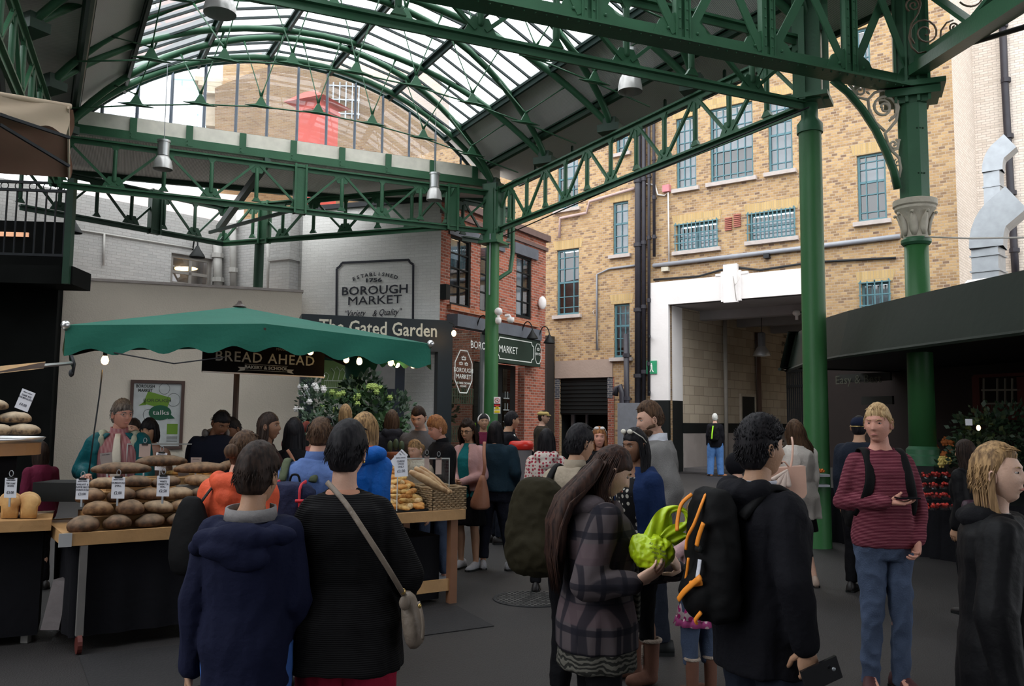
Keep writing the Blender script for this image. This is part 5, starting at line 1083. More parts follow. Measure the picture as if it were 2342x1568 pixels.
# pastries
pm=[crust('golden_pastry',(.42,.20,.05),(.72,.46,.16),.15,30),crust('orange_pastry',(.40,.14,.03),(.62,.30,.08),.1,30),crust('pale_pastry',(.50,.30,.12),(.75,.55,.28),.3,30)]
PMs=[loaf_mesh('pastry',.055,.038,.03,pm[i],i*1.7,False) for i in range(3)]+[loaf_mesh('pastry',.10,.035,.028,pm[i],i*2.9,True) for i in range(3)]
uP0=tu(862)+.12; uP1=tu(992); pc=0
mb=MB(); mb.slab([TP(uP0-.1,.1,.80),TP(uP1,.1,.80),TP(uP1,.75,.80),TP(uP0-.1,.75,.80)],(0,0,.02)); tag(mb.build('pastry_tray',M_black),'black tray under the heaped golden pastries','tray')
ROWN=['bottom','second','third','fourth','fifth','sixth','seventh','eighth','ninth','top']
for r in range(10):
    v=.13+r*.036; z=.845+r*.038
    for rr,vv in((0,0),):
        n=9-(r//4)
        for k in range(n):
            u=uP0-.05+(uP1-uP0-.01-.012*r)*((k+.35*(r%2))/(n-.6))
            me=PMs[(k*2+r)%5] if r<8 else PMs[3+k%3]
            put(me,TP(u,v+random.uniform(-.01,.01),z),(random.uniform(-.3,.3),random.uniform(-.3,.3),yt+random.uniform(-.7,.7)),'pastry','golden pastry in the %s layer of the pastry heap, place %s from the left'%(ROWN[r],NUM[k]),'pastry','pastries heaped on the tray',1.0)
mb=MB()
for r in range(6): mb.slab([TP(uP0-.02,.24+r*.065,.82),TP(uP1-.06,.24+r*.065,.82),TP(uP1-.06,.66,.82),TP(uP0-.02,.66,.82)],(0,0,.05*(r+.3)))
tag(mb.build('wire_riser',M_black),'black stepped riser hidden under the pastries','riser')
# wicker basket
bu0,bu1=tu(997),LT+.05; t=thing('wicker_basket','rectangular wicker basket at the right corner of the pastry table','basket',TP((bu0+bu1)/2,.3,.805))
wk=mat('wicker',(.26,.18,.10),.8,0,.35,30,.4,60); bz0,bz1=.81,.985; v0,v1=.06,.52
def bside(a,b_,nm):
    n=14; L=(b_-a).length; dr=(b_-a).normalized(); nn=dr.cross(V((0,0,1)))
    mb=MB(); m=9
    for j in range(m):
        z=bz0+(bz1-bz0)*(j+.5)/m; P=[H3(a.lerp(b_,i/(n*2))+nn*.008*(1 if (i//2+j)%2 else -1)*(1 if i%2 else 0),z) for i in range(n*2+1)]; mb.tube(P,.0085,6)
    for i in range(n+1): p=a.lerp(b_,i/n); mb.tube([H3(p,bz0),H3(p,bz1)],.006,5)
    mb.build(nm,wk,t,smooth=True)
cs=[TP(bu0,v0),TP(bu1,v0),TP(bu1,v1),TP(bu0,v1)]
for i in range(4): bside(cs[i],cs[(i+1)%4],'woven_side')
mb=MB()
for z in(bz0,bz1+.008):
    P=[]
    for i in range(4):
        for k in range(10): f=(i+k/10); a=cs[i].lerp(cs[(i+1)%4],k/10); P.append(H3(a,z+.004*math.sin(f*50)))
    P.append(P[0]); mb.tube(P,.013,6)
mb.build('plaited_rim',wk,t,smooth=True); mb=MB(); mb.slab([H3(c,bz0+.002) for c in cs],(0,0,.01)); mb.build('woven_base',wk,t)
# baguettes
bm0=crust('baguette_crust',(.38,.21,.10),(.58,.38,.20),.5,14)
for k,(x0,y0,x1,y1,rr) in enumerate(((938,1078,1000,1105,.034),(950,1070,1006,1108,.034),(955,1088,1012,1112,.036),(962,1068,1018,1112,.03))):
    a=at(x0,y0,6.95+.06*k); b_=at(x1+14,y1+14,7.1+.05*k); L=(b_-a).length; mb=MB(); n=14; P=[a.lerp(b_,i/n) for i in range(n+1)]; mb.tube([a-(b_-a)*.02]+P,[.008]+[rr*(.55+.45*math.sin(math.pi*min(1,i/n*1.15)))*(1-.08*(i%3==0)) for i in range(n+1)],12)
    tag(mb.build('baguette',bm0,smooth=True),'pale baguette leaning in the wicker basket, '+['lowest and leftmost','second from the left','longest in front','rearmost'][k]+' of the four','bread')['group']='baguettes in the basket'
# second stall at the left edge
L0=onz(-40,1196,.86); L1=onz(118,1190,.86)
ld=(L1-L0).normalized(); ln=V((-ld.y,ld.x,0))
t=thing('bread_table','narrow wooden table at the left edge carrying two white tin loaves','table',H3(L0.lerp(L1,.5),0))
mb=MB(); mb.bar(L0-ld*1.5+ln*.3,L1+ln*.3,.62,.02); mb.build('table_top',M_wood,t); mb=MB(); mb.bar(L0-ld*1.5-V((0,0,.03)),L1-V((0,0,.03)),.03,.075); mb.build('edge_board',M_wood,t)
mb=MB(); mb.bar(H3(L0-ld*1.5+ln*.35,.42),H3(L1-ld*.05+ln*.35,.42),.5,.72); mb.build('cloth_skirt',M_drape,t)
p=at(66,1350,6.2); mb=MB(); mb.bar(H3(p,0),H3(p,.8),.05,.05); mb.build('leg',MC['dull_metal_leg'],t)
for k,px in enumerate((18,62)):
    c=onz(px,1188,.875)+ln*.12; mb=MB(); x=ld; R=[]
    for i,(w_,h0) in enumerate(((.0,.0),(.075,.005),(.078,.07),(.088,.095),(.075,.135),(.04,.155),(.0,.158))):
        pass
    sec=[(-.060,0),(-.03,0),(0,0),(.03,0),(.060,0),(.064,.04),(.067,.080),(.080,.092),(.086,.108),(.080,.130),(.062,.150),(.035,.163),(0,.168),(-.035,.163),(-.062,.150),(-.080,.130),(-.086,.108),(-.080,.092),(-.067,.080),(-.064,.04)]
    xx=V((1,0,0));yy=V((-.56,1,0))
    mb.loft([[c+xx*a*f+yy*v+V((0,0,b_*(.9+.1*f))) for a,b_ in sec] for v,f in((-.022,.72),(-.014,.88),(.0,.97),(.03,1),(.1,1.02),(.17,1),(.2,.95),(.215,.8))])
    o=mb.build('tin_loaf',crust('tin_loaf_crust_%s'%NUM[k],(.34,.15,.045),(.62,.38,.15),.25,7),smooth=True); tag(o,('left' if k==0 else 'right')+' pale golden tin loaf on the table at the left edge','bread')
card(24,1115,44,5.75,'white price card above the tin loaves at the left edge',lines=('TIN LOAF','WHITE'),price='£3.00',pole=.06)
# raised basket at upper left
c=at(-42,1000,6.5); c.z=at(40,1003,6.5).z
t=thing('raised_shelf','round wooden shelf with a metal tray rim at the upper left','shelf',H3(c,1.2))
mb=MB(); mb.lathe([(.40,c.z-.12),(.40,c.z-.03)],H3(c,0),28); mb.build('wooden_band',mat('orange_wood',(.30,.15,.06),.6),t)
mb=MB(); mb.lathe([(.40,c.z-.03),(.43,c.z+.01),(.42,c.z+.012),(.38,c.z-.02)],H3(c,0),28); mb.build('tray_rim',M_alu,t,smooth=True)
mb=MB(); mb.lathe([(.20,.83),(.22,c.z-.12)],H3(c,0)+V((0,.05,0)),20); mb.build('dark_support',M_drape,t,smooth=True)
cm=crust('scored_sourdough_crust',(.06,.04,.03),(.30,.20,.11),.9,26)
sl=loaf_mesh('loaf',.15,.12,.07,cm,4.2)
for k,(dx,dy,dz,a) in enumerate(((-.02,-.15,.06,0),(.16,-.12,.06,.5),(-.2,-.1,.06,.2),(.05,-.12,.155,.1),(.2,.02,.15,.9),(-.15,-.06,.16,.3),(.07,-.04,.245,.2),(-.08,.0,.25,.7),(.27,-.0,.06,.2))):
    put(sl,c+V((dx*1.15,dy*1.2,dz)),(0,0,a),'loaf','dark scored loaf on the raised round shelf, '+['front middle of the bottom layer','front right of the bottom layer','front left of the bottom layer','middle of the second layer','right of the second layer','left of the second layer','right of the topmost pair','left of the topmost pair','small one at the right rim'][k],'bread','scored loaves on the round shelf',.8)
card(57,915,46,6.2,'white price card tilted above the scored loaves at upper left',lines=('DARK RYE','SOURDOUGH'),price='£4.00',tilt=-.35,clip=False,wf=.7)
# paper sack and crate items
mb=MB(); c=onz(122,1440,0.0); c=H3(c,0); P=[(at(92,1440,6.1)),(at(134,1440,6.1)),(at(158,1330,6.1)),(at(122,1325,6.1))]; mb.slab([H3(q,max(q.z,0.02)) for q in P],(.02,.18,0)); tag(mb.build('paper_sack',mat('grey_paper_sack',(.16,.14,.14),.9,0,.2,4,.5,14)),'crumpled grey paper sack leaning under the bread table','bag')
mb=MB(); c=at(118,1120,6.4); mb.box(c+V((0,.2,-.02)),(.34,.3,.14)); tag(mb.build('black_crate',M_black),'black plastic crate on the table between the two bread displays','crate')
# toast tray behind
mb=MB(); c=at(442,1092,7.6); mb.box(c,(.42,.3,.03)); tag(mb.build('wooden_tray',mat('dark_tray_wood',(.10,.05,.03),.6)),'small dark tray of toasts behind the heap','tray')
for k in range(5): put(PMs[(k+3)%6],c+V((-.14+.07*k,-.05,.04)),(0,0,k*.5),'toast','brown toast on the small dark tray, place %s from the left'%NUM[k],'toast','toasts on the small tray')
mb=MB(); c=at(450,1108,6.7); mb.box(c+V((0,.1,-.1)),(.35,.3,.2),Rz(.3)); tag(mb.build('glass_display_case',mat('pale_acrylic',(.30,.31,.30),.2)),'pale acrylic display case beside the orange jacket','case')
mb=MB(); c=at(258,1110,7.2); 
# ---- stall umbrella
UA=onz(150,743,2.3); UB=onz(985,786,2.3); ud=(UB-UA).normalized(); un=V((-ud.y,ud.x,0)); UW=(UB-UA).length
uc=[UA,UB,UB+un*UW,UA+un*UW]; pk=(uc[0]+uc[2])/2; pk.z=2.72
t=thing('stall_umbrella','large teal green square stall umbrella with a scalloped valance','umbrella',H3(pk,0))
M_can=mat('teal_green_canvas',(.020,.125,.088),.75,0,.12,2.5,.15,40,.15)
mb=MB()
for i in range(4):
    a,b_=uc[i],uc[(i+1)%4]
    def fn(u,v,a=a,b_=b_):
        p=a.lerp(b_,u).lerp(pk,v); sag=-.03*math.sin(math.pi*v)*(1-abs(2*u-1))+.10*(1-abs(2*u-1))*(1-v); return p+V((0,0,sag))
    mb.grid(fn,16,8)
    nn=(b_-a).cross(V((0,0,1))).normalized()
    def fv(u,v,a=a,b_=b_,nn=nn):
        p=a.lerp(b_,u); sc_=.215+.028*math.cos(u*UW/.36*2*math.pi); top=.10*(1-abs(2*u-1))
        return p+V((0,0,top-sc_*v))+nn*(.012*math.sin(u*31+v*2)*v)
    if i!=2: mb.grid(fv,80,4)
mb.build('canopy',M_can,t,smooth=False)
mb=MB(); mb.tube([H3(pk,0),H3(pk,2.72)],.028,10); mb.build('pole',mat('dark_wood_pole',(.05,.032,.025),.5),t)
for i in range(4): mb=MB(); mb.bar(H3(pk,2.62),uc[i]-V((0,0,.03)),.02,.03); mb.build('rib',MC['dark_wood_pole'],t); m_=uc[i].lerp(uc[(i+1)%4],.5); mb=MB(); mb.bar(H3(pk,2.62),m_+V((0,0,.05)),.02,.03); mb.build('rib',MC['dark_wood_pole'],t)
for i in range(4): mb=MB(); mb.ell(uc[i]+V((0,0,.0)),(.035,.035,.035)); mb.build('corner_cap',M_alu,t,smooth=True)
mb=MB(); mb.lathe([(.07,0),(.03,.03),(.015,.06)],pk,12); mb.build('finial',MC['dark_wood_pole'],t)
# sign under the valance
a=at(462,852,7.75); b_=at(741,860,8.6); a.z=b_.z=(a.z+b_.z)/2; sd=(b_-a).normalized(); sn=sd.cross(V((0,0,1)))
if sn.y>0: sn=-sn
t=thing('hanging_sign','black hanging stall sign lettered BREAD AHEAD BAKERY & SCHOOL under the umbrella','sign',a); hh=.30
mb=MB(); mb.slab([a,b_,b_+V((0,0,hh)),a+V((0,0,hh))],sn*-.012); mb.build('board',mat('matt_black_board',(.006,.006,.007),.9,0,.1,3,spec=.05),t); mb=MB(); mb.bar(a,b_,.02,.012); mb.build('white_bottom_rail',M_white,t)
Ls=(b_-a).length; gl=mat('silver_grey_lettering',(.30,.33,.35),.5); cc=a.lerp(b_,.5)+sn*.002
text('BREAD AHEAD',.135,gl,cc+V((0,0,.15)),sd,parent=t,sx=1.05,bold=.001,sp_=1.12); text('BAKERY & SCHOOL',.042,gl,cc+V((0,0,.062)),sd,parent=t,sx=1.2,bold=.001); text('BOROUGH             MARKET',.035,mat('dim_grey_lettering',(.12,.13,.14),.6),cc+V((0,0,.25)),sd,parent=t,sx=1.1)
mb=MB(); w2=.22
for z in(.035,.09): mb.bar(cc+sd*-w2+V((0,0,z)),cc+sd*w2+V((0,0,z)),.003,.004,sn)
for s_ in(-1,1): mb.slab([cc+sd*w2*s_+V((0,0,.03)),cc+sd*(w2+.07)*s_+V((0,0,.018)),cc+sd*(w2+.045)*s_+V((0,0,.04)),cc+sd*(w2+.07)*s_+V((0,0,.06)),cc+sd*w2*s_+V((0,0,.06))],sn*.002)
mb.build('ribbon_flourish',gl,t)
# bulbs
bulb=mat('warm_glowing_bulb',(1,.7,.35),.4,emit=(1,.55,.18),es=22)
for k,(x,y,Y,l) in enumerate(((240,822,7.1,'glowing bulb hanging at the left under the umbrella valance'),(477,801,8.3,'glowing bulb peeping out above the left end of the stall sign'),(710,801,7.9,'glowing bulb in front of the right part of the stall sign'),(792,820,8.6,'glowing bulb just right of the stall sign'),(822,825,8.7,'glowing bulb before the green kiosk panel, second right of the sign'),(894,827,8.6,'left bulb of the close pair near the umbrella right corner'),(908,831,8.9,'right bulb of the close pair near the umbrella right corner'),(945,832,8.5,'glowing bulb nearest the umbrella right corner'))):
    c=at(x,y,Y); t=thing('light_bulb',l,'light bulb',c,'bulbs strung under the stall umbrella')
    mb=MB(); mb.lathe([(.008,-.042),(.024,-.03),(.03,-.008),(.024,.016),(.014,.034)],c,12); mb.build('glass_bulb',bulb,t,smooth=True); mb=MB(); mb.lathe([(.017,.03),(.017,.07)],c,8); mb.build('socket',M_black,t)
    L=bpy.data.lights.new('bulb_light','POINT'); L.energy=.3; L.color=(1,.62,.3); L.shadow_soft_size=.04; lo=bpy.data.objects.new('bulb_light',L); C.objects.link(lo); lo.parent=t; lo.location=(0,0,-.06)
c=at(1038,762,18.6); t=thing('light_bulb','single warm bulb at the left edge of the shop window','light bulb',c); mb=MB(); mb.ell(c,(.05,.05,.07)); mb.build('glass_bulb',bulb,t,smooth=True); mb=MB(); mb.tube([c+V((0,0,.06)),c+V((0,.1,.2)),c+V((-.12,.3,.28))],.012,6); mb.build('cord',M_black,t)
cable([at(234,845,7.1),at(228,900,7.1),at(215,990,7.1),at(203,1080,7.0)],.006,'dark power cable running down from the leftmost bulb')
cable([UA+ud*.35+V((0,0,-.2)),UA+ud*.8+V((0,0,-.27)),UA+ud*1.2+V((0,0,-.2))],.006,'slack cable loop behind the umbrella valance')
# beige awning of the neighbouring building
a=at(-60,214,8.4); b_=at(167,251,9.2); d1=at(160,405,9.9); c1_=at(-60,392,9.2)
t=thing('beige_awning','large beige and brown canvas awning at the left edge','awning',a)
mb=MB(); bm_=mat('brown_canvas_underside',(.30,.16,.115),.85,0,.2,1.5); 
mb.grid(lambda u,v: a.lerp(b_,u).lerp(c1_.lerp(d1,u),v)+V((0,.05*math.sin(v*9),0)),10,10); mb.build('canvas',bm_,t,smooth=True)
mb=MB(); cv_=mat('beige_canvas',(.56,.44,.32),.85,0,.1,2)
mb.grid(lambda u,v: a.lerp(b_,u)+V((0,-.08-.03*math.sin(v*5+u*9),-.30*v*(1+.12*math.sin(u*14))*(.55+.45*u))),24,5); mb.tube([a+V((0,-.05,.02)),b_+V((0,-.05,.02))],.03,8); mb.build('valance',cv_,t,smooth=True)
mb=MB(); mb.bar(b_+V((0,-.1,0)),d1+V((0,-.02,0)),.02,.08); mb.build('side_edge',cv_,t)
mb=MB(); mb.bar(at(0,262,8.3),at(160,315,8.8),.03,.03); mb.bar(at(0,285,8.6),at(158,380,9.3),.03,.03); mb.build('support_arms',M_iron,t)
# small metal arm of the next stall
mb=MB(); mb.tube([at(-40,852,5.2),at(30,842,5.6),at(165,830,6.4)],.014,6); mb.slab([at(-40,858,5.2),at(100,842,5.9),at(104,828,5.9),at(-40,842,5.2)],(0,0,.004)); mb.build('x',M_alu) if False else None
t=thing('awning_arm','thin metal arm with a folded grey flap at the left edge','arm',at(165,830,6.4))
mb.build('arm',M_alu,t); mb=MB(); mb.tube([at(163,812,6.4),at(170,832,6.4),at(165,858,6.4)],.012,6); mb.ell(at(163,853,6.4),(.018,.018,.03)); mb.build('hook',M_iron,t,smooth=True)
# floor pieces
def flatpatch(name,pts,label,cat,m_,th=.006):
    P=[onz(x,y,0.0) for x,y in pts]; mb=MB(); mb.slab([H3(p,.001) for p in P],(0,0,th)); return tag(mb.build(name,m_),label,cat)
dm2=mat('dark_rubber_mat',(.014,.013,.014),.85,0,.2,3,.4,60)
flatpatch('floor_mat',[(925,1460),(1130,1432),(1045,1386),(940,1392)],'dark rubber mat on the asphalt beside the beige handbag','mat',dm2)
flatpatch('floor_mat',[(180,1500),(470,1470),(470,1568),(215,1600)],'dark rubber mat in front of the bread table','mat',dm2)
# manhole
c=onz(1218,1369,0); t=thing('manhole_cover','round worn manhole cover in the asphalt beside the dark-trousered man','manhole',H3(c,0))
mb=MB(); mb.lathe([(.36,.001),(.36,.008),(.33,.008)],H3(c,0),32); mb.build('rim',M_iron,t); mh=brick('manhole_pattern',[(.02,.02,.02),(.12,.115,.11),(.05,.05,.05)],(.015,.015,.015),bw=.05,rh=.05,ms=.012,stain=.1,bump=1)
mb=MB(); mb.lathe([(.33,.002),(.33,.009)],H3(c,0),32); mb.build('studded_plate',mh,t,uv=V((1,0,0)))
# ================================================================ FRUIT AND FLOWER STALL (right)
dr=[onz(1858,1232,0),onz(1950,1246,0),onz(2080,1268,0),onz(2168,1282,0),onz(2420,1330,0)]
t=thing('draped_stall','black-draped fruit stall counter behind the man in the striped sweater','stall',H3(dr[2],0))
mb=MB(); P=[]
for a,b_ in zip(dr,dr[1:]):
    n=10
    for k in range(n): P.append(a.lerp(b_,k/n))
P.append(dr[-1]); k=len(P)
mb.add([H3(p+V((.03*math.sin(i*2.1),-.03*math.sin(i*1.7),0)),.0) for i,p in enumerate(P)]+[H3(p+V((.05,.06,0)),.72) for p in P],[(i,i+1,k+i+1,k+i) for i in range(k-1)])
mb.build('cloth_drape',M_drape,t,smooth=True)
mb=MB(); bk=[H3(p+V((.45,.9,0)),.95) for p in dr]; fr_=[H3(p+V((.05,.06,0)),.72) for p in dr]; mb.add(fr_+bk,[(i,i+1,len(dr)+i+1,len(dr)+i) for i in range(len(dr)-1)]); mb.build('sloping_top',M_black,t)
# punnets of red fruit
rf=mat('red_fruit',(.30,.015,.012),.35,0,.3,30); rf2=mat('bright_red_fruit',(.5,.03,.02),.35,0,.2,30); pl=glass('punnet_plastic',(.9,.9,.92),.08)
fr=MB(); fr.ell((0,0,0),(.02,.02,.019),u=8,w=6); fme=[fr.mesh('strawberry',True) for _ in range(2)]; fme[0].materials.append(rf); fme[1].materials.append(rf2)
pun=0
for r in range(4):
    for k in range(4):
        px=2112+k*24+(r%2)*6; py=1160-r*24
        if px>2195: continue
        c=at(px,py,9.9+r*.22); pun+=1
        t=thing('fruit_punnet','clear punnet of red fruit on the draped stall, %s tier, %s along'%(['lowest','second','third','top'][r],NUM[k]),'punnet',c,'punnets of red fruit')
        mb=MB(); mb.lathe([(.055,-.03),(.07,.03)],c,4); mb.build('tub',pl,t)
        for j in range(9):
            o=bpy.data.objects.new('strawberry',fme[j%2]); C.objects.link(o); o.parent=t; o.location=(random.uniform(-.04,.04),random.uniform(-.04,.04),random.uniform(0,.04))
for k in range(9):
    px=2125+(k%5)*14; py=1170+(k//5)*10
# flowers & leaves
def foliage(name,label,cat,c,rad,n,leafm,size,group=None,flower=None,nf=0,fs=.03,stemtop=None):
    t=thing(name,label,cat,H3(c,c.z-rad[2]),group); rnd=random.Random(hash(label)%1000 if False else int(abs(c.x*1000)+abs(c.z*777))); mb=MB()
    for i in range(n):
        a=rnd.uniform(0,6.283); b_=math.acos(rnd.uniform(-1,1)); q=rnd.uniform(.45,1); p=c+V((rad[0]*q*math.sin(b_)*math.cos(a),rad[1]*q*math.sin(b_)*math.sin(a),rad[2]*q*math.cos(b_)))
        d=(p-c).normalized()+V((rnd.uniform(-.6,.6),rnd.uniform(-.6,.6),rnd.uniform(-.2,.7))); d.normalize(); s_=size*rnd.uniform(.6,1.3); x=d.cross(V((rnd.uniform(-1,1),rnd.uniform(-1,1),rnd.uniform(-1,1)))).normalized()*s_*.32
        mb.add([p,p+d*s_*.45+x,p+d*s_,p+d*s_*.45-x],[(0,1,2,3)])
    mb.build('leaves',leafm,t); 
    if flower:
        for i in range(nf):
            a=rnd.uniform(0,6.283); b_=rnd.uniform(0,1.7); p=c+V((rad[0]*math.sin(b_)*math.cos(a),-abs(rad[1]*math.sin(b_)*math.sin(a)),rad[2]*math.cos(b_))); mb=MB(); mb.ell(p,(fs,fs,fs*.7),u=8,w=5); 
            for j in range(6): an=j*1.05; mb.ell(p+V((math.cos(an)*fs*.8,-.3*fs,math.sin(an)*fs*.8)),(fs*.45,fs*.3,fs*.45),u=6,w=4)
            mb.build('flower',flower,t,smooth=True)
    return t
lf1=mat('dark_leaf',(.010,.028,.010),.6,0,.3,20); lf2=mat('mid_green_leaf',(.03,.075,.022),.55,0,.3,20); lf3=mat('grey_green_leaf',(.06,.10,.06),.6,0,.3,20)
org=mat('burnt_orange_petal',(.35,.10,.02),.7); yel=mat('pale_yellow_petal',(.55,.42,.12),.7); lime=mat('lime_hydrangea',(.35,.45,.12),.7)
foliage('flower_bunch','bunch of burnt orange flowers behind the round column base','flowers',at(2160,1045,11.0),(.17,.17,.22),60,lf1,.09,None,org,16,.045)
foliage('flower_bunch','small pale yellow bloom bunch beside the dark-haired shopper','flowers',at(2157,1062,10.2),(.08,.08,.06),20,lf1,.06,None,yel,4,.04)
for i,(x,y,r) in enumerate(((2250,985,.35),(2310,975,.4),(2235,1040,.3),(2300,1050,.3))): foliage('potted_plant','dark leafy plant in the flower stall, %s'%['left upper','right upper','left lower','right lower'][i],'plant',at(x,y,9.6),(r,r,r*.8),420,lf1,.07,'plants of the right-hand stall')
c=at(2216,965,9.2); mb=MB(); mb.box(c,(.07,.01,.07)); tag(mb.build('notice_card',M_card),'small pale card on the dark pier of the flower stall','card')
mb=MB(); c=at(2238,978,9.3); mb.ell(c,(.02,.02,.03)); tag(mb.build('candle_lamp',bulb,smooth=True),'tiny warm lamp beside the flowers under the canopy','lamp')
# carrots by the round column
cr_=mat('carrot_orange',(.55,.14,.02),.6)
for k in range(6):
    p=at(1858+k*3,1078+k%2*3,10.9); mb=MB(); mb.tube([p,p+V((.03,-.1,.03))],[.006,.016],7); tag(mb.build('carrot',cr_,smooth=True),'orange carrot on the stall left of the round column','carrot','bunch of carrots')
t=thing('produce_stall','small produce stand with trays left of the round column','stall',at(1862,1230,11.2)); 
mb=MB(); c=at(1862,1130,11.3); mb.box((c.x,c.y+.1,.45),(.28,.5,.9)); mb.build('stand',M_black,t)
for y in(1085,1108): c=at(1860,y,11.1); mb=MB(); mb.box(c,(.3,.35,.03)); mb.build('tray',M_grey,t)
foliage('herb_tray','leafy herbs on the stand left of the round column','plant',at(1860,1050,11.2),(.12,.15,.15),70,lf2,.07)
# ---- plants of the flower kiosk
t=thing('flower_stand','stepped dark flower stand under the kiosk plants','stand',(-3.2,16.6,0)); mb=MB()
for k,(yy,hh_) in enumerate(((15.7,.9),(16.4,1.3),(17.0,1.6))): mb.box((-3.1,yy,hh_/2),(1.9,.65,hh_))
mb.build('steps',M_black,t)
for i,(x,y,Y,rx,rz,n,lm,sz,fl,nf) in enumerate(((720,930,16.8,.35,.42,220,lf3,.11,M_white,10),(772,940,16.6,.45,.38,260,lf2,.11,lime,6),(735,968,15.8,.45,.3,220,lf3,.1,None,0),(828,895,17.0,.42,.5,300,lf1,.16,None,0),(850,935,16.6,.42,.45,260,lf2,.13,lime,12),(905,945,16.8,.38,.45,240,lf3,.12,None,0),(715,885,17.2,.25,.35,120,lf3,.1,M_white,8),(800,965,16,.4,.3,200,lf1,.12,None,0),(885,985,15.5,.4,.3,200,lf2,.12,None,0))):
    foliage('potted_plant','leafy plant in the flower kiosk, '+['far left with small white blooms','left of centre with lime heads','low grey-green at the left','tall dark behind the hanging board','middle with many lime hydrangea heads','right, fine and grey-green','climbing at the left post','low dark centre one','low right one'][i],'plant',at(x,y,Y),(rx,rx,rz),n,lm,sz,'plants of the flower kiosk',fl,nf,.05)
for x,y in((702,897),(702,915),(698,955)):
    c=at(x,y,17.3); mb=MB(); mb.box(c,(.13,.01,.17)); tag(mb.build('notice_card',M_card),'small white notice on the kiosk post, '+{897:'top',915:'middle',955:'bottom'}[y]+' one','card')
# window plants in the red shop
for i,(x,y) in enumerate(((1060,898),(1065,945),(1085,900))): foliage('potted_plant','plant behind the octagon-marked shop window, '+['left upper','lower','right upper'][i],'plant',WR.pt(WR.hit(x,y)[0],WR.hit(x,y)[1],-.7),(.4,.3,.3),140,lf2,.12,'plants behind the shop window')
# cacti in terracotta pot behind the pastries
c=at(905,1040,9.0); t=thing('cactus_pot','terracotta pot with small cacti beside the grey-sweatered man','plant pot',c); mb=MB(); mb.lathe([(.07,-.12),(.10,0),(.105,.03),(.09,.03)],c,16); mb.build('pot',mat('terracotta_pot',(.32,.12,.07),.8),t,smooth=True)
for k in range(3): mb=MB(); mb.ell(c+V((-.06+.06*k,0,.09+.02*(k%2))),(.03,.03,.06)); mb.build('cactus',lf3,t,smooth=True)
# litter bin with red top
c=at(1190,1016,11.2); t=thing('litter_bin','grey litter bin with a rounded bright red top','bin',H3(c,0)); rb=mat('bright_red_plastic',(.60,.03,.02),.3)
mb=MB(); mb.lathe([(.16,0),(.15,c.z-.06)],H3(c,0),20); mb.build('body',mat('grey_bin',(.15,.14,.15),.6),t,smooth=True,sharp=40); mb=MB(); mb.lathe([(.15,-.07),(.17,-.05),(.175,.0),(.16,.04),(.13,.05),(.1,.02)],c,24); mb.build('lid',rb,t,smooth=True)
# ================================================================ PEOPLE
def remesh(mb,vox,sm=4,amp=0,fr=(7,7,3),seed=0,fac=.5):
    me=mb.mesh('tmp',False); o=bpy.data.objects.new('tmp',me); C.objects.link(o)
    r=o.modifiers.new('r','REMESH'); r.mode='VOXEL'; r.voxel_size=vox; r.use_smooth_shade=True
    if sm: s=o.modifiers.new('s','SMOOTH'); s.iterations=sm; s.factor=fac
    dg=bpy.context.evaluated_depsgraph_get(); ev=o.evaluated_get(dg); me2=bpy.data.meshes.new_from_object(ev)
    bpy.data.objects.remove(o); bpy.data.meshes.remove(me)
    if amp:
        ns=[v.normal.copy() for v in me2.vertices]
        for v,n in zip(me2.vertices,ns):
            c=v.co; q=V((c.x*fr[0]+seed,c.y*fr[1],c.z*fr[2])); k=noise.noise(q)+.5*noise.noise(q*2.3)
            d=abs(k); v.co=c+n*amp*(.6-1.6*d)
    me2.polygons.foreach_set('use_smooth',[True]*len(me2.polygons)); return me2
def skinmat(name,col):
    m=mat(name,col,.55,0,.10,14,.15,120,.35); nt,b=nodes(m); b.inputs['Subsurface Weight'].default_value=.08; b.inputs['Subsurface Radius'].default_value=(.02,.008,.004); return m
SK={'fair':skinmat('fair_skin',(.56,.33,.24)),'pale':skinmat('pale_skin',(.62,.40,.30)),'tan':skinmat('tan_skin',(.42,.24,.15)),'brown':skinmat('brown_skin',(.22,.11,.065)),'pinkish':skinmat('ruddy_skin',(.55,.27,.20))}
def hairmat(name,c1,c2,rough=.6):
    m=bpy.data.materials.new(name); m.use_nodes=True; nt,b=nodes(m); L=nt.links.new; b.inputs['Roughness'].default_value=rough; b.inputs['Specular IOR Level'].default_value=.18
    t=nt.nodes.new('ShaderNodeTexCoord'); mp=nt.nodes.new('ShaderNodeMapping'); mp.inputs['Scale'].default_value=(90,90,7); L(t.outputs['Object'],mp.inputs[0])
    n=nt.nodes.new('ShaderNodeTexNoise'); n.inputs['Scale'].default_value=1; n.inputs['Detail'].default_value=3; L(mp.outputs[0],n.inputs['Vector'])
    cr=nt.nodes.new('ShaderNodeValToRGB'); cr.color_ramp.elements[0].position=.35; cr.color_ramp.elements[1].position=.65; cr.color_ramp.elements[0].color=(*c1,1); cr.color_ramp.elements[1].color=(*c2,1); L(n.outputs[0],cr.inputs[0]); L(cr.outputs[0],b.inputs['Base Color'])
    bp=nt.nodes.new('ShaderNodeBump'); bp.inputs['Strength'].default_value=.5; bp.inputs['Distance'].default_value=.004; L(n.outputs[0],bp.inputs['Height']); L(bp.outputs[0],b.inputs['Normal']); return m
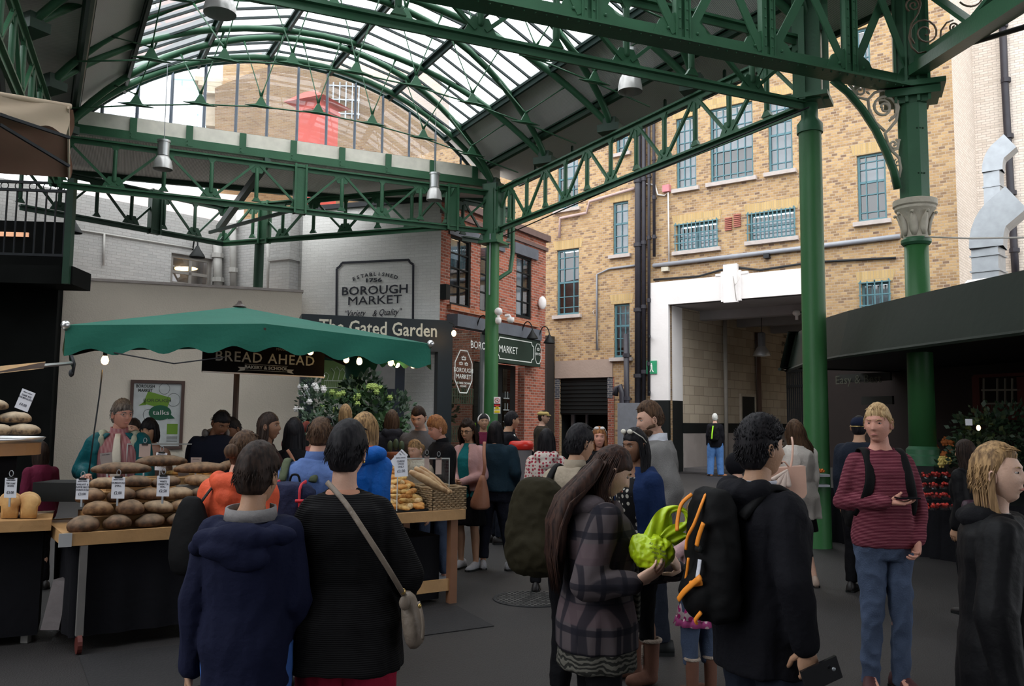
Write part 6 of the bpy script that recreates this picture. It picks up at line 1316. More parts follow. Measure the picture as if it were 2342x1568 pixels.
HM={'black':hairmat('black_hair',(.004,.004,.006),(.016,.014,.016)),'dbrown':hairmat('dark_brown_hair',(.010,.006,.005),(.035,.020,.014)),'brown':hairmat('brown_hair',(.035,.018,.010),(.10,.055,.03)),'auburn':hairmat('long_auburn_hair',(.014,.007,.006),(.055,.026,.018)),'ginger':hairmat('ginger_hair',(.16,.06,.025),(.36,.16,.06)),'blond':hairmat('blond_hair',(.28,.17,.08),(.60,.42,.22)),'dblond':hairmat('dark_blond_hair',(.12,.07,.035),(.42,.26,.12)),'grey':hairmat('grey_hair',(.07,.06,.055),(.20,.18,.16)),'white':hairmat('white_hair',(.4,.4,.38),(.65,.64,.6))}
def cloth(name,col,rough=.85,var=.12,bump=.25,bs=45,spec=.15): return mat(name,col,rough,0,var,5,bump,bs,spec)
def ring_at(rings,z):
    for a,b_ in zip(rings,rings[1:]):
        if a[0]<=z<=b_[0]: f=(z-a[0])/(b_[0]-a[0]); return tuple(a[i]+(b_[i]-a[i])*f for i in range(5))
    return rings[0] if z<rings[0][0] else rings[-1]
def headsurf(n,k=1.0):
    x,y,z=n.x*.074,n.y*(.090 if n.y>0 else .098),n.z*.117
    f=max(0,-n.z)
    x*=1-.26*f**1.6; 
    if n.y<0: y*=1-.32*f**1.3
    if n.y>0:
        g=n.y
        y+=.010*math.exp(-((n.z+.85)/.18)**2)
        ax=abs(x)
        rid=0
        if z<.022: 
            u=(.022-z)/.050
            rid=.023*u**1.1 if u<1 else .023*max(0,1-(u-1)/.16)
        wdt=.0085+.005*min(1,max(0,(.022-z)/.05)); y+=g*rid*math.exp(-(x/wdt)**2)
        y-=g*.012*math.exp(-((ax-.031)/.017)**2-((z-.012)/.013)**2)
        y+=g*.005*math.exp(-((z-.034)/.009)**2)*math.exp(-(ax/.05)**4)
        y+=g*.005*math.exp(-((ax-.042)/.018)**2-((z+.025)/.02)**2)
        lw=math.exp(-(x/.024)**4)
        y+=g*lw*(.0065*math.exp(-((z+.053)/.005)**2)+.0075*math.exp(-((z+.066)/.006)**2)-.003*math.exp(-((z+.0595)/.0025)**2))
        y-=g*.004*math.exp(-((z+.079)/.006)**2)*math.exp(-(x/.03)**2)
    return V((x,y,z))
def sphere_dirs(u,w):
    D=[]; F=[]
    for i in range(w+1):
        a=-math.pi/2+math.pi*i/w
        for j in range(u): b_=2*math.pi*j/u; D.append(V((math.cos(a)*math.cos(b_),math.cos(a)*math.sin(b_),math.sin(a))))
    for i in range(w):
        for j in range(u): F.append((i*u+j,i*u+(j+1)%u,(i+1)*u+(j+1)%u,(i+1)*u+j))
    return D,F
def hairmask(p,style):
    y,z,x=p.y,p.z,abs(p.x)
    front=.052+ (.012*(x/.05) if style.get('recede') else -.010*(x/.05)) + style.get('fringe',0)
    if y>.045: zm=front
    elif y>-.005: f=(.045-y)/.05; zm=front*(1-f)+(-.012)*f
    elif y>-.03: f=(-.005-y)/.025; zm=-.012*(1-f)+style.get('nape',-.075)*f
    else: zm=style.get('nape',-.075)
    d=(z-zm)/.012; return max(0,min(1,d*.5+.5))
def hand(mb,w,d,n,side,curl=.45,s=1.0,spread=.12,thumb=.7,curls=None):
    d=V(d).normalized(); n=V(n); n=(n-d*n.dot(d)).normalized(); l=d.cross(n)*side
    P=[]
    for f,wd,th in((-.02,.026,.021),(.0,.028,.019),(.03,.036,.017),(.065,.041,.015),(.088,.039,.013),(.096,.03,.009)):
        c=w+d*f*s; P.append([c+l*wd*s*math.cos(a)*1.0+n*th*s*math.sin(a) for a in [2*math.pi*i/12 for i in range(12)]])
    mb.loft(P)
    Ls=(.068,.078,.072,.056); off=(.028,.010,-.009,-.027)
    for i in range(4):
        c0=w+d*(.086-(0.004 if i in(0,3) else 0)-(.008 if i==3 else 0))*s+l*off[i]*s; dd=(d+l*spread*(1.5-i)/1.5*.6).normalized(); pts=[c0-dd*.01*s,c0]; cur=c0; ang=0; cu=(curls[i] if curls else curl)
        for k,fr in enumerate((.46,.30,.24)):
            ang+=cu*(.8 if k==0 else 1.0)
            dr=dd*math.cos(ang)+n*math.sin(ang); cur=cur+dr*Ls[i]*fr*s; pts.append(cur)
        r=(.0092,.0094,.0088,.0078,.0060) if i<3 else (.008,.0082,.0076,.0068,.0052)
        end=pts[-1]+(pts[-1]-pts[-2]).normalized()*.004*s
        mb.tube(pts+[end],[a*s for a in r]+[.003*s],8)
    c0=w+d*.022*s+l*.024*s; a1=(d*.55+l*thumb+n*.45).normalized(); a2=(d*.8+l*thumb*.35+n*(.4+curl*.5)).normalized(); p1=c0+a1*.042*s; p2=p1+a2*.030*s; p3=p2+(a2+n*.25).normalized()*.024*s
    mb.tube([c0-a1*.012*s,c0,p1,p2,p3,p3+a2*.003*s],[.014*s,.0145*s,.0108*s,.0098*s,.0072*s,.003*s],8)
PJ=dict(ls=(-.150,-.004,1.384),rs=(.150,-.004,1.384),le=(-.190,-.035,1.13),re=(.190,-.035,1.13),lw=(-.20,.03,.89),rw=(.20,.03,.89),lh=(-.09,0,.92),rh=(.09,0,.92),lk=(-.10,.02,.50),rk=(.10,.02,.50),la=(-.105,-.02,.085),ra=(.105,-.02,.085))
SHOE=mat('dark_leather_shoe',(.012,.010,.010),.5,0,.2,8)
class P:
    def __init__(s,label,px,ytop,Y,yaw,skin='fair',sex='m',near=0,pose={},lean=(0,0),head=(0,0,0),hair=None,hc='brown',top=None,over=None,bottom=None,shoe=None,face=True,hs=1.0,hands=True,h=None,wide=1.0,cat='person',group=None,neckskin=True,x=None,handp={},deep=1.0,toes=(0,0)):
        pt=at(px,ytop,Y); s.h=h or max(.9,pt.z-.012); s.k=s.h/1.75; s.x=pt.x if x is None else x; s.Y=Y; s.yaw=math.radians(yaw); s.lean=V((lean[0],lean[1],0)); s.near=near; s.hs=hs; s.M=Matrix.Translation((s.x,Y,0))@Matrix.Rotation(s.yaw,4,'Z')
        s.t=thing('person',label,cat,(s.x,Y,0),group,s.yaw); s.J={k:V(v) for k,v in PJ.items()}; 
        
        for k in('ls','rs'): s.J[k]=V((s.J[k].x*wide,s.J[k].y,s.J[k].z))
        s.vox=(.017,.014,.0105)[near]*s.k
        for k,v in pose.items(): s.J[k]=(s.L(*v[1:]) if v[0]=='px' else V(v))
        Ri=Rz(-s.yaw)
        for hq in handp.values():
            for kk in('d','n'):
                if kk in hq and hq[kk][0]=='w': hq[kk]=tuple(Ri@V(hq[kk][1]))
        hy,hp,hr=[math.radians(a) for a in head]
        s.HR=Rz(hy)@Matrix.Rotation(-hp,3,'X')@Matrix.Rotation(hr,3,'Y'); s.piv=V((0,-.005,1.510))
        w=wide; dd=deep
        if sex=='m': s.rings=[(.82,.150*w,.112*dd,0,0),(.93,.165*w,.118*dd,0,0),(1.08,.150*w,.108*dd,0,.005),(1.22,.162*w,.116*dd,0,.005),(1.33,.176*w,.118*dd,0,0),(1.39,.158*w,.102*dd,0,-.006),(1.43,.115*w,.082,0,-.012),(1.455,.078,.068,0,-.012),(1.50,.058,.058,0,-.01)]
        else: s.rings=[(.82,.160*w,.118*dd,0,0),(.92,.172*w,.122*dd,0,0),(1.08,.132*w,.098*dd,0,.005),(1.20,.142*w,.112*dd,0,.012),(1.30,.152*w,.122*dd,0,.012),(1.38,.138*w,.098*dd,0,-.004),(1.425,.098*w,.074,0,-.01),(1.455,.066,.060,0,-.01),(1.50,.050,.052,0,-.01)]
        # body
        mb=MB(); s.torso(mb,0,.82,1.49); J=s.J
        for a,b_,c,r in(('ls','le','lw',1),('rs','re','rw',1)):
            mb.cap(s.w(J[a]),s.w(J[b_]),.05*s.k,.040*s.k); mb.cap(s.w(J[b_]),s.w(J[c]),.040*s.k,.026*s.k)
        for a,b_,c in(('lh','lk','la'),('rh','rk','ra')):
            mb.cap(s.w(J[a]),s.w(J[b_]),.082*s.k,.055*s.k); kn=s.w(J[b_]); an=s.w(J[c]); mid=kn.lerp(an,.33)+V((0,-.012,0)); mb.cap(kn,mid,.052*s.k,.054*s.k); mb.cap(mid,an,.054*s.k,.034*s.k); mb.cap(an,an+V((0,.12,-.052))*s.k,.029*s.k,.020*s.k)
        mb.tube([s.w((0,-.012,1.42)),s.w((0,-.008,1.5)),s.hw(V((0,-.012,-.06)))],[.068*s.k,.056*s.k,.054*s.k*hs],12)
        me=remesh(mb,.015*s.k,3)
        m2=MB(); n=len(me.vertices); m2.v=[v.co.copy() for v in me.vertices]; m2.f=[tuple(p.vertices) for p in me.polygons]; m2.m=[0]*len(m2.f); bpy.data.meshes.remove(me)
        D,F=sphere_dirs(*((28,22),(40,34),(60,52))[near]); m2.add([s.hw(headsurf(d)) for d in D],F)
        for sg in(-1,1):
            e=MB(); e.ell((0,0,0),(.009,.017,.030),R=Rz(.35*-sg)@Matrix.Rotation(.15,3,'X'),u=10,w=8); e.tube([V((0,.012*math.cos(a)-.0,.024*math.sin(a)))+V((sg*.008,0,0)) for a in [.6+4.6*i/8 for i in range(9)]],.0045,6)
            m2.add([s.hw(v+V((sg*.075,-.008,-.004))) for v in e.v],e.f)
        if hands:
            for sd,wk,ek in((-1,'lw','le'),(1,'rw','re')):
                W_=s.J[wk]; E_=s.J[ek]; hp_=dict(d=(W_-E_),n=(-sd*1.0,.1,0),curl=.35); hp_.update(handp.get('l' if sd<0 else 'r',{}))
                if hp_.get('skip'): continue
                hm=MB(); hand(hm,W_+V(hp_['d']).normalized()*.02,hp_['d'],hp_['n'],hp_.get('side',sd*(-1 if True else 1)),hp_['curl'],1.0,hp_.get('spread',.12),hp_.get('thumb',.7),hp_.get('curls'))
                m2.add([s.w(v) for v in hm.v],hm.f)
        s.body=m2.build('body',SK[skin],s.t,True,local=True)
        if face: s.face(skin,hc)
        if bottom: s.bottom(**bottom)
        if top: s.top(**top)
        if over: s.top(**over)
        if shoe is not False: s.shoes(shoe or SHOE,toes)
        if hair: s.hair(hc,**hair)
    def w(s,p):
        p=V(p); z=p.z
        if z>.95: p=p+s.lean*(z-.95)
        return p*s.k
    def hw(s,p):  # head space -> local
        q=s.HR@(p*s.hs+V((0,.028,.117*s.hs)))+s.piv-V((0,0,.002)); l=s.lean*(1.6-.95); return (q+l)*s.k
    def world(s,p): return s.M@V(p)
    def torso(s,mb,off,z0,z1,flare=0,extra=None):
        zs_=[r[0] for r in s.rings if z0<r[0]<z1]; Z=sorted({z0,*zs_,z1}); 
        if z0<.8: Z=sorted(set(Z)|{z0+(.82-z0)*i/4 for i in range(4)})
        R=[]
        for z in Z:
            r=ring_at(s.rings,z); fl=flare*max(0,(1.05-z)); lz=max(0,z-.95); 
            R.append((z*s.k,(r[1]+off+fl)*s.k,(r[2]+off+fl)*s.k,(r[3]+s.lean.x*lz)*s.k,(r[4]+s.lean.y*lz)*s.k))
        mb.eloft(R,24,2.3)
    def add(s,name,mb,m,amp=0,vox=None,sm=3,fr=(7,7,3),seed=0):
        me=remesh(mb,vox or s.vox,sm,amp*s.k,fr,seed+s.x*3); 
        for mm in (m if isinstance(m,(list,tuple)) else [m]): me.materials.append(mm)
        o=bpy.data.objects.new(name,me); C.objects.link(o); o.parent=s.t; return o
    def put(s,name,mb,m,smooth=True): return mb.build(name,m,s.t,smooth,local=True)
    def top(s,mat=None,off=.02,hem=.84,sleeve=1.0,z1=1.475,flare=.0,amp=.009,name='top',hood=False,hoodup=0,collar=None,cuff=None,arm=1.0,neck=None,split=False,sk=None,hoodlin=None):
        mb=MB(); s.torso(mb,off,hem,z1,flare); J=s.J
        for a,b_,c in(('ls','le','lw'),('rs','re','rw')):
            if sleeve<=0: continue
            A,B,Cc=J[a],J[b_],J[c]
            mb.ell(s.w(A+V((0,0,-.015))),((.052+off*.7)*s.k,)*3); mb.cap(s.w(V((A.x*.30,-.012,1.425))),s.w(A+V((-A.x*.12,0,.008))),(.030+off*.6)*s.k,(.038+off*.6)*s.k)
            if sleeve<=.5: mb.cap(s.w(A),s.w(A.lerp(B,sleeve*2)),(.055+off)*s.k*arm,(.050+off)*s.k*arm); continue
            mb.cap(s.w(A),s.w(B),(.047+off*.75)*s.k*arm,(.040+off*.7)*s.k*arm); mb.cap(s.w(B),s.w(B.lerp(Cc,min(1,(sleeve-.5)*2))),(.040+off*.7)*s.k*arm,(.028+off*.6)*s.k*arm)
        if hood:
            for p,r in(((0,-.115,1.44),(.115,.06,.065)),((-.085,-.07,1.46),(.055,.06,.05)),((.085,-.07,1.46),(.055,.06,.05)),((0,-.14,1.37),(.075,.045,.06))): mb.ell(s.w(p),[a*s.k for a in r])
        o=s.add(name,mb,mat,amp)
        if collar:
            mb=MB(); R=[]
            for z,rx,ry,cy in((1.455,.082,.078,-.012),(1.49,.074,.07,-.012),(1.525,.070,.066,-.014),(1.525,.062,.058,-.014),(1.47,.06,.056,-.012)): R.append([s.w((rx*math.cos(a),cy+ry*math.sin(a),z-.018*max(0,math.sin(a)))) for a in [2*math.pi*i/24 for i in range(24)]])
            mb.loft(R,False); s.put('collar',mb,collar)
        if neck:
            mb=MB(); mb.tube([s.w((.082*math.cos(a),-.012+.078*math.sin(a),1.463-.022*max(0,math.sin(a))+.008*abs(math.cos(a)))) for a in [2*math.pi*i/24 for i in range(25)]],.010*s.k,6); s.put('neckband',mb,neck)
        return o
    def bottom(s,mat=None,kind='trousers',width=1.0,off=.014,hem=.09,amp=.008,name=None,waist=.98,legm=None):
        J=s.J; mb=MB()
        if kind=='trousers':
            s.torso(mb,off*.7,.80,waist)
            for a,b_,c in(('lh','lk','la'),('rh','rk','ra')):
                A,B,Cc=J[a],J[b_],J[c]; e=B+(Cc-B)*max(.05,(B.z-hem)/max(.01,B.z-Cc.z))
                mb.tube([s.w(A+V((0,0,.02))),s.w(A),s.w(A.lerp(B,.5)),s.w(B),s.w(B.lerp(e,.5)),s.w(e)],[.07*s.k,(.093+off)*s.k,(.080+off)*s.k*width,(.060+off)*s.k*width,(.052+off)*s.k*width,(.047+off)*s.k*width],14)
            s.add(name or 'trousers',mb,mat,amp,fr=(9,9,6))
        else:
            s.torso(mb,off,max(.8,min(.82,hem+.2)),waist); R=[]
            for f in(0,.3,.6,1): z=.9+(hem-.9)*f; R.append((z*s.k,(.178+.05*f*width)*s.k,(.13+.05*f*width)*s.k,0,0))
            mb.eloft(R[::-1],24,2.1); s.add(name or 'skirt',mb,mat,amp,fr=(14,14,3))
    def L(s,px,py,dy=0):
        return s.M.inverted()@at(px,py,s.Y+dy)/s.k
    def opentop(s,mat=None,off=.03,hem=.84,sleeve=1.0,z1=1.47,open_=.9,flare=0,amp=.008,name='jacket',th=.024,arm=1.0,hood=False,lapel=None):
        mb=MB(); Z=[hem+(z1-hem)*i/9 for i in range(10)]; R=[]; M_=20
        for z in Z:
            r=ring_at(s.rings,z) if z>.82 else s.rings[0]; fl=flare*max(0,1.05-z); rx,ry=r[1]+off+fl,r[2]+off+fl; cx=s.lean.x*max(0,z-.95); cy=r[4]+s.lean.y*max(0,z-.95); am=math.pi-open_*(1 if z<1.2 else 1-.35*(z-1.2)/.27)*.5; q=[]
            def pt(a,k):
                e=2/2.3; return V((cx+(rx-k)*math.copysign(abs(math.sin(a))**e,math.sin(a)),cy-(ry-k)*math.copysign(abs(math.cos(a))**e,math.cos(a)),z))*s.k
            for j in range(M_+1): q.append(pt(-am+2*am*j/M_,0))
            for j in range(M_,-1,-1): q.append(pt(-am+2*am*j/M_,th))
            R.append(q)
        mb.loft(R); J=s.J
        for a,b_,c in(('ls','le','lw'),('rs','re','rw')):
            A,B,Cc=J[a],J[b_],J[c]
            mb.ell(s.w(A+V((0,0,-.015))),((.052+off*.7)*s.k,)*3); mb.cap(s.w(V((A.x*.42,-.016,1.428))),s.w(A+V((-A.x*.12,0,.008))),(.026+off*.6)*s.k,(.038+off*.6)*s.k); e=B.lerp(Cc,min(1,(sleeve-.5)*2))
            mb.cap(s.w(A),s.w(B),(.047+off*.75)*s.k*arm,(.040+off*.7)*s.k*arm); mb.cap(s.w(B),s.w(e),(.040+off*.7)*s.k*arm,(.029+off*.6)*s.k*arm)
        if hood:
            for p,r in(((0,-.12,1.44),(.12,.06,.065)),((-.095,-.06,1.46),(.055,.06,.05)),((.095,-.06,1.46),(.055,.06,.05))): mb.ell(s.w(p),[a*s.k for a in r])
        return s.add(name,mb,mat,amp)
    def shoes(s,m,toes=(0,0),sole=None,heel=0):
        for c,tw,nm in(('la',toes[0],-1),('ra',toes[1],1)):
            a=s.J[c]; R=Rz(math.radians(tw)); mb=MB(); z0=a.z-.085
            for y,w_,h in(): pass
            ringz=[(-.085,.022,.045),(-.076,.038,.095),(-.02,.043,.115),(.04,.045,.095),(.09,.049,.068),(.145,.046,.054),(.185,.032,.042),(.198,.014,.028)]
            mb.loft([[s.w(V((a.x,a.y,0))+R@V((w_*math.cos(t)*1.0,y,0))+V((0,0,z0+.006+(h if math.sin(t)>0 else .0)*abs(math.sin(t))**.7))) for t in [2*math.pi*i/14 for i in range(14)]] for y,w_,h in ringz])
            o=s.put('shoe',mb,m)
            mb=MB(); mb.loft([[s.w(V((a.x,a.y,0))+R@V((w_*1.08*(1 if k in(1,2) else -1),y,0))+V((0,0,z0+(0 if k in(0,1) else .022)))) for k in(0,1,2,3)] for y,w_,h in ringz]); q=mb.build('sole',sole or M_black,o,False,local=True)
    def face(s,skin,hc):
        wm=mat('eye_white',(.55,.52,.50),.3,0,0); im=mat('dark_iris',(.03,.02,.015),.2,0,0); lm=mat('lip_pink_'+skin,{'brown':(.16,.06,.05),'tan':(.35,.14,.11)}.get(skin,(.50,.20,.17)),.5,0,0)
        for sg in(-1,1):
            mb=MB(); e=MB(); e.ell((sg*.031,.068,.011),(.0105,.011,.0058),u=14,w=10); mb.add([s.hw(v) for v in e.v],e.f); mb.mi=1; e=MB(); e.ell((sg*.031,.0765,.0105),(.0050,.005,.0050),u=10,w=8); mb.add([s.hw(v) for v in e.v],e.f); s.put('eye',mb,[wm,im])
            mb=MB(); mb.tube([s.hw(V((sg*(.031+d_),.0795-abs(d_)*.35-(d_*d_)*8,.0175-abs(d_)*.28))) for d_ in(-.013,-.007,0,.007,.013)],.0016*s.k,5); s.put('eyelid',mb,SK[skin])
            mb=MB(); mb.tube([s.hw(V((sg*(.031+d_),.0865-(d_+.018)**2*9,.0335-abs(d_-.004)*.3))) for d_ in(-.018,-.009,0,.009,.018)],[.0015*s.k,.003*s.k,.003*s.k,.0025*s.k,.001*s.k],5); s.put('eyebrow',mb,HM[hc])
        mb=MB(); mb.tube([s.hw(V((x,.0862-(x*x)*12,-.0595+.0012*math.cos(x*140)))) for x in(-.022,-.012,0,.012,.022)],[.0012*s.k,.0042*s.k,.0058*s.k,.0042*s.k,.0012*s.k],6,flat=1.2); s.put('lips',mb,lm)
    def hair(s,hc,kind='short',thick=.10,L=.3,fringe=0,nape=-.075,recede=False,strands=None,spike=0,open_=1.15,wave=.0,side=0,rxs=1.0,drift=0,curl=0,volume=0,back=0):
        m=HM[hc]; st=dict(fringe=fringe,nape=nape,recede=recede); near=s.near; D,F=sphere_dirs(*((30,24),(44,38),(64,56))[near]); mb=MB(); vs=[]
        rnd=random.Random(int(s.x*1000)+7)
        for d in D:
            p=headsurf(d); k=hairmask(p,st); nz=noise.noise(d*7+V((s.x,0,0)))*.03+noise.noise(V((d.x*30,d.y*30,d.z*6)))*.02
            if curl: nz+=noise.noise(d*14)*curl
            up=max(0,d.z); sc=1+k*(thick*(.75+.5*up)+nz+volume*max(0,d.z)*.5)-.07*(1-k)
            q=V((d.x*.074,d.y*(.090 if d.y>0 else .098),d.z*.117)); q=V((q.x*(1-.1*max(0,-d.z)),q.y,q.z)); q=q.lerp(p,.35); vs.append(s.hw(q*sc+V((0,-.004*k,0))))
        mb.add(vs,F)
        zs_,cr=[],None
        if kind in('long','bob','curly'):
            # crescent curtain open to the face
            bot=-L; n=10; rings=[]; prm=[]
            for i in range(n+1):
                f=i/n; z=.10+(bot-.10)*f
                sk_=math.sqrt(max(.05,1-(max(0,z)/.130)**2)); rx=(.078+.012*min(1,max(0,.06-z)/.12))*sk_*rxs; ry=.099*sk_; cy=-.006
                if z<-.10: e=min(1,(-.10-z)/.12); rx+=.016*e*(1 if kind!='bob' else 0); cy-=.030*e+back*e; ry-=.025*e
                if f>.75: rx*=1-.35*(f-.75)*2; ry*=1-.3*(f-.75)*2
                prm.append((z,rx,ry,cy,open_+(.25*max(0,-z-.1)) ,drift*f*f+side*max(0,-z-.05)))
            def cp(a,pr,k): z,rx,ry,cy,op,dx=pr; return V((dx+rx*k*math.sin(a),cy-ry*k*math.cos(a),z))   # a=0 at the back
            M=22
            for pr in prm:
                R=[]; am=math.pi-pr[4]*.75
                for j in range(M+1): a=-am+2*am*j/M; kk=1+.05*noise.noise(V((a*9+s.x,pr[0]*4,0)))+wave*math.sin(pr[0]*38+a*2); R.append(s.hs_pt(cp(a,pr,kk)))
                for j in range(M,-1,-1): a=-am+2*am*j/M; R.append(s.hs_pt(cp(a,pr,.80)))
                rings.append(R)
            mb.loft(rings)
            ns=strands if strands is not None else (30,60,170)[near]
            for i in range(ns):
                prm_am=math.pi-prm[0][4]*.75; a0=rnd.uniform(-prm_am,prm_am); k0=rnd.uniform(.99,1.03); e=rnd.uniform(.8,1.06); pts=[]; ph=rnd.uniform(0,6)
                for pr in prm: 
                    am=math.pi-pr[4]*.75; a=a0/prm_am*am; q=cp(a,pr,k0+wave*math.sin(pr[0]*38+a*2)+.012*math.sin(pr[0]*25+ph)); q.z=.10+(q.z-.10)*e; pts.append(s.hs_pt(q))
                r0=.0024*s.k; mb.tube(pts,[r0]*(len(pts)-2)+[r0*.7,r0*.2],4)
        if kind=='bun':
            e=MB(); e.ell((0,-.115,-.01),(.045,.04,.045)); mb.add([s.hw(v) for v in e.v],e.f)
        if kind=='pony':
            mb.tube([s.hw(V(p)) for p in((0,-.10,.02),(0,-.14,-.01),(0,-.145,-.09),(0,-.12,-.18))],[.025*s.k,.03*s.k,.026*s.k,.008*s.k],10)
        if kind in('short','spiky','bun','pony') or curl:
            ns=int(1.5*(strands if strands is not None and kind not in('long','bob','curly') else (0,90,520)[near]))
            if kind=='spiky': ns=int(ns*1.6)
            for i in range(ns):
                d=V((rnd.gauss(0,1),rnd.gauss(0,1),rnd.gauss(.35,1))).normalized(); p=headsurf(d)
                if hairmask(p,st)<.6 or (p.y<.02 and p.z<nape+.02): continue
                q=V((d.x*.074,d.y*(.090 if d.y>0 else .098),d.z*.117))*(1+thick*.7)
                if kind=='spiky': dr=(d*1.0+V((0,.1,.75))+V((rnd.uniform(-.35,.35),)*3)).normalized(); ln=rnd.uniform(.018,.036)*spike
                else: dr=(V((d.x*.3,(.5 if d.z>.75 else -.3),-.75+ (d.z>.75)*.7))+d*.12+V((rnd.uniform(-.12,.12),rnd.uniform(-.12,.12),0))).normalized(); ln=rnd.uniform(.018,.034)
                if kind=='spiky' and d.z<.25: dr=(dr*.3+V((d.x*.2,-.2,-.9))+d*.25).normalized(); ln*=.8
                ee=q+dr*ln
                if ee.y<.03 and ee.z<nape+.028: continue
                a=s.hw(q-dr*.006); b_=s.hw(q+dr*ln*.5+d*.003); c=s.hw(q+dr*ln+(V((0,0,-.006)) if kind!='spiky' else V((0,0,0)))); mb.tube([a,b_,c],[.0026*s.k,.002*s.k,.0004],4)
        s.put('hair',mb,m)
    def hs_pt(s,p):  # hair falling: blends head rotation into torso
        a=s.hw(p); 
        if p.z<-.08:
            e=min(1,(-.08-p.z)/.14); R=Rz(0); hy=math.atan2(-s.HR.col[1].x,s.HR.col[1].y); q=Rz(hy*.6)@(p+V((0,.028,.117)))+s.piv; q=(q+s.lean*(max(0,min(.65,.55+p.z*1)) ))*s.k; a=a.lerp(q,e)
        return a
    def glasses(s,m,z=.011,y=.088,up=False,name='glasses',fat=1.0):
        mb=MB(); o=V((0,0,0))
        for sg in(-1,1):
            mb.tube([s.hw(V((sg*.032+.021*math.cos(a),y-.004*abs(math.cos(a)),z+.016*math.sin(a)))) for a in [2*math.pi*i/14 for i in range(15)]],.0018*fat*s.k,5)
            mb.tube([s.hw(V((sg*.053,y-.006,z+.006))),s.hw(V((sg*.078,.02,z+.004))),s.hw(V((sg*.08,-.02,z-.002)))],.0018*fat*s.k,5)
        mb.tube([s.hw(V((-.011,y,z+.004))),s.hw(V((.011,y,z+.004)))],.0018*fat*s.k,5); s.put(name,mb,m)
    def sunnies_up(s,m,fat=1.6):
        mb=MB()
        for sg in(-1,1):
            e=MB(); e.ell((sg*.032,.062,.112),(.026,.012,.018)); mb.add([s.hw(v) for v in e.v],e.f)
            mb.tube([s.hw(V((sg*.058,.055,.112))),s.hw(V((sg*.088,.0,.06))),s.hw(V((sg*.086,-.03,.02)))],.0025*fat*s.k,5)
        s.put('sunglasses',mb,m)
    def bag(s,name,label,cat,parts,base=(0,0,0),group=None):
        """parts: (name, MB in person space, material, smooth)"""
        t=thing(name,label,cat,s.world(V(base)*s.k),group)
        for nm,mb,m,sm in parts:
            mb.v=[s.world(v*s.k) for v in mb.v]; mb.build(nm,m,t,sm)
        return t
def strap(pts,w,th=.004,up=None,n=4):
    mb=MB(); 
    P_=[V(p) for p in pts]
    # catmull-rom
    Q=[]
    for i in range(len(P_)-1):
        p0=P_[max(0,i-1)];p1=P_[i];p2=P_[i+1];p3=P_[min(len(P_)-1,i+2)]
        for k in range(n): t=k/n; Q.append(.5*((2*p1)+(p2-p0)*t+(2*p0-5*p1+4*p2-p3)*t*t+(3*p1-p0-3*p2+p3)*t**3))
    Q.append(P_[-1]); mb.tube(Q,w/2,8,flat=th/w*2,up=up); return mb
def softbag(c,sx,sy,sz,e=3.0,top=.8,n=24,sag=.0):
    mb=MB(); R=[]
    for f in(0,.06,.2,.45,.7,.88,.97,1):
        k=(math.sin(min(1,f/.2)*1.57)*.25+.75 if f<.2 else 1)*(1-(1-top)*max(0,(f-.45)/.55)**1.5); 
        if f>=.97: k*=.85 if f<1 else .5
        if f==0: k=.6
        R.append((c[2]+sz*f,sx/2*k,sy/2*k,c[0],c[1]))
    mb.eloft(R,n,e); return mb
# ---------------------------------------------------------------- fabrics
blk=cloth('black_knit',(.0035,.0035,.005)); blk2=cloth('black_jacket_cloth',(.0045,.0045,.007)); navy=cloth('navy_jacket_cloth',(.006,.008,.027)); jean=cloth('blue_denim',(.052,.072,.120),var=.42,bump=.3,bs=120); djean=cloth('dark_denim',(.010,.013,.022)); crim=cloth('crimson_trouser_cloth',(.26,.012,.035)); orange=cloth('coral_orange_jacket',(.58,.085,.035),.6)
dshirt=cloth('denim_blue_shirt',(.085,.14,.32)); royal=cloth('bright_blue_jacket',(.008,.10,.40),.55); teal=cloth('teal_jacket_cloth',(.005,.085,.10),.55); pink=cloth('dusty_pink_knit',(.42,.25,.21)); gsw=cloth('grey_sweater',(.085,.085,.095)); beige=cloth('beige_jacket',(.30,.25,.19)); blaz=cloth('grey_tweed_blazer',(.17,.165,.16),bump=.5,bs=200); wht=cloth('white_shirt_cloth',(.55,.56,.62)); cream=cloth('cream_coat',(.50,.46,.42),.7); ncard=cloth('navy_cardigan',(.010,.025,.085)); dteal=cloth('dark_teal_jacket',(.008,.022,.035)); brn=cloth('dark_brown_top',(.030,.014,.012)); maroon=cloth('maroon_top',(.10,.01,.03)); gcol=cloth('grey_collar',(.20,.19,.19)); creamk=cloth('cream_scarf_knit',(.50,.46,.38),bump=.8); peach=cloth('peach_top',(.48,.24,.16)); tealt=cloth('teal_vest',(.01,.15,.17))
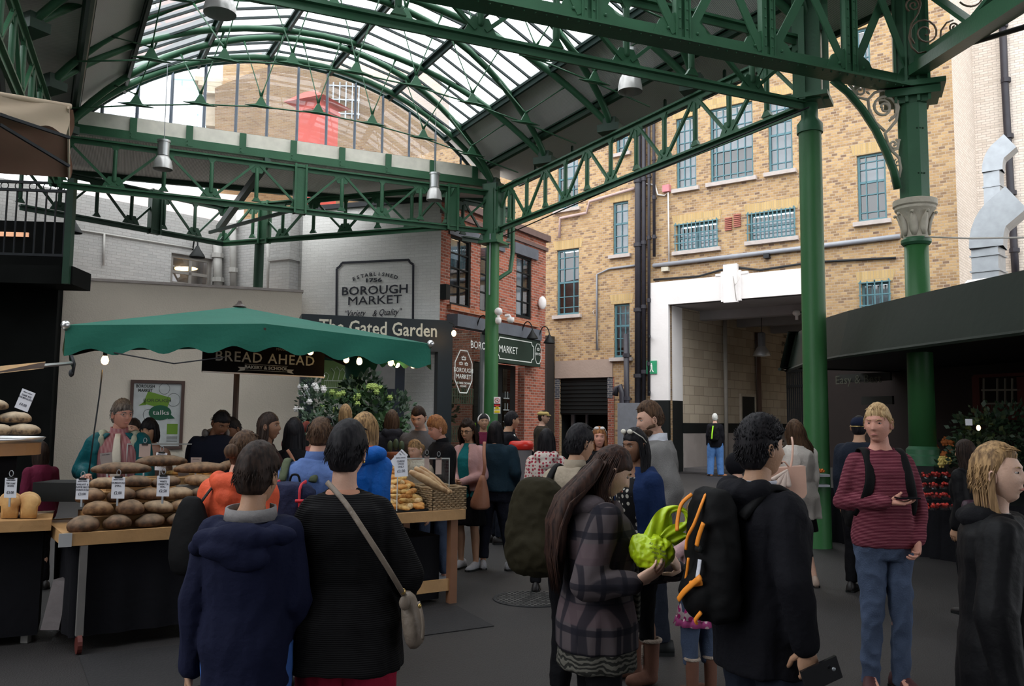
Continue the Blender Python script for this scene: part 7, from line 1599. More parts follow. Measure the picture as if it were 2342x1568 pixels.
lea=mat('black_leather',(.004,.004,.005),.62,0,.2,8,.4,14,.14); tanl=mat('tan_leather',(.34,.15,.09),.5,0,.12,6,.2,30); pinkl=mat('blush_leather',(.56,.34,.26),.4,0,.05,5,.1,30); beil=mat('taupe_leather',(.17,.135,.105),.5,0,.15,8,.5,20); gold=mat('gold_metal',(.6,.42,.15),.3,.9,0); brl=mat('brown_boot_suede',(.12,.05,.03),.8,0,.2,8,.2,40); fur=mat('cream_fleece',(.42,.34,.28),.95,0,.2,40,.9,120); sneak=mat('grey_mesh_sneaker',(.30,.30,.32),.7,0,.15,20,.3,90); whs=mat('white_rubber_sole',(.62,.60,.58),.6); yel_=mat('yellow_lace',(.65,.60,.05),.6); phone=mat('black_phone',(.01,.01,.012),.15,0,0); nylon=mat('black_nylon',(.0045,.0045,.005),.7,0,.2,5,.35,12,.12); orw=mat('orange_webbing',(.80,.26,.02),.6,0,.1,8); redw=mat('red_webbing',(.50,.02,.035),.6,0,.1,8); oliv=mat('olive_nylon',(.019,.016,.008),.8,0,.25,4,.4,12,.1)
knit=stripes('maroon_striped_knit',(.075,.008,.020),(.27,.085,.105),36,'Z',.9,.7,.35); rib=stripes('black_ribbed_knit',(.0045,.0045,.005),(.0085,.008,.009),42,'Z',.95,.5,.5); pin=stripes('red_pinstripe_shirt',(.40,.24,.24),(.24,.06,.075),30,'X',.8,.5,.1); marin=stripes('black_white_stripes',(.5,.5,.5),(.01,.01,.012),9,'Z',.8,.45,.1)
def plaid():
    m=bpy.data.materials.new('grey_plaid_flannel'); m.use_nodes=True; nt,b=nodes(m); L=nt.links.new; b.inputs['Roughness'].default_value=.9; b.inputs['Specular IOR Level'].default_value=.1; t=nt.nodes.new('ShaderNodeTexCoord'); prev=None
    base=(.075,.062,.066); 
    for ax,sc,col,thr in(('Z',3.4,(.012,.012,.018),.86),('Y',3.8,(.012,.012,.018),.88),('Z',1.3,(.085,.06,.066),.8),('X',3.0,(.014,.014,.02),.88)):
        w_=nt.nodes.new('ShaderNodeTexWave'); w_.bands_direction=ax; w_.inputs['Scale'].default_value=sc; w_.inputs['Distortion'].default_value=.4; L(t.outputs['Object'],w_.inputs['Vector']); mr=nt.nodes.new('ShaderNodeMapRange'); mr.inputs[1].default_value=thr-.06; mr.inputs[2].default_value=thr; mr.inputs[4].default_value=.8; L(w_.outputs['Fac'],mr.inputs[0])
        mx=nt.nodes.new('ShaderNodeMix'); mx.data_type='RGBA'; L(mr.outputs[0],mx.inputs[0]); mx.inputs[7].default_value=(*col,1)
        if prev: L(prev,mx.inputs[6])
        else: mx.inputs[6].default_value=(*base,1)
        prev=mx.outputs[2]
    L(prev,b.inputs['Base Color']); return m
def dots(name,base,dot,scale,thr=.35,ring=False):
    m=bpy.data.materials.new(name); m.use_nodes=True; nt,b=nodes(m); L=nt.links.new; b.inputs['Roughness'].default_value=.8; b.inputs['Specular IOR Level'].default_value=.15; t=nt.nodes.new('ShaderNodeTexCoord'); v=nt.nodes.new('ShaderNodeTexVoronoi'); v.inputs['Scale'].default_value=scale; v.inputs['Randomness'].default_value=.35; L(t.outputs['Object'],v.inputs['Vector']); cr=nt.nodes.new('ShaderNodeValToRGB'); L(v.outputs['Distance'],cr.inputs[0]); e=cr.color_ramp.elements; e[0].position=thr-.04; e[0].color=(*dot,1); e[1].position=thr; e[1].color=(*base,1); L(cr.outputs[0],b.inputs['Base Color']); return m
def zebra(name,a,b_,sc):
    m=stripes(name,a,b_,sc,'Z',.9,.5,.2,dist=9); 
    for n in m.node_tree.nodes:
        if n.type=='TEX_WAVE': n.inputs['Detail Scale'].default_value=1.2
    return m
pld=plaid(); polka=dots('black_polka_dot_cloth',(.008,.008,.010),(.42,.40,.36),24,.33); zeb=zebra('zebra_print_cloth',(.018,.018,.016),(.10,.095,.08),15); floral=dots('pink_floral_cloth',(.45,.35,.36),(.35,.02,.14),26,.45); ethn=dots('red_white_pattern',(.50,.44,.40),(.28,.03,.05),30,.42)
def TR(m,**k): return dict(mat=m,**k)
def legs(stride=0,spread=.10,bend=.0):
    return dict(lk=(-spread,stride*.5+.02+bend,.5),la=(-spread-.005,stride-.02,.085),rk=(spread,-stride*.5+.02,.5),ra=(spread+.005,-stride-.02,.085+ (.03 if stride else 0)))
N0=bpy.data.objects
# =================================================== nearest figures
p=P('woman seen from behind in a loose black sweater and crimson trousers, short dark hair',806,962,3.4,2,'fair','f',2,lean=(-.05,0),wide=1.10,deep=1.25,head=(-16,0,3),hc='black',hair=dict(kind='short',thick=.19,nape=-.080,volume=.10),face=False,top=TR(peach,off=.012,hem=1.0,amp=.003,name='undershirt',sleeve=.4,z1=1.468),over=dict(mat=rib,off=.036,hem=.72,z1=1.448,flare=.10,amp=.012,name='sweater',arm=1.12),bottom=TR(crim,width=1.15,off=.03),pose=dict(ls=(-.132,0,1.355),rs=(.132,0,1.355),le=(-.235,-.03,1.10),lw=(-.23,.10,.90),re=(.26,.0,1.10),rw=(.22,.18,.98)))
mb=MB(); mb.ell(p.hw(V((.08,-.004,-.036))),(.006,.006,.006)); p.put('earring',mb,gold)
def bagworld(name,label,cat,parts,loc,group=None):
    t=thing(name,label,cat,loc,group)
    for nm,mb,m,sm in parts: mb.build(nm,m,t,sm)
    return t
def wstrap(pts,w,th=.004,up=(0,1,0),n=4): return strap([at(*q) for q in pts],w,th,up,n)
bc=at(942,1415,3.3)
mb=MB(); mb.loft([[at(px,py,3.3)+V((0,.07*math.sin(a),0)) if False else at(cx+wx*math.cos(a),cy,3.3)+V((0,.05*math.sin(a)*wx/24,0)) for a in [2*math.pi*i/16 for i in range(16)]] for cx,cy,wx in((930,1352,9),(934,1362,16),(938,1385,21),(943,1415,25),(947,1445,25),(948,1468,20),(946,1480,10))])
m2=MB(); m2.ell(at(926,1378,3.24),(.022,.012,.028)); m3=wstrap([(957,1375,3.24),(964,1400,3.23),(968,1430,3.23),(966,1462,3.24)],.012,.004); m4=wstrap([(748,1102,3.24),(790,1150,3.18),(840,1225,3.14),(885,1295,3.15),(915,1345,3.2),(925,1362,3.26)],.021,.005)
m5=MB(); m5.ell(at(922,1352,3.22),(.010,.006,.012)); m5.ell(at(960,1385,3.22),(.007,.005,.009))
bagworld('shoulder_bag','taupe slouchy crossbody bag hanging at the right hip of the black-sweatered woman','bag',[('pouch',mb,beil,True),('front_pocket',m2,beil,True),('side_strap',m3,beil,True),('crossbody_strap',m4,beil,True),('buckle',m5,gold,True)],bc)
p=P('boy seen from behind in a navy hooded jacket over a grey collar, short dark hair',583,1022,3.25,0,'tan','m',2,wide=1.0,deep=1.12,head=(-18,4,0),hc='dbrown',hs=1.08,hair=dict(kind='short',thick=.18,nape=-.072,volume=.16),face=False,top=dict(mat=navy,off=.038,hem=.74,z1=1.44,amp=.014,name='jacket',arm=1.12),bottom=TR(cloth('bright_denim',(.035,.09,.28)),off=.02),pose=dict(le=(-.225,-.02,1.10),lw=(-.255,.02,.80),re=(.20,.0,1.10),rw=(.18,.12,.90)))
mb=MB(); R=[]
for i in range(13):
    a=-2.5+5.0*i/12; c=p.w((.108*math.sin(a),-.02-.098*math.cos(a),1.492-.010*math.cos(a))); d=V((math.sin(a),-math.cos(a),0)); R.append([c+d*.008+V((0,0,-.034)),c+d*.002+V((0,0,.010)),c-d*.006+V((0,0,.010)),c-d*.006+V((0,0,-.034))])
mb.loft(R); p.put('shirt_collar',mb,gcol)
mb=MB(); 
for q,r in(((0,-.15,1.385),(.15,.052,.060)),((-.14,-.12,1.37),(.085,.055,.055)),((-.20,-.085,1.335),(.055,.045,.04)),((.14,-.10,1.39),(.085,.050,.045)),((.02,-.165,1.30),(.12,.030,.055)),((-.06,-.17,1.33),(.12,.035,.05))): mb.ell(p.w(q),[a*p.k for a in r])
p.add('hood',mb,navy,.012,sm=6)
p=P('dark-haired man from behind in a black jacket, holding a phone low at his side',1732,951,3.3,-66,'tan','m',2,wide=1.1,deep=1.1,head=(-8,-2,0),hc='black',hair=dict(kind='spiky',thick=.17,nape=-.082,volume=.22,spike=.85,strands=800),face=True,top=dict(mat=blk2,off=.036,hem=.74,z1=1.46,amp=.014,name='jacket',hood=True,arm=1.1),bottom=TR(djean,off=.015,width=1.05),pose=dict(re=(.26,-.06,1.14),rw=(.27,-.02,.91),le=(-.20,.05,1.14),lw=(-.12,.24,1.10)),handp=dict(r=dict(curl=.55,n=(-.9,.5,0)),l=dict(skip=True)))
mb=MB(); mb.tube([p.w((.085*math.cos(a),-.02+.080*math.sin(a),1.492)) for a in [2*math.pi*i/20 for i in range(21)]],.009*p.k,6); p.put('shirt_collar',mb,wht)
t=thing('mobile_phone','black mobile phone held low by the man in the black jacket','phone',at(1835,1507,3.0)); 
W_=p.world(p.w(p.J['rw'])); mb=MB(); c=W_+V((.045,-.035,-.10)); mb.box(c,(.078,.012,.145),Rz(.25)@Matrix.Rotation(1.25,3,'Y')); mb.build('case',phone,t); mb=MB(); mb.ell(c+V((.04,-.01,.02)),(.007,.004,.007)); mb.build('lens',M_steel,t); t.location=t.location
def backpack(name,label,p,c,size,m,straps,extra=(),rot=0,top=.85,lumps=()):
    """c in person space: centre bottom of the bag"""
    mb=softbag((c[0],c[1],c[2]),size[0],size[1],size[2],2.8,top)
    for q,r in lumps: mb.ell(V(q),r)
    me=remesh(mb,.014,4,.012,(8,8,8),c[0]); mb=MB(); mb.v=[v.co.copy() for v in me.vertices]; mb.f=[tuple(q.vertices) for q in me.polygons]; mb.m=[0]*len(mb.f); bpy.data.meshes.remove(me)
    return p.bag(name,label,'backpack',[('pack_body',mb,m,True)]+straps+list(extra),c)
# orange-trimmed black backpack: points on the rear face, person space (x across, y=-.40 rear)
lw=lambda pts,w=.022: strap([V((q[0]*.70,q[1]+.088,.95+(q[2]-.80)*.82)) for q in pts],w*.85,.006,(0,1,0))
backpack('backpack','big black hiking backpack with bright orange straps on the black-jacketed man',p,(0,-.235,.95),(.27,.15,.52),nylon,
 [('shoulder_strap',strap([(-.10,-.17,1.36),(-.115,-.03,1.475),(-.12,.10,1.40),(-.14,.13,1.2)],.055,.016,(0,1,0)),nylon,True),('shoulder_strap',strap([(.10,-.17,1.36),(.115,-.03,1.475),(.12,.10,1.40),(.14,.13,1.2)],.055,.016,(0,1,0)),nylon,True)],
 [('orange_piping',lw([(-.10,-.37,1.40),(-.135,-.405,1.35),(-.135,-.425,1.27),(-.12,-.435,1.22)]),orw,True),('orange_piping',lw([(.02,-.36,1.42),(.055,-.405,1.36),(.035,-.43,1.27),(-.02,-.435,1.20),(-.035,-.435,1.14)]),orw,True),
  ('orange_strap',lw([(-.02,-.43,1.10),(-.05,-.425,1.02),(-.10,-.415,.93)],.014),orw,True),('orange_strap',lw([(.11,-.425,1.28),(.08,-.43,1.22),(.06,-.432,1.17)],.026),orw,True),('orange_strap',lw([(-.06,-.425,.98),(.02,-.432,.985),(.09,-.425,1.0)],.028),orw,True),('orange_strap',lw([(.11,-.44,1.03),(.0,-.46,.95),(-.06,-.46,.90)],.030),orw,True),('orange_strap',lw([(.08,-.425,.86),(.04,-.43,.82),(.03,-.42,.80)],.022),orw,True),
  ('white_tag',strap([(.05,-.335,1.20),(.05,-.34,1.17),(.045,-.345,1.13)],.024,.004,(0,1,0)),wht,True),('buckle',strap([(.03,-.335,1.24),(.06,-.335,1.24)],.03,.01,(0,1,0)),M_black,True)],top=.72,lumps=(((.02,-.27,1.36),(.09,.05,.08)),((-.02,-.30,1.06),(.10,.05,.10))))
# woman with plaid shirt holding the lime bag
p=P('woman in profile with long auburn hair and a plaid shirt, looking down',1364,1000,3.55,-80,'pale','f',2,wide=1.0,deep=1.12,head=(-4,26,0),hc='auburn',hair=dict(kind='long',thick=.11,L=.52,open_=2.0,fringe=-.004,rxs=1.04,back=-.085),top=TR(zeb,off=.022,hem=.715,flare=.08,amp=.01,name='zebra_tunic'),over=dict(mat=pld,off=.04,hem=.80,z1=1.44,amp=.011,name='plaid_shirt',arm=1.05,flare=.05,sleeve=.97),bottom=TR(blk,off=.008),pose=dict(rs=(.15,0,1.39),re=('px',1340,1338,-.20),rw=('px',1447,1334,-.20),le=(-.17,.08,1.12),lw=('px',1556,1305,.10)),handp=dict(r=dict(d=('w',(.85,-.05,.45)),n=('w',(.1,.7,.7)),curl=.35,thumb=.9,side=-1),l=dict(d=('w',(-.35,-.45,.45)),n=('w',(-.8,.3,-.2)),curl=.5)))
mb=MB()
for q,r in(((0,-.105,1.445),(.10,.055,.07)),((-.085,-.04,1.45),(.05,.075,.055)),((.085,-.04,1.45),(.05,.075,.055)),((.07,.06,1.42),(.035,.05,.06)),((-.07,.06,1.42),(.035,.05,.06))): mb.ell(p.w(q),[a*p.k for a in r])
p.add('hood_collar',mb,cloth('grey_jersey_hood',(.11,.09,.10)),.01)
mb=MB()
for sg in(-1,1): mb.tube([p.w(V(q)) for q in((sg*.06,.06,1.44),(sg*.05,.125,1.36),(sg*.045,.155,1.22),(sg*.05,.165,1.08),(sg*.055,.165,.92))],[.03*p.k,.04*p.k,.042*p.k,.045*p.k,.04*p.k],10,flat=.55)
p.add('scarf',mb,zeb,.01)
mb=MB(); rnd=random.Random(11)
for x0 in(-.02,.045,.10): mb.tube([p.hw(V((x0*.8,-.085,.02))),p.hw(V((x0*.9,-.10,-.07))),p.w((x0,-.165,1.47)),p.w((x0*1.05,-.205,1.37)),p.w((x0*1.05,-.205,1.24)),p.w((x0*.9,-.19,1.13))],[.02*p.k,.036*p.k,.040*p.k,.040*p.k,.032*p.k,.008*p.k],10)
for i in range(260):
    x0=rnd.uniform(-.06,.145); o_=rnd.uniform(.028,.046)*math.sqrt(max(.15,1-((x0-.042)/.12)**2)); e=rnd.uniform(-.05,.04); w_=rnd.uniform(-.012,.012)
    mb.tube([p.hw(V((x0*.62,-.088+abs(x0)*.2,.03))),p.hw(V((x0*.78,-.105-o_*.3+abs(x0-.03)*.35,-.07))),p.w((x0,-.165-o_+abs(x0-.04)*.25,1.47)),p.w((x0+w_,-.205-o_+abs(x0-.04)*.2,1.36)),p.w((x0*1.02-w_,-.205-o_,1.23)),p.w((x0*.9+w_,-.19-o_*.6,1.10+e))],[.003,.003,.003,.0028,.0022,.0005],4)
p.put('long_locks',mb,HM['auburn'])
# lime plastic bag
lime=mat('lime_plastic_bag',(.50,.68,.015),.35,0,.08,9,.5,9,.5); nt,b=nodes(lime); b.inputs['Transmission Weight'].default_value=.0; b.inputs['Subsurface Weight'].default_value=.3; b.inputs['Subsurface Radius'].default_value=(.03,.04,.005)
YL=3.42
t=thing('plastic_bag','bright lime green plastic carrier bag with a looped handle, held by the plaid-shirted woman','bag',at(1490,1300,YL))
mb=MB(); mb.ell(at(1492,1262,YL),(.085,.06,.068),u=24,w=16); mb.ell(at(1465,1250,YL),(.045,.04,.05)); me=remesh(mb,.006,2,.011,(26,26,26),2); m1=MB(); m1.v=[v.co.copy() for v in me.vertices]; m1.f=[tuple(q.vertices) for q in me.polygons]; m1.m=[0]*len(m1.f); m1.build('wrapped_body',lime,t,True)
def ribbon(L_,R_,Y0,fold=.02,name='handle_loop',n=5):
    # L_,R_: matching edge polylines in surveyed pixels
    mb=MB(); A=[V((x,y,0)) for x,y in L_]; B=[V((x,y,0)) for x,y in R_]
    def cr(P_,t):
        i=min(int(t),len(P_)-2); f=t-i; p0=P_[max(0,i-1)];p1=P_[i];p2=P_[i+1];p3=P_[min(len(P_)-1,i+2)]; return .5*((2*p1)+(p2-p0)*f+(2*p0-5*p1+4*p2-p3)*f*f+(3*p1-p0-3*p2+p3)*f**3)
    m=(len(A)-1)*n; nu=6; rows=[]
    for side in(1,-1):
        for j in range(m+1):
            a=cr(A,j/n); b_=cr(B,j/n)
            for i in range(nu+1):
                f=i/nu; q=a.lerp(b_,f); rows.append(at(q.x,q.y,Y0+side*.012*math.sin(math.pi*f)+fold*math.sin(f*9+j*.5)*.3))
    k=(m+1)*(nu+1)
    fs=[(j*(nu+1)+i,j*(nu+1)+i+1,(j+1)*(nu+1)+i+1,(j+1)*(nu+1)+i) for j in range(m) for i in range(nu)]
    mb.add(rows,fs+[tuple(x+k for x in f[::-1]) for f in fs]); return mb.build(name,lime,t,True)
ribbon([(1462,1240),(1480,1205),(1500,1172),(1522,1158),(1548,1155),(1570,1165),(1581,1185),(1576,1205),(1555,1220),(1520,1235),(1480,1262)],[(1500,1245),(1515,1220),(1528,1200),(1532,1180),(1540,1172),(1558,1170),(1566,1180),(1566,1192),(1550,1195),(1520,1208),(1500,1240)],YL)
ribbon([(1462,1243),(1480,1208),(1502,1175),(1524,1160)],[(1515,1240),(1532,1215),(1538,1195),(1533,1166)],YL+.02,name='handle_root')
ribbon([(1500,1245),(1525,1225),(1552,1215),(1575,1222)],[(1512,1262),(1535,1243),(1545,1247),(1572,1229)],YL+.01,name='flap')
for i,(w_,px,py) in enumerate((('All of our',1500,1246),('carrier bags',1504,1256),('made from',1508,1266),('recycled',1508,1277),('plastic',1506,1288))): text(w_,.0135,M_ink,at(px,py,YL-.082),(1,0,-.25),(.25,0,1),parent=t,ext=.0003)
# child behind the hiker's bag
CH=P('small child in a pink floral skirt and jeans, mostly hidden behind the backpack',1597,1150,5.15,25,'fair','f',1,hs=1.25,hc='dblond',hair=dict(kind='long',thick=.08,L=.25),face=False,top=TR(cloth('pale_pink_jersey',(.50,.32,.33)),off=.02,hem=.9,amp=.01),shoe=False,bottom=TR(jean,off=.02,hem=.30),pose=dict(le=(-.30,.05,1.28),lw=(-.50,.10,1.18)))
mb=MB(); R=[]
for z,r in((.98,.15),(.85,.19),(.72,.225)): R.append([CH.w(((r+.012*math.sin(a*11)*(1 if z<.9 else .2))*math.cos(a),(r*.8+.012*math.sin(a*11))*math.sin(a),z)) for a in [2*math.pi*i/66 for i in range(66)]])
mb.loft(R[::-1]); CH.put('floral_skirt',mb,floral)
mb=MB(); R=[[CH.w(((r+.018*math.sin(a*13))*math.cos(a),(r*.8+.018*math.sin(a*13))*math.sin(a),z)) for a in [2*math.pi*i/78 for i in range(78)]] for z,r in((.735,.215),(.66,.24))]; mb.loft(R[::-1]); CH.put('frilled_hem',mb,dots('magenta_floral',(.30,.05,.16),(.50,.35,.38),22,.3))
def boots(p,m,furm=None,top=.30):
    for c in('la','ra'):
        a=p.J[c]; mb=MB(); mb.tube([p.w((a.x,a.y-.005,top)),p.w((a.x,a.y-.005,.12)),p.w((a.x,a.y,.06))],[.062*p.k,.056*p.k,.05*p.k],14); mb.cap(p.w((a.x,a.y-.01,.05)),p.w((a.x,a.y+.15,.042)),.048*p.k,.042*p.k,12); p.add('boot',mb,m,.004)
        if furm: mb=MB(); mb.tube([p.w((a.x+.064*math.cos(t),a.y-.005+.064*math.sin(t),top)) for t in [2*math.pi*i/16 for i in range(17)]],.015*p.k,8); mb.tube([p.w((a.x,a.y+.06,top-.03)),p.w((a.x,a.y+.062,.14))],.010*p.k,6); p.put('fleece_trim',mb,furm)
boots(CH,brl,fur,.36)
# woman far right
p=P('smiling fair-haired woman in a black coat and leather sleeves at the right edge',2272,1011,3.15,-112,'pale','f',2,wide=1.05,deep=1.05,head=(-18,-4,0),hc='dblond',hair=dict(kind='short',thick=.13,nape=-.10,fringe=.016,recede=True,volume=.15,strands=520),top=dict(mat=marin,off=.02,hem=.80,amp=.004,name='striped_shirt'),over=None,bottom=TR(blk,off=.01),pose=dict(re=(.27,-.05,1.10),rw=(.29,.0,.83)),handp=dict(r=dict(curl=.9),l=dict(skip=True)))
p.opentop(mat=lea,off=.045,hem=.70,open_=.75,amp=.012,arm=1.1,name='leather_jacket')
mb=MB()
for q,r in(((0,-.06,1.45),(.12,.10,.06)),((0,.05,1.43),(.10,.07,.05))): mb.ell(p.w(q),[a*p.k for a in r])
p.add('black_scarf',mb,blk,.01)
mb=MB(); 
rnd=random.Random(3)
for i in range(150):
    o_=rnd.uniform(-.012,.012); pts=[p.hw(V((.080+o_*.3,-.01+o_,.02))),p.hw(V((.092+o_*.5,-.015+o_,-.06))),p.hw(V((.088,-.012+o_*1.2,-.13))),p.hw(V((.085,.01+o_,-.20))),p.hw(V((.08,.05+o_*1.5,-.245+o_*.5)))]; mb.tube(pts,[.003,.0028,.0022,.0018,.0006],4)
for i in range(120):
    a=rnd.uniform(-2.2,2.2); k=rnd.uniform(.92,1.02); pts=[p.hw(V((.078*k*math.sin(a),-.092*k*max(0,math.cos(a))-.01,z_))) for z_ in(.03,-.04,-.10,-.14-rnd.uniform(0,.05))]; mb.tube(pts,[.0028,.0026,.0022,.0006],4)
p.put('loose_locks',mb,hairmat('honey_blond_hair',(.10,.058,.028),(.36,.22,.11)))
mb=MB(); W_=p.J['rw']; a=p.w(W_+V((.035,0,.10))); mb.tube([a,p.w(W_+V((.034,.0,.03)))],.004,6); mb.box(p.w(W_+V((.04,0,.03))),(.012,.006,.025)); p.put('sleeve_zip',mb,gold)
c=p.world(p.w(p.J['rw']))+V((-.05,0,-.14)); t=thing('carrier_bag','translucent white plastic carrier bag in the hand of the woman at the right edge','bag',c); pls=glass('bag_plastic',(.75,.78,.84),.15,.3,.35,(.6,.62,.66))
mb=softbag((c.x-.03,c.y,c.z-.30),.26,.10,.30,2.5,.35); me=remesh(mb,.010,1,.03,(12,12,12),1); m1=MB(); m1.v=[v.co.copy() for v in me.vertices]; m1.f=[tuple(q.vertices) for q in me.polygons]; m1.m=[0]*len(m1.f); m1.build('bag_body',pls,t,True)
# blond man
p=P('blond young man in a maroon striped sweater and jeans, looking aside, phone in hand',2011,920,5.3,178,'pinkish','m',2,wide=1.0,head=(-38,2,0),hc='blond',hair=dict(kind='short',thick=.09,nape=-.055,volume=.18,fringe=.008,strands=460),top=dict(mat=knit,off=.020,hem=.875,z1=1.462,amp=.012,name='sweater',arm=1.05,neck=maroon),bottom=TR(jean,off=.006,width=.98,hem=.03,amp=.016,waist=.92),shoe=mat('dark_red_trainer',(.05,.012,.014),.7,0,.4,20),toes=(18,-20),pose=dict(re=(.225,-.05,1.14),rw=(.06,.19,1.16),le=(-.24,-.04,1.12),lw=(-.175,.09,.93),lk=(-.085,.03,.5),la=(-.095,-.02,.085),rk=(.085,.03,.5),ra=(.095,-.02,.085),lh=(-.08,0,.92),rh=(.08,0,.92)),handp=dict(r=dict(d=(-1,.15,-.05),n=(0,.1,1),curl=.28,side=-1,thumb=.55),l=dict(curl=.7)))
for sg in(-1,1):
    m_=strap([(sg*.105,-.13,1.36),(sg*.108,-.05,1.462),(sg*.106,.035,1.458),(sg*.110,.105,1.37),(sg*.122,.132,1.27),(sg*.145,.108,1.16),(sg*.165,.03,1.06)],.060,.009,(0,1,0))
    if sg<0: st=[('shoulder_strap',m_,nylon,True)]
    else: st.append(('shoulder_strap',m_,nylon,True))
backpack('backpack','black backpack whose straps cross the shoulders of the blond man',p,(0,-.25,.93),(.30,.16,.46),nylon,st)
W_=p.J['rw']; mb=MB(); mb.box(W_+V((-.125,.03,.028)),(.13,.066,.010)); p.bag('mobile_phone','slim phone in the palm of the blond man','phone',[('case',mb,phone,False)],(W_.x,W_.y,W_.z))
# man in grey blazer
p=P('man with swept brown hair and a beard in a grey tweed blazer, facing left',1500,914,6.15,88,'fair','m',2,wide=1.12,head=(12,12,0),hc='brown',hair=dict(kind='short',thick=.065,nape=-.05,volume=.36,fringe=.014,strands=300,recede=True),top=dict(mat=wht,off=.014,hem=.9,z1=1.475,amp=.004,name='shirt',collar=wht),bottom=TR(djean,off=.012),shoe=M_black,pose=dict(re=(.22,-.03,1.12),rw=(.17,.17,.95),le=(-.25,-.09,1.13),lw=(-.27,.02,.88)))
p.opentop(mat=blaz,off=.036,hem=.80,open_=.8,amp=.010,name='blazer',arm=1.05)
mb=MB(); e=MB(); e.ell((0,.03,-.075),(.052,.052,.040)); mb.add([p.hw(v) for v in e.v],e.f); mb.tube([p.hw(V((.068*math.sin(a),.055*math.cos(a)+.0,-.062+.02*abs(math.sin(a))))) for a in [-1.7+3.4*i/10 for i in range(11)]],.013*p.k,6); p.put('beard',mb,HM['brown'])
mb=MB(); mb.tube([p.w(V(q)) for q in((0,.078,1.47),(0,.128,1.38),(0,.142,1.2))],[.016*p.k,.022*p.k,.028*p.k],8,flat=.4); p.put('tie',mb,cloth('dusky_tie',(.10,.07,.09)))
mb=MB(); mb.bar(p.w((-.09,.135,1.30)),p.w((-.14,.10,1.30)),.004,.012); p.put('breast_pocket',mb,gcol)
# woman with polka dress
p=P('woman with long black hair, navy cardigan, polka-dot dress and sunglasses on her head',1462,972,5.45,112,'brown','f',2,wide=1.12,deep=1.1,head=(14,10,0),hc='black',hair=dict(kind='long',thick=.10,L=.52,open_=1.5,side=-.0,back=-.06,rxs=1.02),top=dict(mat=polka,off=.018,hem=.70,flare=.16,amp=.008,name='polka_dress',sleeve=0,z1=1.40),shoe=False,bottom=TR(blk,off=.006,hem=.30),pose=dict(re=(.20,.02,1.12),rw=(.10,.20,1.02)))
p.opentop(mat=ncard,off=.032,hem=.86,open_=1.7,amp=.01,name='cardigan')
boots(p,brl,fur,.30)
mb=MB(); P_=[p.hw(V((sg*.055,.060,.105))) for sg in(1,)]
p.sunnies_up(mat('white_sunglasses',(.55,.52,.45),.4))
# man with the olive backpack
p=P('short-haired man in a beige jacket, black trousers and a huge olive backpack',1318,965,5.0,-38,'tan','m',2,wide=1.1,head=(-22,4,0),hc='black',hair=dict(kind='short',thick=.11,nape=-.07,volume=.1),face=True,top=dict(mat=beige,off=.04,hem=.86,amp=.014,name='jacket',collar=beige),bottom=TR(blk,off=.02),shoe=M_black,pose=dict(re=(.23,.02,1.12),rw=(.2,.2,1.0)))
backpack('backpack','huge slouching olive-brown backpack on the man in the beige jacket',p,(-.05,-.34,.84),(.40,.32,.58),oliv,[('shoulder_strap',strap([(sg*.10,-.2,1.36),(sg*.115,-.04,1.485),(sg*.12,.10,1.38)],.05,.014,(0,1,0)),nylon,True) for sg in(-1,1)],top=.6,lumps=(((0,-.40,1.0),(.19,.14,.16)),((-.02,-.38,1.16),(.16,.12,.13))))
mb=MB(); mb.ell(at(1272,1283,4.85),(.012,.01,.016)); tag(mb.build('metal_clip',gold,smooth=True),'small brass clip dangling below the olive backpack','clip')
# orange jacket
p=P('girl from behind in a coral orange jacket, light brown hair in a bun',553,977,4.45,-12,'fair','f',2,wide=1.12,lean=(-.02,.02),head=(-10,8,0),hc='brown',hair=dict(kind='bun',thick=.09,nape=-.09),face=False,top=dict(mat=orange,off=.036,hem=.76,amp=.013,name='jacket',arm=1.1,hood=True),bottom=TR(blk),pose=dict(le=(-.22,.05,1.14),lw=(-.18,.22,1.08)))
p.bag('drawstring_bag','black drawstring bag slung on the back of the orange-jacketed girl','bag',[('sack',softbag((-.20,-.17,.93),.25,.13,.44,2.3,.45),nylon,True),('cord',strap([(-.14,-.17,1.34),(-.10,-.08,1.44),(-.08,.05,1.44)],.01,.01,(1,0,0)),M_black,True)],(-.16,-.2,.90))
# blue shirt + backpack
p=P('man from behind in a denim blue shirt with sunglasses pushed up on his cropped hair',704,947,5.15,-6,'fair','m',2,lean=(.13,0),wide=1.1,head=(6,2,0),hc='brown',hair=dict(kind='short',thick=.06,nape=-.06),face=False,top=dict(mat=dshirt,off=.03,hem=.82,amp=.013,name='shirt',collar=dshirt),bottom=TR(djean),pose=dict(le=(-.27,.02,1.12),lw=(-.2,.2,1.0)))
p.sunnies_up(M_black)
bpk=cloth('navy_canvas',(.016,.020,.05),bump=.4); ogs=cloth('olive_strap',(.07,.085,.05))
backpack('backpack','navy canvas rucksack with bright red straps on the blue-shirted man',p,(.0,-.27,.92),(.34,.20,.42),bpk,[('shoulder_strap',strap([(sg*.10,-.16,1.34),(sg*.11,-.04,1.47),(sg*.12,.08,1.40)],.055,.012,(0,1,0)),ogs,True) for sg in(-1,1)],
 [('red_strap',strap([(sg*.085,-.24,1.345),(sg*.09,-.355,1.31),(sg*.10,-.375,1.15),(sg*.11,-.37,.98)],.024,.008,(1,0,0)),redw,True) for sg in(-1,1)]+[('red_buckle',strap([(sg*.075,-.382,z),(sg*.125,-.382,z)],.02,.012,(0,1,0)),redw,True) for sg in(-1,1) for z in(1.24,1.08)]+[('grab_loop',strap([(-.035,-.2,1.33),(-.02,-.2,1.38),(.02,-.2,1.38),(.035,-.2,1.33)],.014,.01,(0,1,0)),nylon,True)])
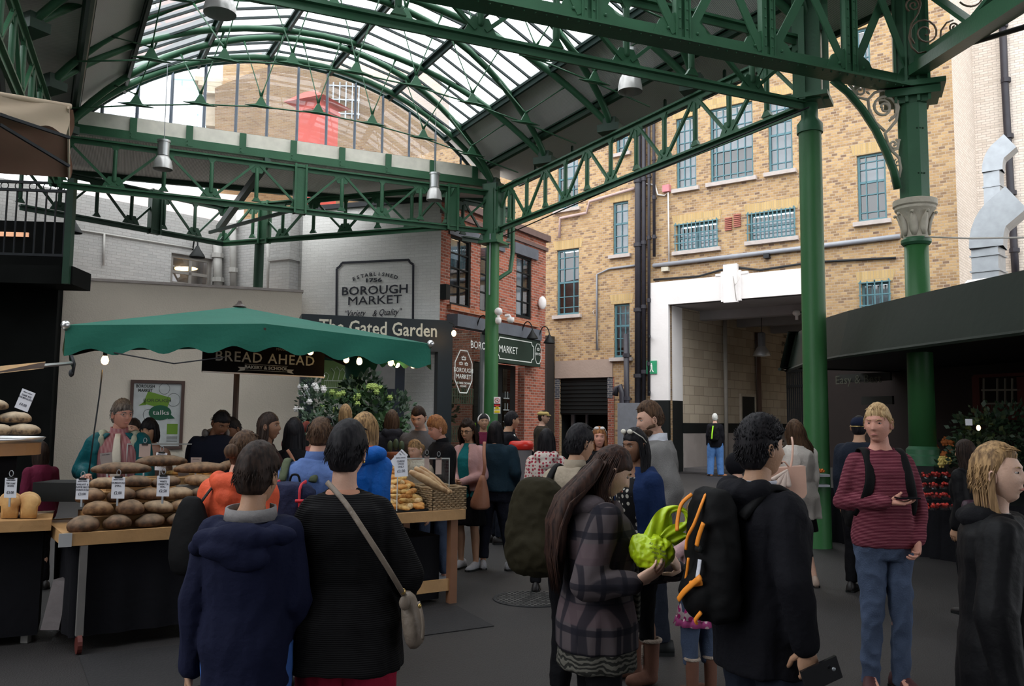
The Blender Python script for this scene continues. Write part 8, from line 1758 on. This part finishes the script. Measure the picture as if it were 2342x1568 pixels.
# blonde in blue jacket
p=P('woman from behind with highlighted blond hair over a bright blue hooded jacket',828,938,5.6,-25,'fair','f',2,wide=1.1,head=(-10,4,0),hc='dblond',hair=dict(kind='long',thick=.11,L=.27,rxs=1.12,open_=.9,back=.01,strands=260),face=False,top=dict(mat=royal,off=.038,hem=.82,amp=.014,name='jacket'),bottom=TR(djean))
mb=MB()
for q,r in(((0,-.12,1.42),(.13,.06,.06)),((.12,-.07,1.455),(.085,.07,.06)),((.17,-.05,1.47),(.06,.06,.05)),((-.10,-.06,1.44),(.06,.07,.05))): mb.ell(p.w(q),[a*p.k for a in r])
p.add('hood',mb,royal,.014); mb=MB(); mb.tube([p.w(V(q)) for q in((-.06,-.13,1.49),(.02,-.14,1.50),(.10,-.11,1.505),(.15,-.05,1.505))],.016*p.k,8); p.put('coral_lining',mb,orange)
# =================================================== stallholders and queue
p=P('stallholder in an open teal jacket, pinstripe shirt and long white tie with a red cross',276,912,7.3,-160,'pinkish','m',1,wide=1.12,head=(34,4,0),hc='grey',hair=dict(kind='short',thick=.15,nape=-.07,curl=.10,volume=.15,strands=200),top=dict(mat=pin,off=.026,hem=.86,amp=.006,name='shirt',collar=pin),bottom=TR(djean),pose=dict(re=(.27,-.04,1.15),rw=(.22,.20,1.13),le=(-.22,.0,1.12),lw=(-.18,.2,1.0)),handp=dict(r=dict(curl=.8,n=(-.3,0,-1))))
p.opentop(mat=teal,off=.045,hem=.78,open_=1.55,amp=.012,name='jacket',arm=1.15,hood=False)
mb=MB()
for q,r in(((0,-.12,1.45),(.13,.06,.05)),((-.125,-.03,1.455),(.045,.09,.045)),((.125,-.03,1.455),(.045,.09,.045)),((-.125,.08,1.39),(.03,.04,.07)),((.125,.08,1.39),(.03,.04,.07))): mb.ell(p.w(q),[a*p.k for a in r])
p.add('fleece_lining',mb,cloth('pale_fleece',(.34,.36,.28)),.008)
p.glasses(M_steel)
mb=MB(); mb.tube([p.w(V(q)) for q in((0,.09,1.465),(.0,.142,1.40),(.0,.158,1.25),(0,.162,1.0),(0,.155,.93))],[.02*p.k,.026*p.k,.038*p.k,.05*p.k,.01*p.k],8,flat=.22,up=(0,0,1) if False else None); p.put('tie',mb,cloth('cream_silk_tie',(.60,.56,.47),.5))
mb=MB(); mb.bar(p.w((-.045,.180,1.115)),p.w((.045,.180,1.005)),.006,.016,(0,1,0)); mb.bar(p.w((.045,.180,1.115)),p.w((-.045,.180,1.005)),.006,.016,(0,1,0)); p.put('red_cross',mb,redw)
p=P('woman with a black bob and dusty pink top standing before the framed poster',347,952,7.9,172,'tan','f',1,head=(4,8,0),hc='black',hair=dict(kind='bob',thick=.13,L=.12,open_=1.4,fringe=-.02,rxs=1.08),top=dict(mat=pink,off=.02,hem=.84),bottom=TR(brn))
p=P('person with dark hair partly hidden behind the stallholder in the teal jacket',309,954,9.0,170,'fair','f',0,hc='dbrown',hair=dict(kind='short',thick=.12),top=TR(blk2),bottom=TR(blk))
p=P('young man in a navy hoodie with grey hood lining, head bowed behind the stall',497,925,7.9,-150,'brown','m',1,wide=1.15,head=(16,34,0),hc='black',hair=dict(kind='short',thick=.09,curl=.05),top=dict(mat=cloth('dark_navy_hoodie',(.010,.013,.026)),off=.045,hem=.84,amp=.014,name='hoodie'),bottom=TR(djean),pose=dict(re=(.24,.02,1.12),rw=(.12,.24,1.0),le=(-.24,.02,1.12),lw=(-.12,.24,1.0)))
mb=MB()
for q,r in(((0,-.10,1.49),(.10,.05,.055)),((-.095,-.02,1.49),(.03,.075,.05)),((.095,-.02,1.49),(.03,.075,.05))): mb.ell(p.w(q),[a*p.k for a in r])
p.add('grey_hood_lining',mb,gcol,.008)
p=P('person in a black sleeveless top reaching over the counter beside the umbrella pole',560,946,8.4,150,'brown','m',1,head=(0,25,0),hc='black',hair=dict(kind='short',thick=.11,curl=.05),top=dict(mat=blk,off=.015,sleeve=0,hem=.84),bottom=TR(djean),lean=(0,.15),pose=dict(re=(.30,.12,1.12),rw=(.36,.36,1.02),le=(-.2,.1,1.1)))
p=P('woman in profile with dark hair drawn back, brown skin and a dark maroon-brown top',612,940,7.1,-92,'brown','f',1,head=(0,-2,0),hc='dbrown',hair=dict(kind='long',thick=.12,L=.22,open_=1.7,rxs=.95),top=TR(brn),bottom=TR(blk))
p=P('black-haired woman with a tan shoulder strap, seen from behind in the queue',674,952,7.3,12,'tan','f',1,head=(0,0,0),hc='black',hair=dict(kind='long',thick=.13,L=.25,rxs=1.08),top=TR(blk),bottom=TR(blk),face=False)
p.bag('bag_strap','tan leather shoulder strap across the black-haired woman in the queue','bag',[('strap',strap([(-.05,-.155,1.46),(0,-.16,1.38),(.06,-.165,1.25),(.1,-.16,1.1)],.03,.006,(0,1,0)),tanl,True)],(0,-.16,1.1))
p=P('person in a pink sleeve shading their eyes with a raised hand before the flower kiosk',722,958,8.1,10,'fair','m',1,hc='dbrown',hair=dict(kind='short',thick=.08),face=False,top=TR(cloth('salmon_pink_shirt',(.50,.17,.16)),off=.028),bottom=TR(djean),pose=dict(le=(-.30,.08,1.50),lw=(-.10,.12,1.70)),handp=dict(l=dict(d=(1,.1,.1),n=(0,0,-1),curl=.2)))
p=P('distant fair-haired woman seen from behind among the kiosk plants',790,922,12.0,0,'fair','f',1,hc='dblond',hair=dict(kind='bob',thick=.12,L=.14),face=False,top=TR(brn),bottom=TR(blk))
p=P('brown-haired woman in a dark hoodie from behind, in front of the kiosk plants',897,935,11.0,12,'fair','f',1,wide=1.1,hc='brown',hair=dict(kind='bob',thick=.13,L=.15,rxs=1.1),face=False,top=TR(cloth('charcoal_hoodie',(.018,.017,.022)),off=.04,hood=True),bottom=TR(blk))
p=P('dark-haired man in a plain grey sweater looking down, by the white brick wall',962,923,9.25,164,'fair','m',1,wide=1.1,head=(4,22,0),hc='dbrown',hair=dict(kind='short',thick=.10,curl=.04,volume=.15,recede=True),top=dict(mat=gsw,off=.026,hem=.84,name='sweater'),bottom=TR(djean))
p=P('woman with short curly ginger hair and a black coat, looking left at the pastries',1010,949,8.55,118,'pinkish','f',1,wide=1.15,head=(0,16,0),hc='ginger',hair=dict(kind='short',thick=.20,curl=.10,volume=.2,nape=-.07,strands=160),top=dict(mat=blk,off=.04,hem=.70,name='coat',amp=.012,collar=blk),bottom=TR(jean,off=.01,hem=.12),pose=dict(re=(.22,.03,1.12),rw=(.05,.20,1.08),le=(-.22,.03,1.12),lw=(-.05,.22,1.06)),shoe=sneak,handp=dict(l=dict(curl=.6),r=dict(curl=.6)))
p=P('young girl with a thick cream scarf looking down at the pastry stall',957,1001,8.45,152,'fair','f',1,hs=1.06,head=(-6,16,0),hc='dblond',hair=dict(kind='bun',thick=.07),top=TR(beige,off=.03),bottom=TR(jean))
mb=MB()
for z,r,w_ in((1.475,.10,.035),(1.43,.125,.04),(1.385,.13,.035)): mb.tube([p.w((r*math.cos(a),-.005+r*.95*math.sin(a),z+.012*math.sin(a*2+z*9))) for a in [2*math.pi*i/18 for i in range(19)]],w_*p.k,8)
p.add('scarf',mb,creamk,.012,vox=.011)
p=P('woman with dark curly hair and black glasses, pink cardigan over a teal top',1074,958,9.35,150,'tan','f',1,head=(4,12,0),hc='dbrown',hair=dict(kind='curly',thick=.20,L=.22,curl=.22,volume=.2,rxs=1.4,open_=1.8,wave=.05,strands=110,recede=True,fringe=.012),top=dict(mat=tealt,off=.015,sleeve=0),bottom=dict(mat=blk,kind='skirt',hem=.52),shoe=sneak,pose=dict(re=(.22,.02,1.10),rw=(.05,.20,1.05),le=(-.22,.02,1.10),lw=(-.05,.22,1.03)))
p.opentop(mat=cloth('pale_pink_cardigan',(.46,.28,.28)),off=.03,hem=.92,open_=.9,name='cardigan'); p.glasses(M_black,fat=1.7)
pl_=legs(.18)
p=P('woman with waist-length dark hair and a dark teal jacket walking away in grey sneakers',1133,960,9.35,-8,'tan','f',1,wide=1.28,hc='black',hair=dict(kind='long',thick=.11,L=.46,rxs=1.08,back=-.055),face=False,top=dict(mat=dteal,off=.042,hem=.92,amp=.013,name='jacket',arm=1.1),bottom=TR(cloth('dark_trousers',(.008,.009,.016)),width=1.0,hem=.13,off=.016),shoe=sneak,toes=(18,-55),pose=dict(lk=(-.11,.06,.5),la=(-.13,.0,.085),rk=(.14,.02,.5),ra=(.22,-.03,.085),le=(-.24,.02,1.15),lw=(-.18,.16,1.02),re=(.26,-.05,1.15),rw=(.22,.1,1.0)))
for c in('la','ra'): mb=MB(); a=p.J[c]; mb.ell(p.w((a.x,a.y+.03,.11)),(.03,.03,.018)); p.put('yellow_sock',mb,yel_)
t=thing('shoulder_bag','tan leather bucket bag on the left shoulder of the teal-jacketed woman','bag',at(1098,1160,8.95)); mb=MB(); mb.loft([[at(cx+wx*math.cos(a),cy,9.1)+V((0,.10*math.sin(a),0)) for a in [2*math.pi*i/16 for i in range(16)]] for cx,cy,wx in((1104,1086,5),(1103,1100,10),(1101,1125,17),(1098,1145,22),(1098,1158,23),(1098,1163,18))]); mb.build('pouch',tanl,t,True)
m4=wstrap([(1108,1010,9.15),(1107,1040,9.08),(1109,1065,9.05),(1105,1090,9.08)],.035,.008); m4.build('strap',tanl,t,True)
p=P('person wearing a white headband near the shop door, mostly hidden',1106,944,12.6,190,'tan','f',0,hc='black',hair=dict(kind='short',thick=.1),top=TR(maroon),bottom=TR(blk))
mb=MB(); mb.tube([p.hw(V((.084*math.cos(a),0.0,.088*math.sin(a)+.03))) for a in [-.3+3.7*i/12 for i in range(13)]],.014,6); p.put('headband',mb,M_white)
p=P('dark-haired person in a black jacket with a white stripe leaning to the red-topped bin',1142,938,11.3,-70,'tan','m',1,wide=1.1,lean=(0,.25),hc='black',hair=dict(kind='short',thick=.13),face=False,top=dict(mat=blk2,off=.035,name='jacket'),bottom=TR(djean),pose=dict(re=(.20,.20,1.25),rw=(.12,.36,1.18)))
mb=MB(); mb.tube([p.w((.19,.02,1.44)),p.w((.22,.08,1.34)),p.w((.235,.16,1.26))],.014,6); p.put('white_sleeve_stripe',mb,M_white)
p=P('man in a mustard flat cap and dark brown jacket standing by the red brick pillar',1241,931,15.4,-105,'fair','m',1,h=1.78,hc='dbrown',hair=dict(kind='short',thick=.04,nape=-.07),top=TR(cloth('dark_olive_brown_jacket',(.035,.028,.02)),off=.035),bottom=TR(djean),shoe=M_black)
mb=MB(); e=MB(); e.ell((0,-.012,.062),(.090,.112,.048)); e.ell((0,.085,.035),(.068,.05,.014)); mb.add([p.hw(v) for v in e.v],e.f); p.put('flat_cap',mb,cloth('mustard_tweed',(.46,.34,.13))); p.glasses(M_black)
p=P('woman from behind with long black hair and a white and red patterned wrap',1250,977,8.2,-4,'tan','f',1,hc='black',hair=dict(kind='long',thick=.11,L=.32,rxs=1.1),face=False,top=dict(mat=ethn,off=.035,hem=.8,name='patterned_wrap',hood=True),bottom=TR(blk))
p=P('ginger-haired woman facing the camera with white sunglasses pushed up, mostly hidden',1370,973,8.7,178,'pinkish','f',1,hc='ginger',hair=dict(kind='bob',thick=.12,L=.15),top=TR(blk),bottom=TR(blk)); p.sunnies_up(M_white)
p=P('person bent over in a black hooded jacket behind the dark-haired man with the phone',1684,1032,7.4,40,'fair','m',0,hc='black',hair=dict(kind='short',thick=.1),face=False,top=TR(blk2,off=.03),bottom=TR(blk))
mb=MB(); e=MB(); e.ell((0,-.01,.0),(.10,.125,.135)); mb.add([p.hw(v) for v in e.v],e.f); p.put('hood',mb,blk2)
p=P('white-haired man in jeans and a dark jacket standing in the white passage entrance',1635,943,25.6,-12,'fair','m',1,h=1.86,hc='white',hair=dict(kind='short',thick=.12,curl=.08),face=False,top=dict(mat=blk2,off=.04,hem=.80,name='jacket'),bottom=TR(cloth('light_blue_denim',(.07,.16,.36)),off=.03,width=1.15,hem=.04),shoe=mat('tan_shoe',(.30,.13,.06),.6),pose=dict(la=(-.14,-.02,.085),ra=(.14,-.02,.085),lk=(-.12,.02,.5),rk=(.12,.02,.5)),toes=(20,-70))
hv=mat('fluorescent_lime',(.40,.85,.03),.6); backpack('backpack','small black backpack with a fluorescent lime panel on the white-haired man',p,(-.04,-.22,.98),(.30,.16,.44),nylon,[],[('lime_panel',strap([(-.06,-.315,1.40),(-.075,-.32,1.30),(-.09,-.32,1.18),(-.10,-.31,1.04)],.13,.02,(1,0,0)),hv,True)])
pl2=dict(lk=(-.09,.05,.5),la=(-.12,-.16,.16),rk=(.07,.06,.5),ra=(.09,.02,.085))
p=P('woman in a cream coat and black skirt walking away, wavy brown hair blown sideways',1818,957,8.7,12,'fair','f',1,wide=1.18,hc='brown',head=(-10,0,0),hair=dict(kind='long',thick=.14,L=.30,rxs=1.25,wave=.04,drift=.10,strands=130),face=False,top=dict(mat=cream,off=.035,hem=.70,flare=.14,amp=.012,name='coat'),bottom=dict(mat=blk,kind='skirt',hem=.56,off=.02),pose=dict(lk=(-.06,.04,.5),la=(-.06,-.04,.10),rk=(.07,.02,.5),ra=(.10,-.16,.085),le=(-.22,.04,1.16),lw=(-.14,.22,1.20)),shoe=mat('beige_heel',(.34,.25,.20),.5),toes=(20,-20))
t=thing('handbag','blush pink leather tote with a pale scarf tied on, carried by the cream-coated woman','bag',at(1802,1138,8.3)); mb=MB(); Q=[(1757,1072),(1842,1065),(1846,1128),(1840,1138),(1770,1143),(1762,1136)]; mb.slab([at(x,y,8.28) for x,y in Q],(0,.14,0)); mb.build('bag_body',pinkl,t)
mb=wstrap([(1779,1072,8.3),(1782,1060,8.28),(1792,1055,8.27),(1800,1062,8.28),(1804,1068,8.3)],.016,.01); mb.build('handle',pinkl,t,True); mb=wstrap([(1808,1070,8.3),(1812,1045,8.33),(1813,1015,8.4),(1811,1000,8.5)],.022,.01); mb.build('shoulder_strap',pinkl,t,True)
mb=MB()
for x0,y0,x1,y1,r in((1800,1075,1768,1095,.02),(1798,1078,1790,1110,.035),(1800,1076,1803,1108,.03),(1796,1078,1778,1104,.03)): mb.cap(at(x0,y0,8.22),at(x1,y1,8.2),.012,r)
mb.build('tied_scarf',cloth('pale_blush_silk',(.58,.46,.40),.5),t,True)
p=P('person in a navy cap and dark padded jacket seen behind the blond man',1964,946,8.3,-35,'tan','m',0,wide=1.1,hc='black',hair=dict(kind='short',thick=.05),face=False,top=dict(mat=cloth('dark_blue_padded',(.010,.014,.024)),off=.05,name='padded_jacket'),bottom=TR(blk))
mb=MB(); e=MB(); e.ell((0,-.005,.045),(.088,.108,.07)); mb.add([p.hw(v) for v in e.v],e.f); p.put('navy_cap',mb,cloth('navy_cap_cloth',(.008,.012,.03))); mb=MB(); mb.tube([p.hw(V((.089*math.cos(a),-.005+.109*math.sin(a),.012))) for a in [2*math.pi*i/20 for i in range(21)]],.0035,6); p.put('cap_braid',mb,gold)
p=P('dark-haired shopper in a black leather jacket browsing the flower stall',2214,1002,7.4,28,'tan','f',1,wide=1.12,hc='dbrown',head=(10,6,0),hair=dict(kind='long',thick=.14,L=.34,rxs=1.15,wave=.03,strands=110),face=False,top=dict(mat=lea,off=.038,name='leather_jacket',amp=.012),bottom=TR(blk))
p.bag('shoulder_bag','dark purple bag with a brass buckle on the shopper by the flowers','bag',[('pouch',softbag((-.20,-.14,.98),.24,.12,.18,2.8,.8),mat('dark_purple_leather',(.035,.012,.022),.5,0,.3,30,.3,60),True),('strap',strap([(-.16,-.15,1.15),(-.15,-.17,1.30),(-.13,-.10,1.44)],.022,.006,(1,0,0)),brn,True),('buckle',strap([(-.165,-.175,1.16),(-.165,-.175,1.20)],.02,.008,(0,1,0)),gold,True)],(-.2,-.14,.95))
p=P('person in a maroon top half hidden behind the raised loaf shelf at left',97,1006,8.0,60,'fair','f',0,hc='dbrown',hair=dict(kind='bob',thick=.1,L=.2),face=False,top=TR(maroon,off=.03),bottom=TR(blk))
